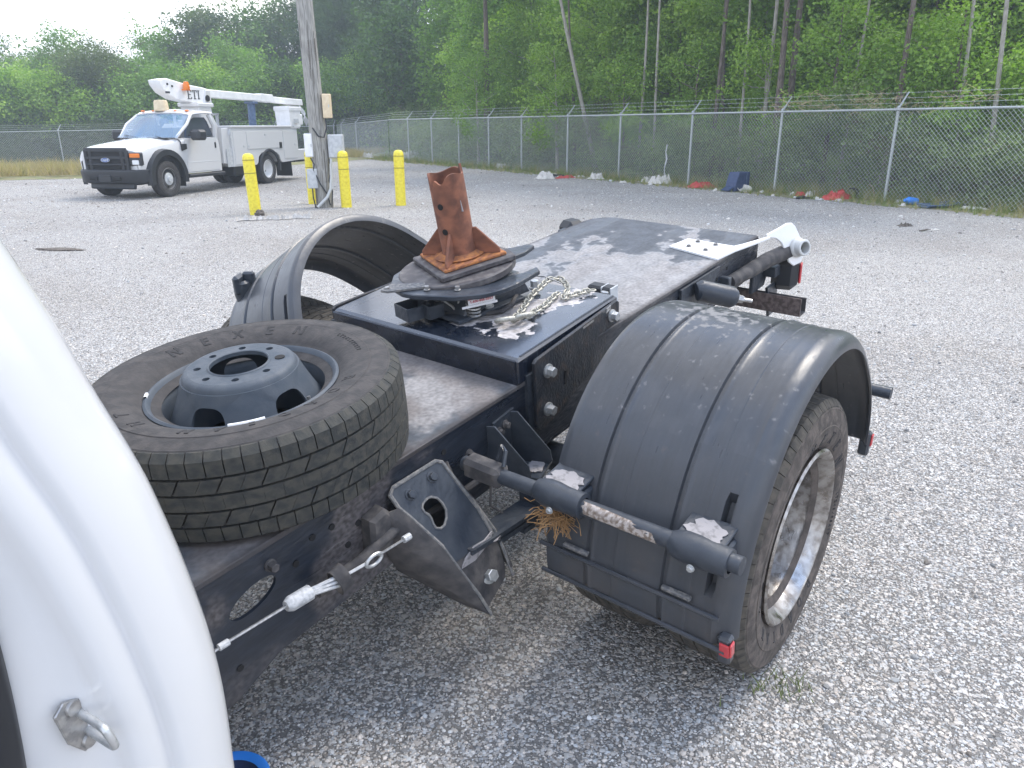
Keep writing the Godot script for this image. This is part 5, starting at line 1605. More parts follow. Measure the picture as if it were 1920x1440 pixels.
func build_cab(o: Node3D, off: Vector3) -> void:
	var prof := [[-0.55, -1.40], [-0.3, -1.345], [-0.15, -1.31], [0.0, -1.289], [0.092, -1.277], [0.209, -1.261], [0.307, -1.2545], [0.411, -1.2555], [0.495, -1.26], [0.567, -1.267], [0.653, -1.282], [0.746, -1.296], [0.812, -1.309], [0.867, -1.32], [0.93, -1.335], [1.0, -1.356], [1.08, -1.39], [1.15, -1.44], [1.2, -1.52]]
	# finer heights
	var hs := []
	var us := []
	for i in prof.size() - 1:
		for k in 4:
			var f := k / 4.0
			var p0: Array = prof[max(i - 1, 0)]
			var p1: Array = prof[i]
			var p2: Array = prof[i + 1]
			var p3: Array = prof[min(i + 2, prof.size() - 1)]
			hs.append(lerpf(p1[0], p2[0], f)); us.append(cubic_interpolate(p1[1], p2[1], p0[1], p3[1], f))
	var rows := []
	var seal := []
	var inner := []
	for i in hs.size():
		var w: float = hs[i]
		var u: float = us[i]
		var tum: float = 0.10 * pow(max(w - 0.25, 0.0), 2.0)
		var row := []
		var so: float = remap(clampf(w, 0.15, 0.53), 0.352, 0.53, -0.023, 0.014)
		var sec := [[0.03, -0.9], [0.0, -0.6], [0.0, 0.0], [0.0, 0.5], [-0.001, 0.8], [-0.0, 0.86], [0.0, 0.9], [-0.001, 0.925], [-0.004, 0.94], [-0.010, 0.952], [-0.019, 0.9625], [-0.032, 0.972], [-0.05, 0.981], [-0.07, 0.9875], [-0.086, 0.99], [-0.094, 0.989], [-0.099, 0.985], [-0.104, 0.984], [-0.112, 0.988], [-0.122, 0.991], [-0.134, 0.992], [-0.142, 0.989], [-0.149, 0.983], [-0.156, 0.979], [-0.168 + so * 0.4, 0.976], [-0.19 + so * 0.8, 0.972], [-0.205 + so, 0.966]]
		for s in sec:
			var back: float = clampf(-s[0] / 0.2, 0, 1)
			row.append(Vector3(u + s[0], w, s[1] - tum * (1.0 if s[1] > 0 else -1.0)))
		rows.append(row)
		seal.append(row[26] + Vector3(-0.012, 0, 0.006))
		inner.append([row[26] + Vector3(-0.01, 0, -0.004), row[26] + Vector3(-0.03, 0, -0.09), row[26] + Vector3(-0.5, 0, -0.1)])
	var b := MB.new().sheet(rows)
	var cp := part("cab_rear_shell", b, m.white, o, 60.0)
	cp.position = off
	var sealb := MB.new().tube(seal, 0.017, 10)
	var sp := part("door_seal", sealb, m.rubber, o)
	sp.position = off
	var ip := part("door_opening_lining", MB.new().sheet(inner), m.rubber, o)
	ip.position = off
	# roof and far side, so that the cab is a closed body
	var tr := []
	var last: Array = rows[rows.size() - 1]
	for q in [0.0, -0.3, -0.9, -1.6, -2.9]:
		var r2 := []
		for p in last: r2.append(Vector3(min(p.x, -1.2) + q, 1.2 + 0.02 * sin(-q), p.z))
		tr.append(r2)
	var rf := part("cab_roof", MB.new().sheet(tr), m.white, o)
	rf.position = off
	var fs := []
	for i in hs.size(): fs.append([rows[i][0], rows[i][0] + Vector3(-2.9, 0, 0)])
	var fp := part("cab_far_side", MB.new().sheet(fs), m.white, o)
	fp.position = off
	# near side ahead of the open doorway
	for q in [["cab_side", Vector3(1.9, 1.0, 0.04), Vector3(-3.35, 0.02, 0.985), m.white], ["cab_side_window", Vector3(1.5, 0.5, 0.02), Vector3(-3.3, 0.8, 0.93), m.glass_dark], ["cab_sill", Vector3(0.95, 0.12, 0.16), Vector3(-1.95, -0.5, 0.92), m.black_plastic], ["cab_front_wall", Vector3(0.04, 1.75, 1.8), Vector3(-4.25, 0.35, 0.0), m.white], ["cab_floor", Vector3(2.9, 0.04, 1.76), Vector3(-2.8, -0.5, 0.0), m.dark], ["cab_seat", Vector3(0.5, 0.9, 1.3), Vector3(-2.0, 0.1, -0.1), m.black_plastic]]:
		var cs := part(q[0], MB.new().box(q[1], Transform3D(Basis(), q[2]), 0.015), q[3], o)
		cs.position = off
	# striker loop on the jamb
	var at := Vector3(-1.428, 0.348, 0.978)
	var sb := Basis(Vector3(0.93, 0.05, -0.35), Vector3(-0.05, 1, 0.03), Vector3(0.35, -0.03, 0.93)).orthonormalized()
	var plate := part("door_striker", MB.new().prism([[-0.017, 0.032], [-0.004, 0.038], [0.014, 0.026], [0.019, 0.0], [0.019, -0.03], [0.01, -0.038], [-0.006, -0.036], [-0.017, -0.01]], 0.004, Transform3D(sb, at), 0.001), m.steel, o)
	plate.position = off
	var loop := [at + sb * Vector3(0.006, 0.012, 0.0), at + sb * Vector3(0.0, 0.013, 0.03), at + sb * Vector3(-0.004, 0.011, 0.046), at + sb * Vector3(-0.004, -0.012, 0.048), at + sb * Vector3(0.0, -0.016, 0.03), at + sb * Vector3(0.006, -0.016, 0.0)]
	part("striker_loop", MB.new().tube(smooth_path(loop, 5), 0.0045, 10), m.zinc, plate)
	for y in [0.024, -0.027]:
		part("screw_head", MB.new().lathe([[0, 0], [0.009, 0], [0.008, 0.003], [0, 0.0035]], 16, Transform3D(sb, at) * Transform3D(Basis(Vector3.RIGHT, PI / 2), Vector3(0.002, y, 0.002))), m.steel, plate)

func smooth_path(p: Array, n: int) -> Array:
	var r := []
	for i in p.size() - 1:
		var a: Vector3 = p[max(i - 1, 0)]
		var d: Vector3 = p[min(i + 2, p.size() - 1)]
		for k in n: r.append((p[i] as Vector3).cubic_interpolate(p[i + 1], a, d, float(k) / n))
	r.append(p[p.size() - 1])
	return r

# ---------------------------------------------------------------- loose things on the truck
func sector_map(b: MB, f: Callable) -> MB:
	for i in b.v.size(): b.v[i] = f.call(b.v[i])
	return b

func build_loads() -> void:
	# spare wheel lying on the deck, dished side up
	var sw := thing("spare_wheel", "spare dual wheel with grey steel rim lying flat on the truck deck", "wheel", Transform3D(tbase.basis.scaled_local(Vector3(0.975, 0.98, 0.975)), deck_point(-0.688, 0.117, 0.113)))
	make_tyre(sw, m.tyre, m.tread, true)
	var rim := MB.new().lathe([[0.2, -0.09], [0.196, -0.03], [0.198, 0.02], [0.2005, 0.05], [0.206, 0.068], [0.216, 0.076], [0.222, 0.082], [0.2255, 0.09], [0.232, 0.0945], [0.2385, 0.091], [0.238, 0.083], [0.22, 0.074]], 84)
	part("rim_barrel", rim, m.rim_grey, sw)
	var face := MB.new()
	for k in 8:
		var q := MB.new()
		var hole := []
		for i in 14: hole.append(Vector2(cos(TAU * i / 14) * 0.0095, 0.1 + sin(TAU * i / 14) * 0.0095))
		var w := 0.1 * TAU / 16
		q.plate_hole([Vector2(-w, 0.0715), Vector2(w, 0.0715), Vector2(w, 0.123), Vector2(0, 0.123), Vector2(-w, 0.123)], hole, 0.008, Transform3D(), 26)
		sector_map(q, func(p: Vector3) -> Vector3:
			var a := p.x / 0.1 + TAU * k / 8 + 0.12
			return Vector3(p.y * cos(a), 0.142 + p.z, -p.y * sin(a)))
		face.add(q, Transform3D())
	face.lathe([[0.123, 0.146], [0.129, 0.1445], [0.1345, 0.141], [0.1385, 0.1355], [0.141, 0.128]], 72)
	face.lathe([[0.0715, 0.138], [0.0715, 0.148], [0.074, 0.1495], [0.0775, 0.1465]], 56)
	# cone with five hand holes
	for k in 5:
		var q := MB.new()
		var hole := []
		for i in 28:
			var a := TAU * i / 28
			var e := pow(pow(absf(cos(a)), 3.0) + pow(absf(sin(a)), 3.0), -1.0 / 3.0)
			var yy := 0.034 * sin(a) * e + 0.062
			hole.append(Vector2(cos(a) * e * (0.045 + 0.1 * (yy - 0.062)), yy))
		var w := 0.17 * TAU / 10
		q.plate_hole([Vector2(-w, 0.0), Vector2(0, 0), Vector2(w, 0.0), Vector2(w, 0.06), Vector2(w, 0.125), Vector2(0, 0.125), Vector2(-w, 0.125), Vector2(-w, 0.06)], hole, 0.007, Transform3D(), 44)
		sector_map(q, func(p: Vector3) -> Vector3:
			var a := p.x / 0.17 + TAU * k / 5 - 0.19
			var f := p.y / 0.125
			var r: float = lerpf(0.141, 0.197, pow(maxf(f, 0.0), 1.15)) + p.z
			return Vector3(r * cos(a), lerpf(0.128, 0.005, f), -r * sin(a)))
		face.add(q, Transform3D())
	part("wheel_disc", face, m.rim_grey, sw)
	part("stud_hole", MB.new().cyl(0.0125, 0.002, 18, T(0.1 * cos(-0.66), 0.147, 0.1 * sin(0.66))), m.dark, sw)
	part("balance_weight", MB.new().lathe([[0.23, 0.093], [0.2315, 0.0985], [0.236, 0.098], [0.24, 0.092]], 10, Transform3D(), -2.3, -1.95), m.white_old, sw)
	part("balance_weight", MB.new().lathe([[0.229, 0.092], [0.2305, 0.098], [0.236, 0.098], [0.24, 0.092]], 6, Transform3D(), 2.42, 2.52), m.white_old, sw)
	part("valve_stem", MB.new().tube([Vector3(0.06, 0.03, 0.19), Vector3(0.062, 0.075, 0.178)], 0.005, 8), m.steel, sw)
	# rusty king pin post standing on the fifth wheel
	var kp := thing("kingpin_post", "rusty steel pipe post with gusseted square base standing on the fifth wheel", "post", Transform3D(Basis(Vector3.BACK, deg_to_rad(5.0)) * Basis(Vector3.RIGHT, deg_to_rad(3.0)) * tbase.basis * Basis(Vector3.UP, deg_to_rad(-25)), deck_point(0.28, 0.19, -0.022)))
	var disc := []
	for i in 40:
		var a := TAU * i / 40
		var r := 0.196 + 0.008 * cos(2.0 * a + 0.6)
		disc.append(Vector2(cos(a) * r - 0.02, sin(a) * r))
	part("bolster_plate", MB.new().prism(disc, 0.026, plan(0.02), 0.004), m.greasy, kp)
	part("pad_plate", MB.new().box(Vector3(0.275, 0.02, 0.275), T(0.012, 0.044, -0.01), 0.004), m.greasy, kp)
	part("base_plate", MB.new().box(Vector3(0.23, 0.012, 0.23), T(0.012, 0.0605, -0.01), 0.003), m.rust_bright, kp)
	for k in 2: part("weld_ring", MB.new().lathe([[0.06, -0.006], [0.072 + 0.014 * k, -0.004], [0.075 + 0.014 * k, 0.002 - 0.002 * k], [0.06, 0.01 - 0.006 * k]], 36, T(0, 0.072, 0)), m.rust_bright, kp)
	# pipe with a torn rim and two bolt holes
	var H := 0.345
	var R := 0.0585
	var pipe := MB.new()
	var cut := func(a: float) -> float:
		var y := H + 0.006 * sin(3.0 * a)
		y -= 0.035 * exp(-pow(wrapf(a - 3.3, -PI, PI) / 0.16, 2.0))
		y -= 0.02 * exp(-pow(wrapf(a - 4.0, -PI, PI) / 0.3, 2.0))
		y += 0.022 * exp(-pow(wrapf(a + 0.05, -PI, PI) / 0.12, 2.0))
		return y
	var ro := []
	var ri := []
	var n := 72
	for i in n + 1:
		var a := TAU * i / n
		var o := []
		var q := []
		var top: float = cut.call(a)
		for k in 25:
			var y: float = 0.066 + (top - 0.066) * k / 24.0
			o.append(Vector3(cos(a) * R, y, -sin(a) * R))
			q.append(Vector3(cos(a) * (R - 0.007), y, -sin(a) * (R - 0.007)))
		ro.append(o); ri.append(q)
	var holes := [Vector2(3.706, 0.25), Vector2(3.706, 0.165)]
	for i in n:
		for k in 24:
			var a := TAU * (i + 0.5) / n
			pipe.quad(ro[i][k], ro[i + 1][k], ro[i + 1][k + 1], ro[i][k + 1])
			pipe.quad(ri[i][k + 1], ri[i + 1][k + 1], ri[i + 1][k], ri[i][k])
		pipe.quad(ro[i][24], ro[i + 1][24], ri[i + 1][24], ri[i][24])
	part("pipe", pipe, m.rust, kp)
	for q in holes:
		var hb := Basis(Vector3.UP, q.x)
		part("bolt_hole", MB.new().cyl(0.0105, 0.004, 16, Transform3D(hb * Basis(Vector3.BACK, -PI / 2), Vector3(cos(q.x) * (R - 0.0008), q.y, -sin(q.x) * (R - 0.0008)))), m.dark, kp)
	part("weld_drip", MB.new().tube([Vector3(cos(-1.34) * R, 0.262, -sin(-1.34) * R), Vector3(cos(-1.33) * (R + 0.001), 0.24, -sin(-1.33) * (R + 0.001)), Vector3(cos(-1.33) * (R + 0.001), 0.225, -sin(-1.33) * (R + 0.001))], [0.001, 0.0022, 0.0038], 6), m.residue, kp)
	for k in 4:
		var a := PI / 4 + k * PI / 2 + 0.02
		part("gusset", MB.new().prism([[R - 0.003, 0.066], [R - 0.003, 0.158], [R + 0.012, 0.158], [0.143, 0.082], [0.143, 0.066]], 0.009, Transform3D(Basis(Vector3.UP, a), Vector3(0.006, 0, -0.005)), 0.002), m.rust, kp)
	# safety chain with hook lying across the box
	var ch := thing("safety_chain", "galvanised safety chain with hook lying on the black hitch box", "chain", Transform3D(tbase.basis, deck_point(0.35, 0.087, 0.22)))
	var path := smooth_path([Vector3(0.215, 0.012, 0.12), Vector3(0.19, 0.011, 0.095), Vector3(0.13, 0.011, 0.075), Vector3(0.1, 0.012, 0.06), Vector3(0.16, 0.02, 0.035), Vector3(0.2, 0.032, -0.02), Vector3(0.17, 0.036, -0.05), Vector3(0.1, 0.034, -0.035), Vector3(0.02, 0.026, -0.02), Vector3(-0.04, 0.018, 0.0), Vector3(-0.09, 0.014, 0.02), Vector3(-0.14, 0.014, 0.035)], 40)
	chain_links(ch, path, 0.019, 0.0042)
	var path2 := smooth_path([Vector3(0.13, 0.014, 0.02), Vector3(0.06, 0.012, 0.035), Vector3(0.0, 0.011, 0.05), Vector3(-0.07, 0.011, 0.055), Vector3(-0.12, 0.012, 0.06)], 40)
	chain_links(ch, path2, 0.019, 0.0042)
	part("hook", MB.new().tube(smooth_path([Vector3(-0.1, 0.014, 0.05), Vector3(-0.15, 0.02, 0.06), Vector3(-0.19, 0.03, 0.055), Vector3(-0.215, 0.03, 0.035), Vector3(-0.205, 0.018, 0.012), Vector3(-0.17, 0.012, 0.012)], 6), 0.0085, 10), m.chain, ch)
	part("hook_ring", MB.new().tube(smooth_path([Vector3(-0.08, 0.012, 0.06), Vector3(-0.12, 0.028, 0.085), Vector3(-0.165, 0.032, 0.07), Vector3(-0.17, 0.012, 0.05)], 6), 0.008, 10), m.chain, ch)
	# small black connector box beyond the hitch box
	var cn := thing("connector_block", "small black trailer connector block with pale straps behind the hitch box", "connector", Transform3D(tbase.basis, deck_point(0.64, 0.006, 0.315)))
	part("body", MB.new().box(Vector3(0.05, 0.085, 0.1), T(0, 0.0425, 0), 0.008), m.black_plastic, cn)
	for z in [0.012, 0.05]: part("strap", MB.new().box(Vector3(0.053, 0.088, 0.005), T(0, 0.0425, z), 0.002), m.grey_box, cn)
	part("terminal", MB.new().box(Vector3(0.02, 0.03, 0.03), T(-0.025, 0.06, 0.03), 0.004), m.zinc, cn)
	# wire hoop leaning on the box top
	var wl := thing("wire_hoop", "thin bent wire standing behind the chain on the hitch box", "wire", Transform3D(tbase.basis, deck_point(0.46, 0.087, 0.1)))
	part("wire", MB.new().tube([Vector3(-0.06, 0.0, 0.01), Vector3(0.04, 0.045, 0.0), Vector3(0.055, 0.046, 0.05), Vector3(0.06, 0.03, 0.12)], 0.0025, 6), m.steel, wl)
	# tuft of straw caught under the rod
	var tf := thing("straw_tuft", "tuft of dry brown straw caught under the fender rod", "straw", Transform3D(tbase.basis, deck_point(-0.292, -0.16, 0.77)))
	var r := RandomNumberGenerator.new()
	r.seed = 12
	var sb := MB.new()
	for i in 130:
		var p := Vector3(r.randfn() * 0.012, r.randfn() * 0.01 - 0.005, r.randfn() * 0.022)
		var d := Vector3(r.randfn() * 0.6 - 0.3, -absf(r.randfn()) * 0.9, r.randfn() * 0.9).normalized() * r.randf_range(0.03, 0.075)
		if r.randf() < 0.5: d.y *= 0.3
		var mid := p + d * 0.5 + Vector3(r.randfn(), r.randfn(), r.randfn()) * 0.008
		sb.tube([p, mid, p + d], 0.0011, 3, false)
	stuff(part("stalks", sb, m.straw, tf, 0.0))
	# a sprig of grass by the tyre
	var gsp := MB.new()
	for i in 60:
		var p := Vector3(r.randfn() * 0.05, 0, r.randfn() * 0.03)
		var d := Vector3(r.randfn() * 0.02, r.randf_range(0.02, 0.06), r.randfn() * 0.02)
		gsp.tri(p - Vector3(0.002, 0, 0), p + Vector3(0.002, 0, 0), p + d)
	stuff(part("blades", gsp, m.grass, thing("grass_sprig", "thin sprig of green grass on the gravel under the right rear tyre", "grass", Transform3D(Basis(), Vector3(0.74, 0.0, -1.68))), 0.0))
	# blue tub at the foot of the cab
	var bt := thing("blue_tub", "bright blue plastic tub on the gravel at the bottom edge beside the white cab", "tub", Transform3D(Basis(Vector3.UP, 0.4).scaled(Vector3.ONE * 0.85), Vector3(-0.66, 0, -1.335)))
	part("body", MB.new().lathe([[0, 0.0], [0.085, 0.0], [0.092, 0.01], [0.1, 0.05], [0.102, 0.055], [0.098, 0.06]], 40), m.blue, bt)
	part("rim", MB.new().lathe([[0.086, 0.05], [0.098, 0.06], [0.107, 0.062], [0.111, 0.057], [0.108, 0.048], [0.1, 0.046]], 40), m.blue, bt)
	part("hollow", MB.new().lathe([[0.092, 0.05], [0.082, 0.012], [0, 0.01]], 40), m.navy, bt)

func chain_links(root: Node3D, path: Array, pitch: float, r: float) -> void:
	var link := MB.new()
	var L := 0.0155
	var W := 0.0085
	var pts := []
	for i in 17:
		var a := TAU * i / 16
		pts.append(Vector3(cos(a) * W + signf(cos(a)) * (L - W) if absf(cos(a)) > 1e-3 else 0.0, sin(a) * W, 0))
	link.tube(pts, r * 0.8, 6, false)
	var mesh := link.mesh(m.chain)
	var acc := 0.0
	var k := 0
	for i in range(1, path.size()):
		acc += (path[i] as Vector3).distance_to(path[i - 1])
		if acc >= pitch:
			acc = 0.0
			var d: Vector3 = ((path[i] as Vector3) - path[i - 1]).normalized()
			var up := Vector3.UP
			var s := d.cross(up).normalized()
			up = s.cross(d)
			var b := Basis(d, s, d.cross(s)) if k % 2 == 0 else Basis(d, (s + up).normalized(), d.cross((s + up).normalized()))
			place("link", mesh, Transform3D(b, path[i]), root)
			k += 1

# ---------------------------------------------------------------- litter along the fence
func rag(rx: float, rz: float, high: float, seed_: int, n := 16) -> MB:
	var f := noise(seed_, 1.6, 4)
	var rows := []
	for i in n + 1:
		var row := []
		for k in n + 1:
			var x := (i / float(n) - 0.5) * 2.0
			var z := (k / float(n) - 0.5) * 2.0
			var w := 1.0 + 0.35 * f.get_noise_2d(x * 0.6 + 5.0, z * 0.6)
			var edge: float = clampf(1.0 - max(absf(x), absf(z)), 0, 1)
			var y: float = high * (0.5 + 0.8 * f.get_noise_2d(x * 1.4, z * 1.4 + 9.0)) * smoothstep(0.0, 0.45, edge) + 0.006
			row.append(Vector3(x * rx * w, max(y, 0.005), z * rz * (1.0 + 0.35 * f.get_noise_2d(z * 0.8, x * 0.8 + 3.0))))
		rows.append(row)
	return MB.new().sheet(rows, 0.004)

func lump(rx: float, ry: float, rz: float, seed_: int) -> MB:
	var f := noise(seed_, 1.1, 4)
	var rows := []
	for i in 13:
		var row := []
		var th := PI * i / 12
		for k in 19:
			var ph := TAU * k / 18
			var d := Vector3(sin(th) * cos(ph), cos(th), sin(th) * sin(ph))
			var r := 1.0 + 0.5 * f.get_noise_3dv(d * 1.4)
			row.append(Vector3(d.x * rx * r, max(d.y * ry * r, -0.25 * ry) + 0.25 * ry, d.z * rz * r))
		rows.append(row)
	return MB.new().sheet(rows)

func litter(called: String, label: String, cat: String, at: Vector3, b: MB, mat: Material, yaw := 0.0, group := "", partname := "body") -> Node3D:
	var o := thing(called, label, cat, Transform3D(Basis(Vector3.UP, yaw), at), group)
	part(partname, b, mat, o)
	return o

func build_litter() -> void:
	# the navy chest
	var c := thing("navy_chest", "dark blue plastic chest tipped on its side by the chain link fence", "chest", Transform3D(Basis(Vector3.UP, 0.62), Vector3(5.33, 0, -18.15)))
	part("shell", MB.new().prism([[-0.3, 0.0], [0.22, 0.0], [0.22, 0.43], [-0.17, 0.43], [-0.26, 0.2]], 0.3, T(0, 0, 0.0), 0.015), m.navy, c)
	part("side_panel", MB.new().box(Vector3(0.014, 0.38, 0.24), T(0.224, 0.22, 0), 0.004), m.blue_grey, c)
	part("flap", MB.new().box(Vector3(0.2, 0.02, 0.24), T(-0.4, 0.07, 0.02, 0, 0, 22), 0.005), m.navy, c)
	part("rib", MB.new().box(Vector3(0.02, 0.4, 0.012), T(0.1, 0.215, 0.153), 0.003), m.blue_grey, c)
	litter("white_basin", "white plastic basin edge standing against the navy chest", "basin", Vector3(5.42, 0.0, -17.92), MB.new().lathe([[0.0, 0.0], [0.12, 0.0], [0.17, 0.06], [0.165, 0.07], [0.115, 0.012], [0, 0.01]], 24, T(0, 0.02, 0, 25, 0, 0)), m.white_cloth)
	litter("red_tarp", "red plastic tarp heap just left of the navy chest", "tarp", Vector3(4.72, 0, -19.2), rag(0.36, 0.2, 0.16, 3), m.red_cloth, 0.4)
	litter("red_tarp", "flat red strip of plastic by the fence post left of the white rags", "tarp", Vector3(1.62, 0, -22.9), rag(0.36, 0.14, 0.08, 4), m.red_cloth, 0.5)
	var rt := litter("red_tarp", "crumpled red tarp beside a dark tyre scrap, right of the navy chest", "tarp", Vector3(6.78, 0, -16.0), rag(0.34, 0.2, 0.2, 5), m.red_cloth, 0.7)
	litter("tyre_scrap", "dark curved tyre scrap standing behind the crumpled red tarp", "tyre scrap", Vector3(7.12, 0, -16.05), MB.new().lathe([[0.15, -0.05], [0.17, -0.05], [0.18, 0.0], [0.17, 0.05], [0.15, 0.05]], 14, T(0, 0.05, 0, 90, 0, 0), -0.2, 2.0), m.tyre, 0.6)
	litter("red_wrapper", "small red and white wrapper left of the crumpled red tarp", "wrapper", Vector3(6.3, 0, -16.75), rag(0.1, 0.08, 0.1, 6), m.red_cloth, 0.1)
	litter("paper_scrap", "white paper scrap just right of the small red wrapper", "paper", Vector3(6.45, 0, -16.65), rag(0.09, 0.07, 0.12, 7), m.white_cloth, 0.8)
	litter("paper_scrap", "small white paper ball behind the dark board scrap", "paper", Vector3(6.66, 0, -16.9), rag(0.07, 0.07, 0.12, 8), m.white_cloth, 0.2)
	litter("board_scrap", "dark flat board scrap left of the crumpled red tarp", "board", Vector3(6.25, 0, -16.15), MB.new().box(Vector3(0.42, 0.02, 0.1), T(0, 0.012, 0), 0.004).box(Vector3(0.2, 0.04, 0.09), T(-0.22, 0.03, 0.03, 0, 20, 8), 0.006), m.black_plastic, 0.25)
	litter("dry_stick", "pale bent stick arching out of the grass right of the tyre scrap", "stick", Vector3(7.5, 0, -15.9), MB.new().tube(smooth_path([Vector3(-0.18, 0.3, 0), Vector3(-0.08, 0.26, 0), Vector3(0.0, 0.1, 0), Vector3(0.03, 0.0, 0)], 5), 0.01, 6), m.tan_weed, 0.4)
	litter("white_rag", "large white rag heap at the fence foot left of the navy chest", "rag", Vector3(3.98, 0, -20.55), rag(0.3, 0.22, 0.26, 9), m.white_cloth, 0.3)
	litter("white_rag", "smaller white rag left of the large rag heap", "rag", Vector3(3.72, 0, -21.2), rag(0.14, 0.12, 0.16, 10), m.white_cloth, 0.9)
	litter("white_rag", "white rag between two fence posts beyond the rusty post", "rag", Vector3(1.0, 0, -22.6), rag(0.26, 0.2, 0.26, 11), m.white_cloth, 0.2)
	litter("white_rag", "small white scrap beside the red strip", "rag", Vector3(2.45, 0, -22.4), rag(0.2, 0.16, 0.2, 12), m.white_cloth, 0.2)
	litter("dark_rag", "dark flattened rag on the gravel behind the rusty post", "rag", Vector3(1.35, 0, -23.6), rag(0.34, 0.14, 0.08, 13), m.black_plastic, 0.3)
	litter("dark_rag", "dark clump of leaves on the open gravel right of the red lamp", "rag", Vector3(6.02, 0, -11.6), rag(0.1, 0.06, 0.05, 14), m.soil, 0.3)
	litter("white_rag", "far white rag heap right of the rightmost bollard", "rag", Vector3(-4.6, 0, -35.6), rag(0.5, 0.4, 0.5, 15), m.white_cloth, 0.3)
	litter("white_rag", "far small white rag between the bollards", "rag", Vector3(-6.9, 0, -37.4), rag(0.35, 0.3, 0.3, 16), m.white_cloth, 0.3)
	litter("white_rag", "white lump on the gravel left of the far fence post", "rag", Vector3(-0.36, 0, -28.3), rag(0.24, 0.2, 0.2, 17), m.white_cloth, 0.3)
	var sl := litter("paper_strip", "pale torn strip with a dark stick on the open gravel at right", "strip", Vector3(6.18, 0, -11.12), rag(0.13, 0.035, 0.03, 18), m.white_cloth, 0.35)
	part("stick", MB.new().tube([Vector3(-0.3, 0.012, 0.05), Vector3(-0.12, 0.018, 0.02), Vector3(0.02, 0.014, 0.0)], 0.012, 6), m.soil, sl)
	# blue-grey tray with a blue jug on it
	var tr := thing("plastic_tray", "blue-grey plastic tray lying on the gravel below the right fence post", "tray", Transform3D(Basis(Vector3.UP, 0.25), Vector3(7.96, 0, -14.25)))
	part("pan", MB.new().sheet([[Vector3(-0.34, 0.06, -0.16), Vector3(-0.34, 0.02, -0.1), Vector3(-0.34, 0.02, 0.1), Vector3(-0.34, 0.05, 0.16)], [Vector3(0.0, 0.05, -0.18), Vector3(0.0, 0.01, -0.1), Vector3(0.0, 0.01, 0.1), Vector3(0.0, 0.05, 0.18)], [Vector3(0.36, 0.09, -0.15), Vector3(0.36, 0.05, -0.08), Vector3(0.36, 0.05, 0.08), Vector3(0.36, 0.08, 0.14)]], 0.012), m.blue_grey, tr)
	part("rim", MB.new().tube([Vector3(-0.34, 0.055, 0.165), Vector3(0.0, 0.055, 0.185), Vector3(0.36, 0.085, 0.145), Vector3(0.36, 0.095, -0.155), Vector3(0.0, 0.055, -0.185), Vector3(-0.34, 0.065, -0.165), Vector3(-0.34, 0.055, 0.165)], 0.014, 6), m.blue_grey, tr)
	litter("blue_jug", "small bright blue jug lying at the left end of the plastic tray", "jug", Vector3(7.68, 0.0, -14.75), MB.new().lathe([[0, -0.14], [0.07, -0.13], [0.075, 0.06], [0.03, 0.12], [0.03, 0.15], [0, 0.15]], 16, T(0, 0.075, 0, 0, 0, 82)), m.blue, 0.3)
	litter("tyre_scrap", "dark rubber scrap at the right end of the plastic tray", "tyre scrap", Vector3(8.36, 0, -14.12), lump(0.09, 0.06, 0.06, 19), m.black_plastic, 0.3)
	litter("white_rag", "pale rag behind the right end of the plastic tray", "rag", Vector3(8.42, 0, -13.95), rag(0.24, 0.07, 0.05, 20), m.white_cloth, -0.5)
	litter("paper_scrap", "small white scrap at the foot of the right fence post", "paper", Vector3(7.75, 0, -15.2), rag(0.16, 0.07, 0.07, 21), m.white_cloth, 0.1)
	litter("weed_stalk", "tall pale dead weed stalk before the fence left of the navy chest", "weed", Vector3(4.1, 0, -20.75), MB.new().tube([Vector3(0, 0, 0), Vector3(-0.01, 0.4, 0), Vector3(0.04, 0.62, 0), Vector3(0.0, 0.8, 0), Vector3(0.03, 0.98, 0)], [0.012, 0.014, 0.026, 0.014, 0.02], 7), m.pvc)
	# small pale scraps scattered along the gravel edge
	var r := RandomNumberGenerator.new()
	r.seed = 31
	for i in 26:
		var s := r.randf_range(-1.2, 12.0)
		var p := fence_at(s) + FN * r.randf_range(0.25, 0.95)
		litter("pale_scrap", "tiny pale scrap of rubbish at the gravel edge under the fence", "rubbish", p, rag(r.randf_range(0.03, 0.09), r.randf_range(0.03, 0.06), r.randf_range(0.03, 0.08), 40 + i, 6), m.white_cloth if r.randf() < 0.7 else m.pvc, r.randf() * TAU, "tiny scraps under the fence")
	# cloth and stone by the left bollard
	var cl := MB.new()
	var f := noise(60, 1.5, 4)
	var rows := []
	for i in 40:
		var x := -0.58 + i * 0.031
		var row := []
		var cz := 0.16 * f.get_noise_1d(x * 1.6 + 4.0) + 0.07 * f.get_noise_1d(x * 7.0)
		var w := 0.055 + 0.05 * absf(f.get_noise_1d(x * 5.0)) + (0.03 if x < -0.2 else 0.0)
		for k in 7:
			var z := (k / 6.0 - 0.5)
			row.append(Vector3(x, 0.012 + maxf(0.0, 0.03 + 0.14 * f.get_noise_2d(x * 5.0, z * 1.5)) * (1.0 - pow(absf(z) * 2.0, 2.0)), z * w + cz))
		rows.append(row)
	cl.sheet(rows, 0.004)
	litter("white_cloth", "long crumpled white cloth strip on the gravel before the left bollard", "cloth", Vector3(-3.98, 0, -12.74), cl, m.grey_cloth, 0.25)
	litter("stone", "dark brown stone at the foot of the left bollard", "stone", Vector3(-4.41, 0, -13.4), lump(0.085, 0.075, 0.07, 61), m.soil)
	litter("dirt_patch", "low dark mound of dirt on the gravel at left, near the white cab", "dirt", Vector3(-5.75, 0, -9.6), lump(0.32, 0.02, 0.1, 62), m.soil, -0.1)

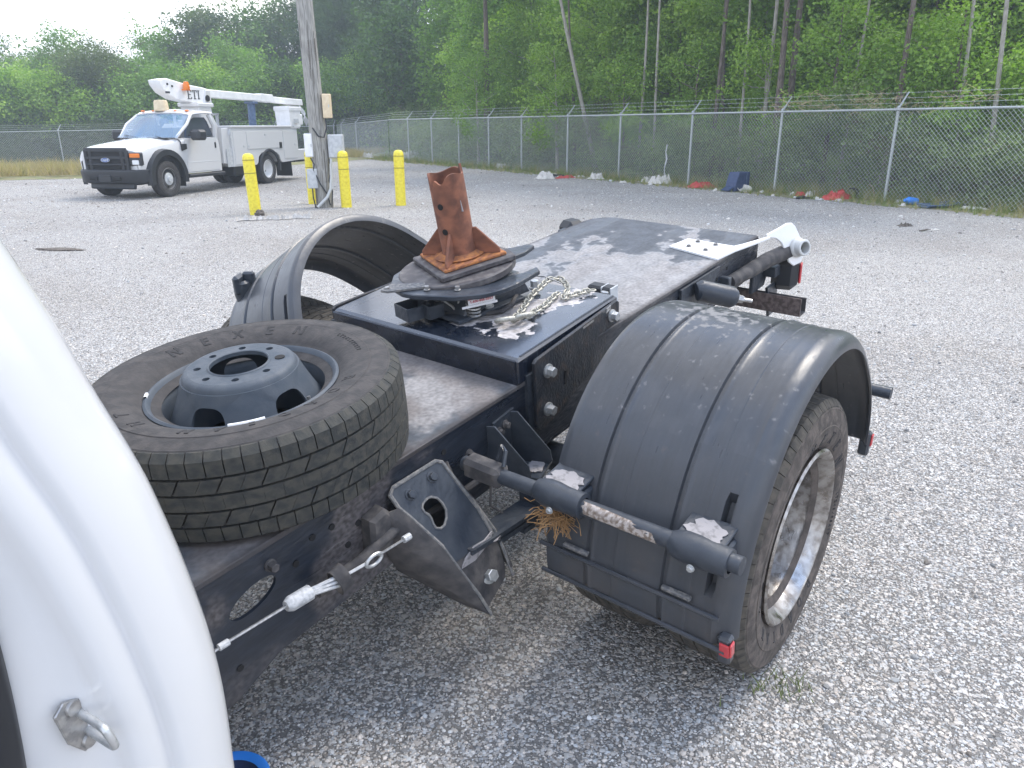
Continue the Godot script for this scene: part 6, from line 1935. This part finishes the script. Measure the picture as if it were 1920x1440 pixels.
# ---------------------------------------------------------------- bucket truck
# own axes: x = rearwards from the front axle, y = up, z = towards the driver's side; z = 0 is the driver side body face
func build_bucket_truck() -> void:
	var A := Vector3(0.255, 0, -0.967)
	var S := Vector3(0.967, 0, 0.255)
	var o := thing("bucket_truck", "white utility bucket truck with folded boom lettered ETI parked on the gravel", "truck", Transform3D(Basis(A, Vector3.UP, S), Vector3(-7.62, 0, -17.2)))
	var W := 1.62
	var mid := -W / 2
	# --- cab: body sections along x, from bumper to back of cab
	var sec := func(x: float, y0: float, y1: float, hw0: float, hw1: float, crown: float) -> Array:
		var r := []
		r.append(Vector3(x, y0, mid + hw0))
		r.append(Vector3(x, lerpf(y0, y1, 0.55), mid + hw0 + 0.012))
		r.append(Vector3(x, y1 - 0.07, mid + hw1 + 0.004))
		r.append(Vector3(x, y1 - 0.02, mid + hw1 - 0.03))
		for k in 7:
			var f := 1.0 - 2.0 * k / 6.0
			r.append(Vector3(x, y1 + crown * (1.0 - f * f), mid + f * (hw1 - 0.09)))
		r.append(Vector3(x, y1 - 0.02, mid - hw1 + 0.03))
		r.append(Vector3(x, y1 - 0.07, mid - hw1 - 0.004))
		r.append(Vector3(x, lerpf(y0, y1, 0.55), mid - hw0 - 0.012))
		r.append(Vector3(x, y0, mid - hw0))
		return r
	var h := W / 2
	var hood := MB.new().sheet([sec.call(-0.74, 0.62, 0.9, h - 0.1, h - 0.18, 0.03), sec.call(-0.72, 0.62, 1.0, h - 0.06, h - 0.1, 0.04), sec.call(-0.6, 0.62, 1.06, h - 0.03, h - 0.07, 0.045), sec.call(-0.3, 0.62, 1.115, h - 0.01, h - 0.05, 0.055), sec.call(0.2, 0.62, 1.17, h, h - 0.05, 0.065), sec.call(0.66, 0.5, 1.215, h, h - 0.06, 0.06)])
	part("hood", hood, m.white, o)
	part("nose_panel", MB.new().box(Vector3(0.04, 0.4, W - 0.24), T(-0.72, 0.74, mid), 0.01), m.white, o)
	var cab := MB.new()
	# doors and lower cab
	cab.sheet([sec.call(0.64, 0.46, 1.22, h, h - 0.02, 0.0), sec.call(1.2, 0.46, 1.25, h, h - 0.02, 0.0), sec.call(1.98, 0.46, 1.25, h, h - 0.02, 0.0), sec.call(2.04, 0.46, 1.25, h - 0.02, h - 0.04, 0.0)])
	cab.box(Vector3(0.02, 0.78, W - 0.08), T(2.03, 0.86, mid))
	part("cab_body", cab, m.white, o)
	# roof with pillars
	var roof := MB.new()
	var rf := []
	for q in [[1.16, 1.745, 0.68, 0.02], [1.26, 1.79, 0.71, 0.03], [1.6, 1.815, 0.73, 0.035], [1.95, 1.805, 0.73, 0.03], [2.02, 1.77, 0.71, 0.02]]:
		var row := []
		row.append(Vector3(q[0], q[1] - 0.05, mid + q[2] + 0.035))
		for k in 9:
			var f := 1.0 - k / 4.0
			row.append(Vector3(q[0], q[1] + q[3] * (1.0 - f * f) - 0.02 * pow(absf(f), 6.0), mid + f * q[2]))
		row.append(Vector3(q[0], q[1] - 0.05, mid - q[2] - 0.035))
		rf.append(row)
	roof.sheet(rf, 0.03)
	for s in [1, -1]:
		roof.tube([Vector3(0.56, 1.24, mid + s * (h - 0.07)), Vector3(0.9, 1.53, mid + s * 0.81), Vector3(1.2, 1.735, mid + s * 0.72)], 0.036, 8)
		roof.tube([Vector3(1.93, 1.24, mid + s * (h - 0.05)), Vector3(1.9, 1.5, mid + s * 0.81), Vector3(1.84, 1.75, mid + s * 0.74)], 0.06, 8)
		roof.sheet([[Vector3(1.88, 1.24, mid + s * (h - 0.03)), Vector3(2.05, 1.24, mid + s * (h - 0.05))], [Vector3(1.86, 1.5, mid + s * 0.83), Vector3(2.03, 1.5, mid + s * 0.81)], [Vector3(1.8, 1.77, mid + s * 0.745), Vector3(2.0, 1.77, mid + s * 0.72)]], 0.02)
	roof.box(Vector3(0.03, 0.3, W - 0.3), T(2.03, 1.3, mid))
	part("roof", roof, m.white, o)
	var ws := MB.new()
	ws.sheet([[Vector3(0.52, 1.245, mid + 0.8), Vector3(0.42, 1.25, mid + 0.4), Vector3(0.39, 1.25, mid), Vector3(0.42, 1.25, mid - 0.4), Vector3(0.52, 1.245, mid - 0.8)], [Vector3(0.84, 1.5, mid + 0.76), Vector3(0.77, 1.51, mid + 0.38), Vector3(0.75, 1.515, mid), Vector3(0.77, 1.51, mid - 0.38), Vector3(0.84, 1.5, mid - 0.76)], [Vector3(1.18, 1.745, mid + 0.68), Vector3(1.15, 1.76, mid + 0.34), Vector3(1.14, 1.765, mid), Vector3(1.15, 1.76, mid - 0.34), Vector3(1.18, 1.745, mid - 0.68)]])
	part("windscreen", ws, m.glass, o)
	part("windscreen_paper", MB.new().box(Vector3(0.006, 0.14, 0.26), T(0.87, 1.5, mid + 0.33, 0, 0, -52), 0.0), m.white_cloth, o)
	part("cowl", MB.new().box(Vector3(0.18, 0.02, W - 0.34), T(0.46, 1.238, mid), 0.005), m.black_plastic, o)
	for z in [0.45, -0.15]: part("wiper", MB.new().tube([Vector3(0.42, 1.255, mid + z), Vector3(0.5, 1.3, mid + z - 0.42)], 0.008, 5), m.black_plastic, o)
	part("dashboard", MB.new().box(Vector3(0.4, 0.1, W - 0.4), T(0.8, 1.2, mid), 0.03), m.black_plastic, o)
	for z in [0.42, -0.42]: part("seat", MB.new().box(Vector3(0.16, 0.62, 0.5), T(1.6, 1.2, mid + z, 0, 0, -12), 0.06).box(Vector3(0.1, 0.16, 0.26), T(1.7, 1.58, mid + z), 0.04), m.blue_grey, o)
	for s in [1, -1]:
		var gl := [[0.86, 1.262], [1.0, 1.44], [1.22, 1.63], [1.34, 1.685], [1.74, 1.69], [1.8, 1.6], [1.86, 1.262]]
		var zc: float = mid + s * (h - 0.04)
		var g := MB.new()
		var row0 := []
		var row1 := []
		for q in gl:
			row0.append(Vector3(q[0], q[1], zc - s * 0.24 * (q[1] - 1.25)))
		g.prism(gl, 0.008, Transform3D(Basis(Vector3(1, 0, 0), Vector3(0, 1, -0.235 * s).normalized(), Vector3(0, 0.23 * s, 1).normalized()), Vector3(0, 0.04, zc + s * 0.29)))
		part("side_window", g, m.glass_dark, o)
		# door with its handle
		var d := part("door", MB.new().box(Vector3(1.2, 0.74, 0.012), T(1.33, 0.86, mid + s * (h + 0.006)), 0.005), m.white, o)
		part("door_handle", MB.new().box(Vector3(0.055, 0.13, 0.02), T(1.84, 1.06, mid + s * (h + 0.016)), 0.008), m.black_plastic, d)
		part("door_crease", MB.new().box(Vector3(1.16, 0.012, 0.01), T(1.33, 0.7, mid + s * (h + 0.012), 0, 0, 0), 0.004), m.white, d)
		# mirror
		var mr := part("mirror", MB.new().box(Vector3(0.26, 0.23, 0.32), T(0.93, 1.3, mid + s * (h + 0.25), 0, -12 * s, 0), 0.05), m.black_plastic, o)
		part("mirror_arm", MB.new().box(Vector3(0.06, 0.05, 0.2), T(0.95, 1.3, mid + s * (h + 0.07)), 0.015), m.black_plastic, mr)
		part("mirror_glass", MB.new().box(Vector3(0.01, 0.15, 0.2), T(1.05, 1.32, mid + s * (h + 0.235), 0, -12 * s, 0), 0.004), m.lens, mr)
		part("mirror_signal", MB.new().box(Vector3(0.07, 0.075, 0.03), T(1.0, 1.255, mid + s * (h + 0.365), 0, -12 * s, 0), 0.01), m.amber, mr)
		# wheel arch flare
		part("arch_flare", MB.new().sheet(arch_rows(0.5, 0.62, 0.0, 0.41, mid + s * (h - 0.03), mid + s * (h + 0.09)), 0.01), m.black_plastic, o)
		var lin_ := [[-0.5, 0.4]]
		for i in 15:
			var a := PI - PI * i / 14.0
			lin_.append([0.52 * cos(a), 0.42 + 0.52 * sin(a)])
		lin_.append([0.5, 0.4])
		part("arch_liner", MB.new().prism(lin_, 0.02, T(0, 0, mid + s * (h + 0.006))), m.dark, o)
		part("vent_badge", MB.new().prism([[0.6, 0.96], [0.78, 1.0], [0.78, 1.11], [0.58, 1.11]], 0.014, T(0, 0, mid + s * (h + 0.012))), m.black_plastic, o)
		part("running_board", MB.new().box(Vector3(1.35, 0.08, 0.2), T(1.42, 0.4, mid + s * (h - 0.06)), 0.02), m.black_plastic, o)
		part("mud_flap", MB.new().box(Vector3(0.012, 0.3, 0.24), T(0.62, 0.34, mid + s * (h - 0.14))), m.black_plastic, o)
		part("mud_flap", MB.new().box(Vector3(0.012, 0.4, 0.5), T(5.32, 0.33, mid + s * (h - 0.28), 0, 0, 3)), m.black_plastic, o)
		# headlamp
		var hl := part("headlamp", MB.new().box(Vector3(0.12, 0.27, 0.27), T(-0.7 + (0.0 if s > 0 else 0.1), 0.835, mid + s * (h - 0.15), 0, 14 * s, 0), 0.02), m.black_plastic, o)
		part("amber_lens", MB.new().box(Vector3(0.03, 0.085, 0.22), T(-0.755 + (0.0 if s > 0 else 0.1), 0.905, mid + s * (h - 0.135), 0, 14 * s, 0), 0.012), m.amber, hl)
		part("clear_lens", MB.new().box(Vector3(0.03, 0.1, 0.15), T(-0.755 + (0.0 if s > 0 else 0.1), 0.765, mid + s * (h - 0.13), 0, 14 * s, 0), 0.015), m.lens, hl)
	# --- grille
	var gr := part("grille", MB.new().box(Vector3(0.06, 0.46, 1.1), T(-0.78, 0.8, mid), 0.03), m.dark, o)
	for q in [[1.02, 0.09], [0.855, 0.07], [0.72, 0.05], [0.585, 0.06]]: part("grille_bar", MB.new().box(Vector3(0.07, q[1], 1.06), T(-0.8, q[0], mid), 0.018), m.black_plastic, gr)
	for z in [0.52, 0.4, -0.4, -0.52]: part("grille_upright", MB.new().box(Vector3(0.075, 0.46, 0.07), T(-0.8, 0.8, mid + z), 0.02), m.black_plastic, gr)
	var em := []
	for i in 28: em.append(Vector2(cos(TAU * i / 28) * 0.115, sin(TAU * i / 28) * 0.046))
	var et := Transform3D(Basis(Vector3(0, 0, 1), Vector3.UP, Vector3(-1, 0, 0)), Vector3(-0.842, 0.815, mid))
	part("emblem", MB.new().prism(em, 0.016, et, 0.003), plain(lin(0.4, 0.42, 0.45), 0.3, 0.6), gr)
	var em2 := []
	for p in em: em2.append(p * 0.9)
	part("emblem_field", MB.new().prism(em2, 0.004, et * T(0, 0, 0.0095)), plain(lin(0.03, 0.09, 0.3), 0.3), gr)
	part("emblem_script", MB.new().text("Ford", 0.075, 0.003, et * T(0, 0, 0.0125), true, "Droid Serif"), m.white, gr, 0.0)
	# --- bumper
	var bp := part("bumper", MB.new().sheet(bumper_rows(mid, h)), m.black_plastic, o)
	part("tow_slot", MB.new().box(Vector3(0.03, 0.07, 0.2), T(-0.925, 0.44, mid + 0.3), 0.01), m.dark, bp)
	part("tow_slot", MB.new().box(Vector3(0.03, 0.07, 0.2), T(-0.925, 0.44, mid - 0.3), 0.01), m.dark, bp)
	part("plate_bracket", MB.new().box(Vector3(0.03, 0.15, 0.3), T(-0.93, 0.44, mid), 0.01), m.black_plastic, bp)
	part("air_dam", MB.new().box(Vector3(0.1, 0.14, W - 0.5), T(-0.72, 0.28, mid, 0, 0, -12), 0.02), m.black_plastic, bp)
	part("front_axle", MB.new().tube([Vector3(0, 0.36, mid + 0.7), Vector3(0, 0.36, mid - 0.7)], 0.07, 10).box(Vector3(0.3, 0.16, 0.4), T(0.05, 0.32, mid - 0.1), 0.05), m.dark, o)
	# --- chassis below
	for s in [1, -1]: part("chassis_rail", MB.new().box(Vector3(5.6, 0.16, 0.08), T(2.9, 0.52, mid + s * 0.42)), m.dark, o)
	part("fuel_tank", MB.new().box(Vector3(0.8, 0.26, 0.4), T(2.9, 0.42, mid + 0.62), 0.04), m.dark, o)
	# --- wheels
	truck_wheel(o, Vector3(0.0, 0.385, mid + h - 0.06), 1, false)
	truck_wheel(o, Vector3(0.0, 0.385, mid - h + 0.06), -1, false)
	for s in [1, -1]:
		truck_wheel(o, Vector3(4.13, 0.385, mid + s * (h - 0.15)), s, true)
		truck_wheel(o, Vector3(4.13, 0.385, mid + s * (h - 0.46)), s, true)
	# --- utility body
	for s in [1, -1]:
		var zf: float = mid + s * (h + 0.03)
		var body := MB.new()
		var outl := []
		outl.append_array([[2.5, 0.52], [2.5, 1.45], [5.68, 1.45], [5.68, 0.56], [4.78, 0.53]])
		for i in 9:
			var a := PI * (0.02 + 0.96 * i / 8.0)
			outl.append([4.13 + 0.56 * cos(a) * (1.0 if absf(cos(a)) < 0.9 else 1.0), 0.5 + 0.36 * pow(sin(a), 0.6)])
		outl.append([3.5, 0.52])
		body.prism(outl, 0.36, T(0, 0, zf - s * 0.18), 0.008)
		var ub := part("utility_body", body, m.white, o)
		for q in [[2.56, 3.1, 0.56, 1.36], [3.14, 4.85, 0.92, 1.36], [4.89, 5.6, 0.62, 1.36]]:
			var w: float = q[1] - q[0]
			var hh: float = q[3] - q[2]
			var dd := part("compartment_door", MB.new().box(Vector3(w, hh, 0.014), T((q[0] + q[1]) / 2, (q[2] + q[3]) / 2, zf + s * 0.006), 0.005), m.white, ub)
		for q in [[5.0, 1.0]]: part("latch", MB.new().box(Vector3(0.13, 0.16, 0.02), T(4.72, 0.99, zf + s * 0.016), 0.012), m.black_plastic, ub)
		for q in [[2.98, 1.0], [3.2, 1.0], [5.5, 1.0], [4.0, 1.27]]: part("hinge", MB.new().box(Vector3(0.06, 0.05, 0.012), T(q[0], q[1], zf + s * 0.016), 0.004), m.grey_box, ub)
		part("top_rail", MB.new().box(Vector3(3.2, 0.05, 0.42), T(4.08, 1.475, zf - s * 0.18), 0.01), m.white, ub)
		part("arch_trim", MB.new().sheet(arch_rows(0.44, 0.5, 4.13, 0.42, zf - s * 0.02, zf + s * 0.02), 0.008), m.black_plastic, ub)
		part("stone_guard", MB.new().box(Vector3(0.26, 0.44, 0.016), T(2.4, 0.74, zf - s * 0.03), 0.004), m.grey_box, ub)
		part("front_wall", MB.new().prism([[2.16, 0.62], [2.5, 0.56], [2.5, 1.45], [2.2, 1.44]], 0.3, T(0, 0, zf - s * 0.2), 0.01), m.white, ub)
		part("grab_strap", MB.new().tube([Vector3(2.42, 1.42, zf + s * 0.02), Vector3(2.38, 1.28, zf + s * 0.03), Vector3(2.44, 1.2, zf + s * 0.02), Vector3(2.45, 1.1, zf + s * 0.02)], 0.014, 5), m.grey_box, ub)
	part("bed_floor", MB.new().box(Vector3(3.2, 0.06, W - 0.5), T(4.1, 0.86, mid)), m.grey_box, o)
	part("tail_shelf", MB.new().box(Vector3(0.75, 0.3, W - 0.1), T(6.05, 0.7, mid), 0.02), m.white, o)
	part("tail_step", MB.new().box(Vector3(0.8, 0.07, W - 0.2), T(6.05, 0.53, mid), 0.01), m.black_plastic, o)
	# --- rack behind the cab
	var rk := part("ladder_rack", MB.new().box(Vector3(1.1, 0.05, 0.06), T(3.0, 1.78, mid - 0.72)).box(Vector3(0.05, 0.34, 0.06), T(2.5, 1.62, mid - 0.72)).box(Vector3(0.05, 0.34, 0.06), T(3.5, 1.62, mid - 0.72)).box(Vector3(1.1, 0.05, 0.06), T(3.0, 1.78, mid - 0.2)).box(Vector3(0.05, 0.34, 0.06), T(3.05, 1.62, mid - 0.2)).box(Vector3(0.05, 0.34, 0.06), T(3.5, 1.62, mid - 0.2)), m.grey_box, o)
	part("tool_bin", MB.new().box(Vector3(0.4, 0.16, 0.5), T(2.8, 1.56, mid - 0.5), 0.02), m.grey_box, o)
	# --- boom
	part("pedestal", MB.new().box(Vector3(0.5, 0.75, 0.55), T(2.42, 1.6, mid), 0.03).box(Vector3(0.62, 0.1, 0.6), T(2.42, 1.98, mid), 0.02), m.white, o)
	part("turntable_post", MB.new().prism([[-0.14, 0.0], [0.2, 0.0], [0.16, 0.34], [-0.02, 0.34]], 0.4, T(2.62, 2.0, mid), 0.02), m.white, o)
	var yaw := deg_to_rad(6.5)
	var bt := Transform3D(Basis(Vector3.UP, -yaw) , Vector3(2.55, 0, mid))
	# boom side outline (x along the boom), a fat knuckle over the cab and a slim arm to the rear
	var knuckle := [[-1.36, 2.5], [-1.1, 2.545], [-0.5, 2.44], [0.05, 2.385], [0.18, 2.36], [0.2, 2.06], [0.14, 1.995], [-0.36, 2.015], [-0.9, 2.1], [-1.2, 2.24], [-1.34, 2.4]]
	var boom := part("boom_knuckle", MB.new().prism(knuckle, 0.34, bt, 0.02), m.white_old, o)
	part("boom_lettering", MB.new().text("ETI", 0.27, 0.008, bt * T(-0.33, 2.205, 0.175), false, "Droid Serif"), m.ink, boom, 0.0)
	part("beacon", MB.new().lathe([[0, 0], [0.075, 0], [0.08, 0.05], [0.078, 0.06], [0.07, 0.12], [0.05, 0.17], [0, 0.18]], 18, bt * T(-0.62, 2.32, 0.26)).box(Vector3(0.14, 0.03, 0.16), bt * T(-0.62, 2.31, 0.22)), m.amber, boom)
	part("pivot_pin", MB.new().cyl(0.075, 0.05, 16, bt * T(0.1, 2.14, 0.19, 90, 0, 0)), m.black_plastic, boom)
	for q in [[-1.12, 2.42], [-0.98, 2.38]]: part("pin_head", MB.new().cyl(0.025, 0.02, 12, bt * T(q[0], q[1], 0.175, 90, 0, 0)), m.ink, boom)
	part("slot", MB.new().box(Vector3(0.14, 0.045, 0.01), bt * T(-1.14, 2.24, 0.172), 0.004), m.ink, boom)
	part("boom_arm", MB.new().prism([[0.0, 2.365], [2.4, 2.3], [2.4, 2.125], [0.15, 2.17]], 0.24, bt, 0.015), m.white_old, o)
	part("boom_sleeve", MB.new().box(Vector3(0.5, 0.21, 0.26), bt * T(2.5, 2.215, 0, 0, 0, -2), 0.015), m.white_old, o)
	part("boom_tip", MB.new().prism([[2.4, 2.28], [4.12, 2.22], [4.14, 2.06], [3.7, 2.06], [2.4, 2.13]], 0.2, bt, 0.015), m.white_old, o)
	part("boom_rest", MB.new().tube([bt * Vector3(1.9, 0.95, 0.0), bt * Vector3(1.95, 2.1, 0.0)], 0.1, 10).box(Vector3(0.2, 0.06, 0.3), bt * T(1.95, 2.09, 0), 0.01), m.blue_grey, o)
	# bucket
	var bk := part("bucket", MB.new().lathe([[0, 0.0], [0.36, 0.0], [0.4, 0.05], [0.43, 0.5], [0.46, 0.52], [0.47, 0.6], [0.45, 0.62], [0.46, 0.64], [0.0, 0.66]], 4, bt * T(3.1, 1.42, 0.3, 0, 45, 0) * Transform3D(Basis.from_scale(Vector3(0.82, 0.92, 0.82)), Vector3())), m.white_old, o, 20.0)
	part("bucket_panel", MB.new().box(Vector3(0.3, 0.3, 0.08), bt * T(3.6, 1.66, 0.3), 0.03), m.white_old, bk)
	part("bucket_label", MB.new().box(Vector3(0.22, 0.12, 0.01), bt * T(3.1, 1.62, 0.57), 0.002), m.grey_box, bk)
	for k in 4: part("hose", MB.new().tube(smooth_path([bt * Vector3(3.95, 2.05, 0.1), bt * Vector3(4.05 - 0.05 * k, 1.85, 0.2), bt * Vector3(3.9 + 0.06 * k, 1.66, 0.25), bt * Vector3(4.08, 1.5, 0.2)], 5), 0.013, 6), m.grey_box, bk)
	# lamp on the roof
	part("roof_tank", MB.new().lathe([[0, 0], [0.16, 0], [0.165, 0.03], [0.15, 0.2], [0.13, 0.235], [0, 0.245]], 20, T(1.28, 1.83, mid - 0.1)), m.tan_box, o)
	for z in [-0.6, -0.3, 0.0, 0.3, 0.6]: part("roof_marker", MB.new().box(Vector3(0.09, 0.035, 0.06), T(1.25, 1.83, mid + z), 0.012), m.amber, o)

func arch_rows(r0: float, r1: float, x0: float, y0: float, z0: float, z1: float) -> Array:
	var rows := []
	for i in 19:
		var a := deg_to_rad(-12.0 + 204.0 * i / 18.0)
		var c := Vector3(cos(a), sin(a) * 0.98, 0)
		rows.append([Vector3(x0, y0, z0) + c * r1, Vector3(x0, y0, z1) + c * (r1 - 0.015), Vector3(x0, y0, z1) + c * r0, Vector3(x0, y0, z0) + c * (r0 - 0.01)])
	return rows

func bumper_rows(mid: float, h: float) -> Array:
	var rows := []
	for i in 17:
		var f := 1.0 - i / 8.0
		var z := mid + f * (h + 0.05)
		var x := -0.93 + 0.3 * pow(absf(f), 5.0)
		rows.append([Vector3(x + 0.16, 0.62, z), Vector3(x + 0.02, 0.61, z), Vector3(x, 0.575, z), Vector3(x + 0.015, 0.44, z), Vector3(x + 0.06, 0.35, z), Vector3(x + 0.2, 0.31, z)])
	return rows

func truck_wheel(root: Node3D, at: Vector3, side: int, rear: bool) -> void:
	var w := holder("wheel", root, Transform3D(Basis(Vector3.RIGHT, PI / 2 * side), at))
	part("tyre", MB.new().lathe([[0.22, -0.1], [0.25, -0.115], [0.32, -0.125], [0.365, -0.115], [0.378, -0.1], [0.385, -0.06], [0.379, -0.045], [0.385, -0.03], [0.385, 0.03], [0.379, 0.045], [0.385, 0.06], [0.378, 0.1], [0.365, 0.115], [0.32, 0.125], [0.25, 0.115], [0.22, 0.1]], 40), m.tyre, w)
	if rear:
		part("rim", MB.new().lathe([[0, -0.02], [0.06, -0.02], [0.07, -0.08], [0.17, -0.08], [0.2, -0.03], [0.215, 0.08], [0.245, 0.11], [0.23, 0.115]], 32), m.white_old, w)
		for i in 4: part("rim_hole", MB.new().cyl(0.028, 0.006, 12, T(0.14 * cos(TAU * i / 4 + 0.4), -0.077, 0.14 * sin(TAU * i / 4 + 0.4))), m.dark, w)
	else:
		part("rim", MB.new().lathe([[0, 0.12], [0.06, 0.12], [0.075, 0.09], [0.13, 0.09], [0.17, 0.04], [0.2, 0.04], [0.215, 0.09], [0.245, 0.11], [0.23, 0.118]], 32), m.edge, w)
		part("hub_cap", MB.new().lathe([[0.1, 0.09], [0.135, 0.095], [0.13, 0.1], [0.075, 0.105], [0.06, 0.14], [0, 0.145]], 24), m.grey_box, w)
		for i in 8: part("rim_hole", MB.new().cyl(0.02, 0.008, 10, T(0.165 * cos(TAU * i / 8), 0.05, 0.165 * sin(TAU * i / 8))), m.dark, w)
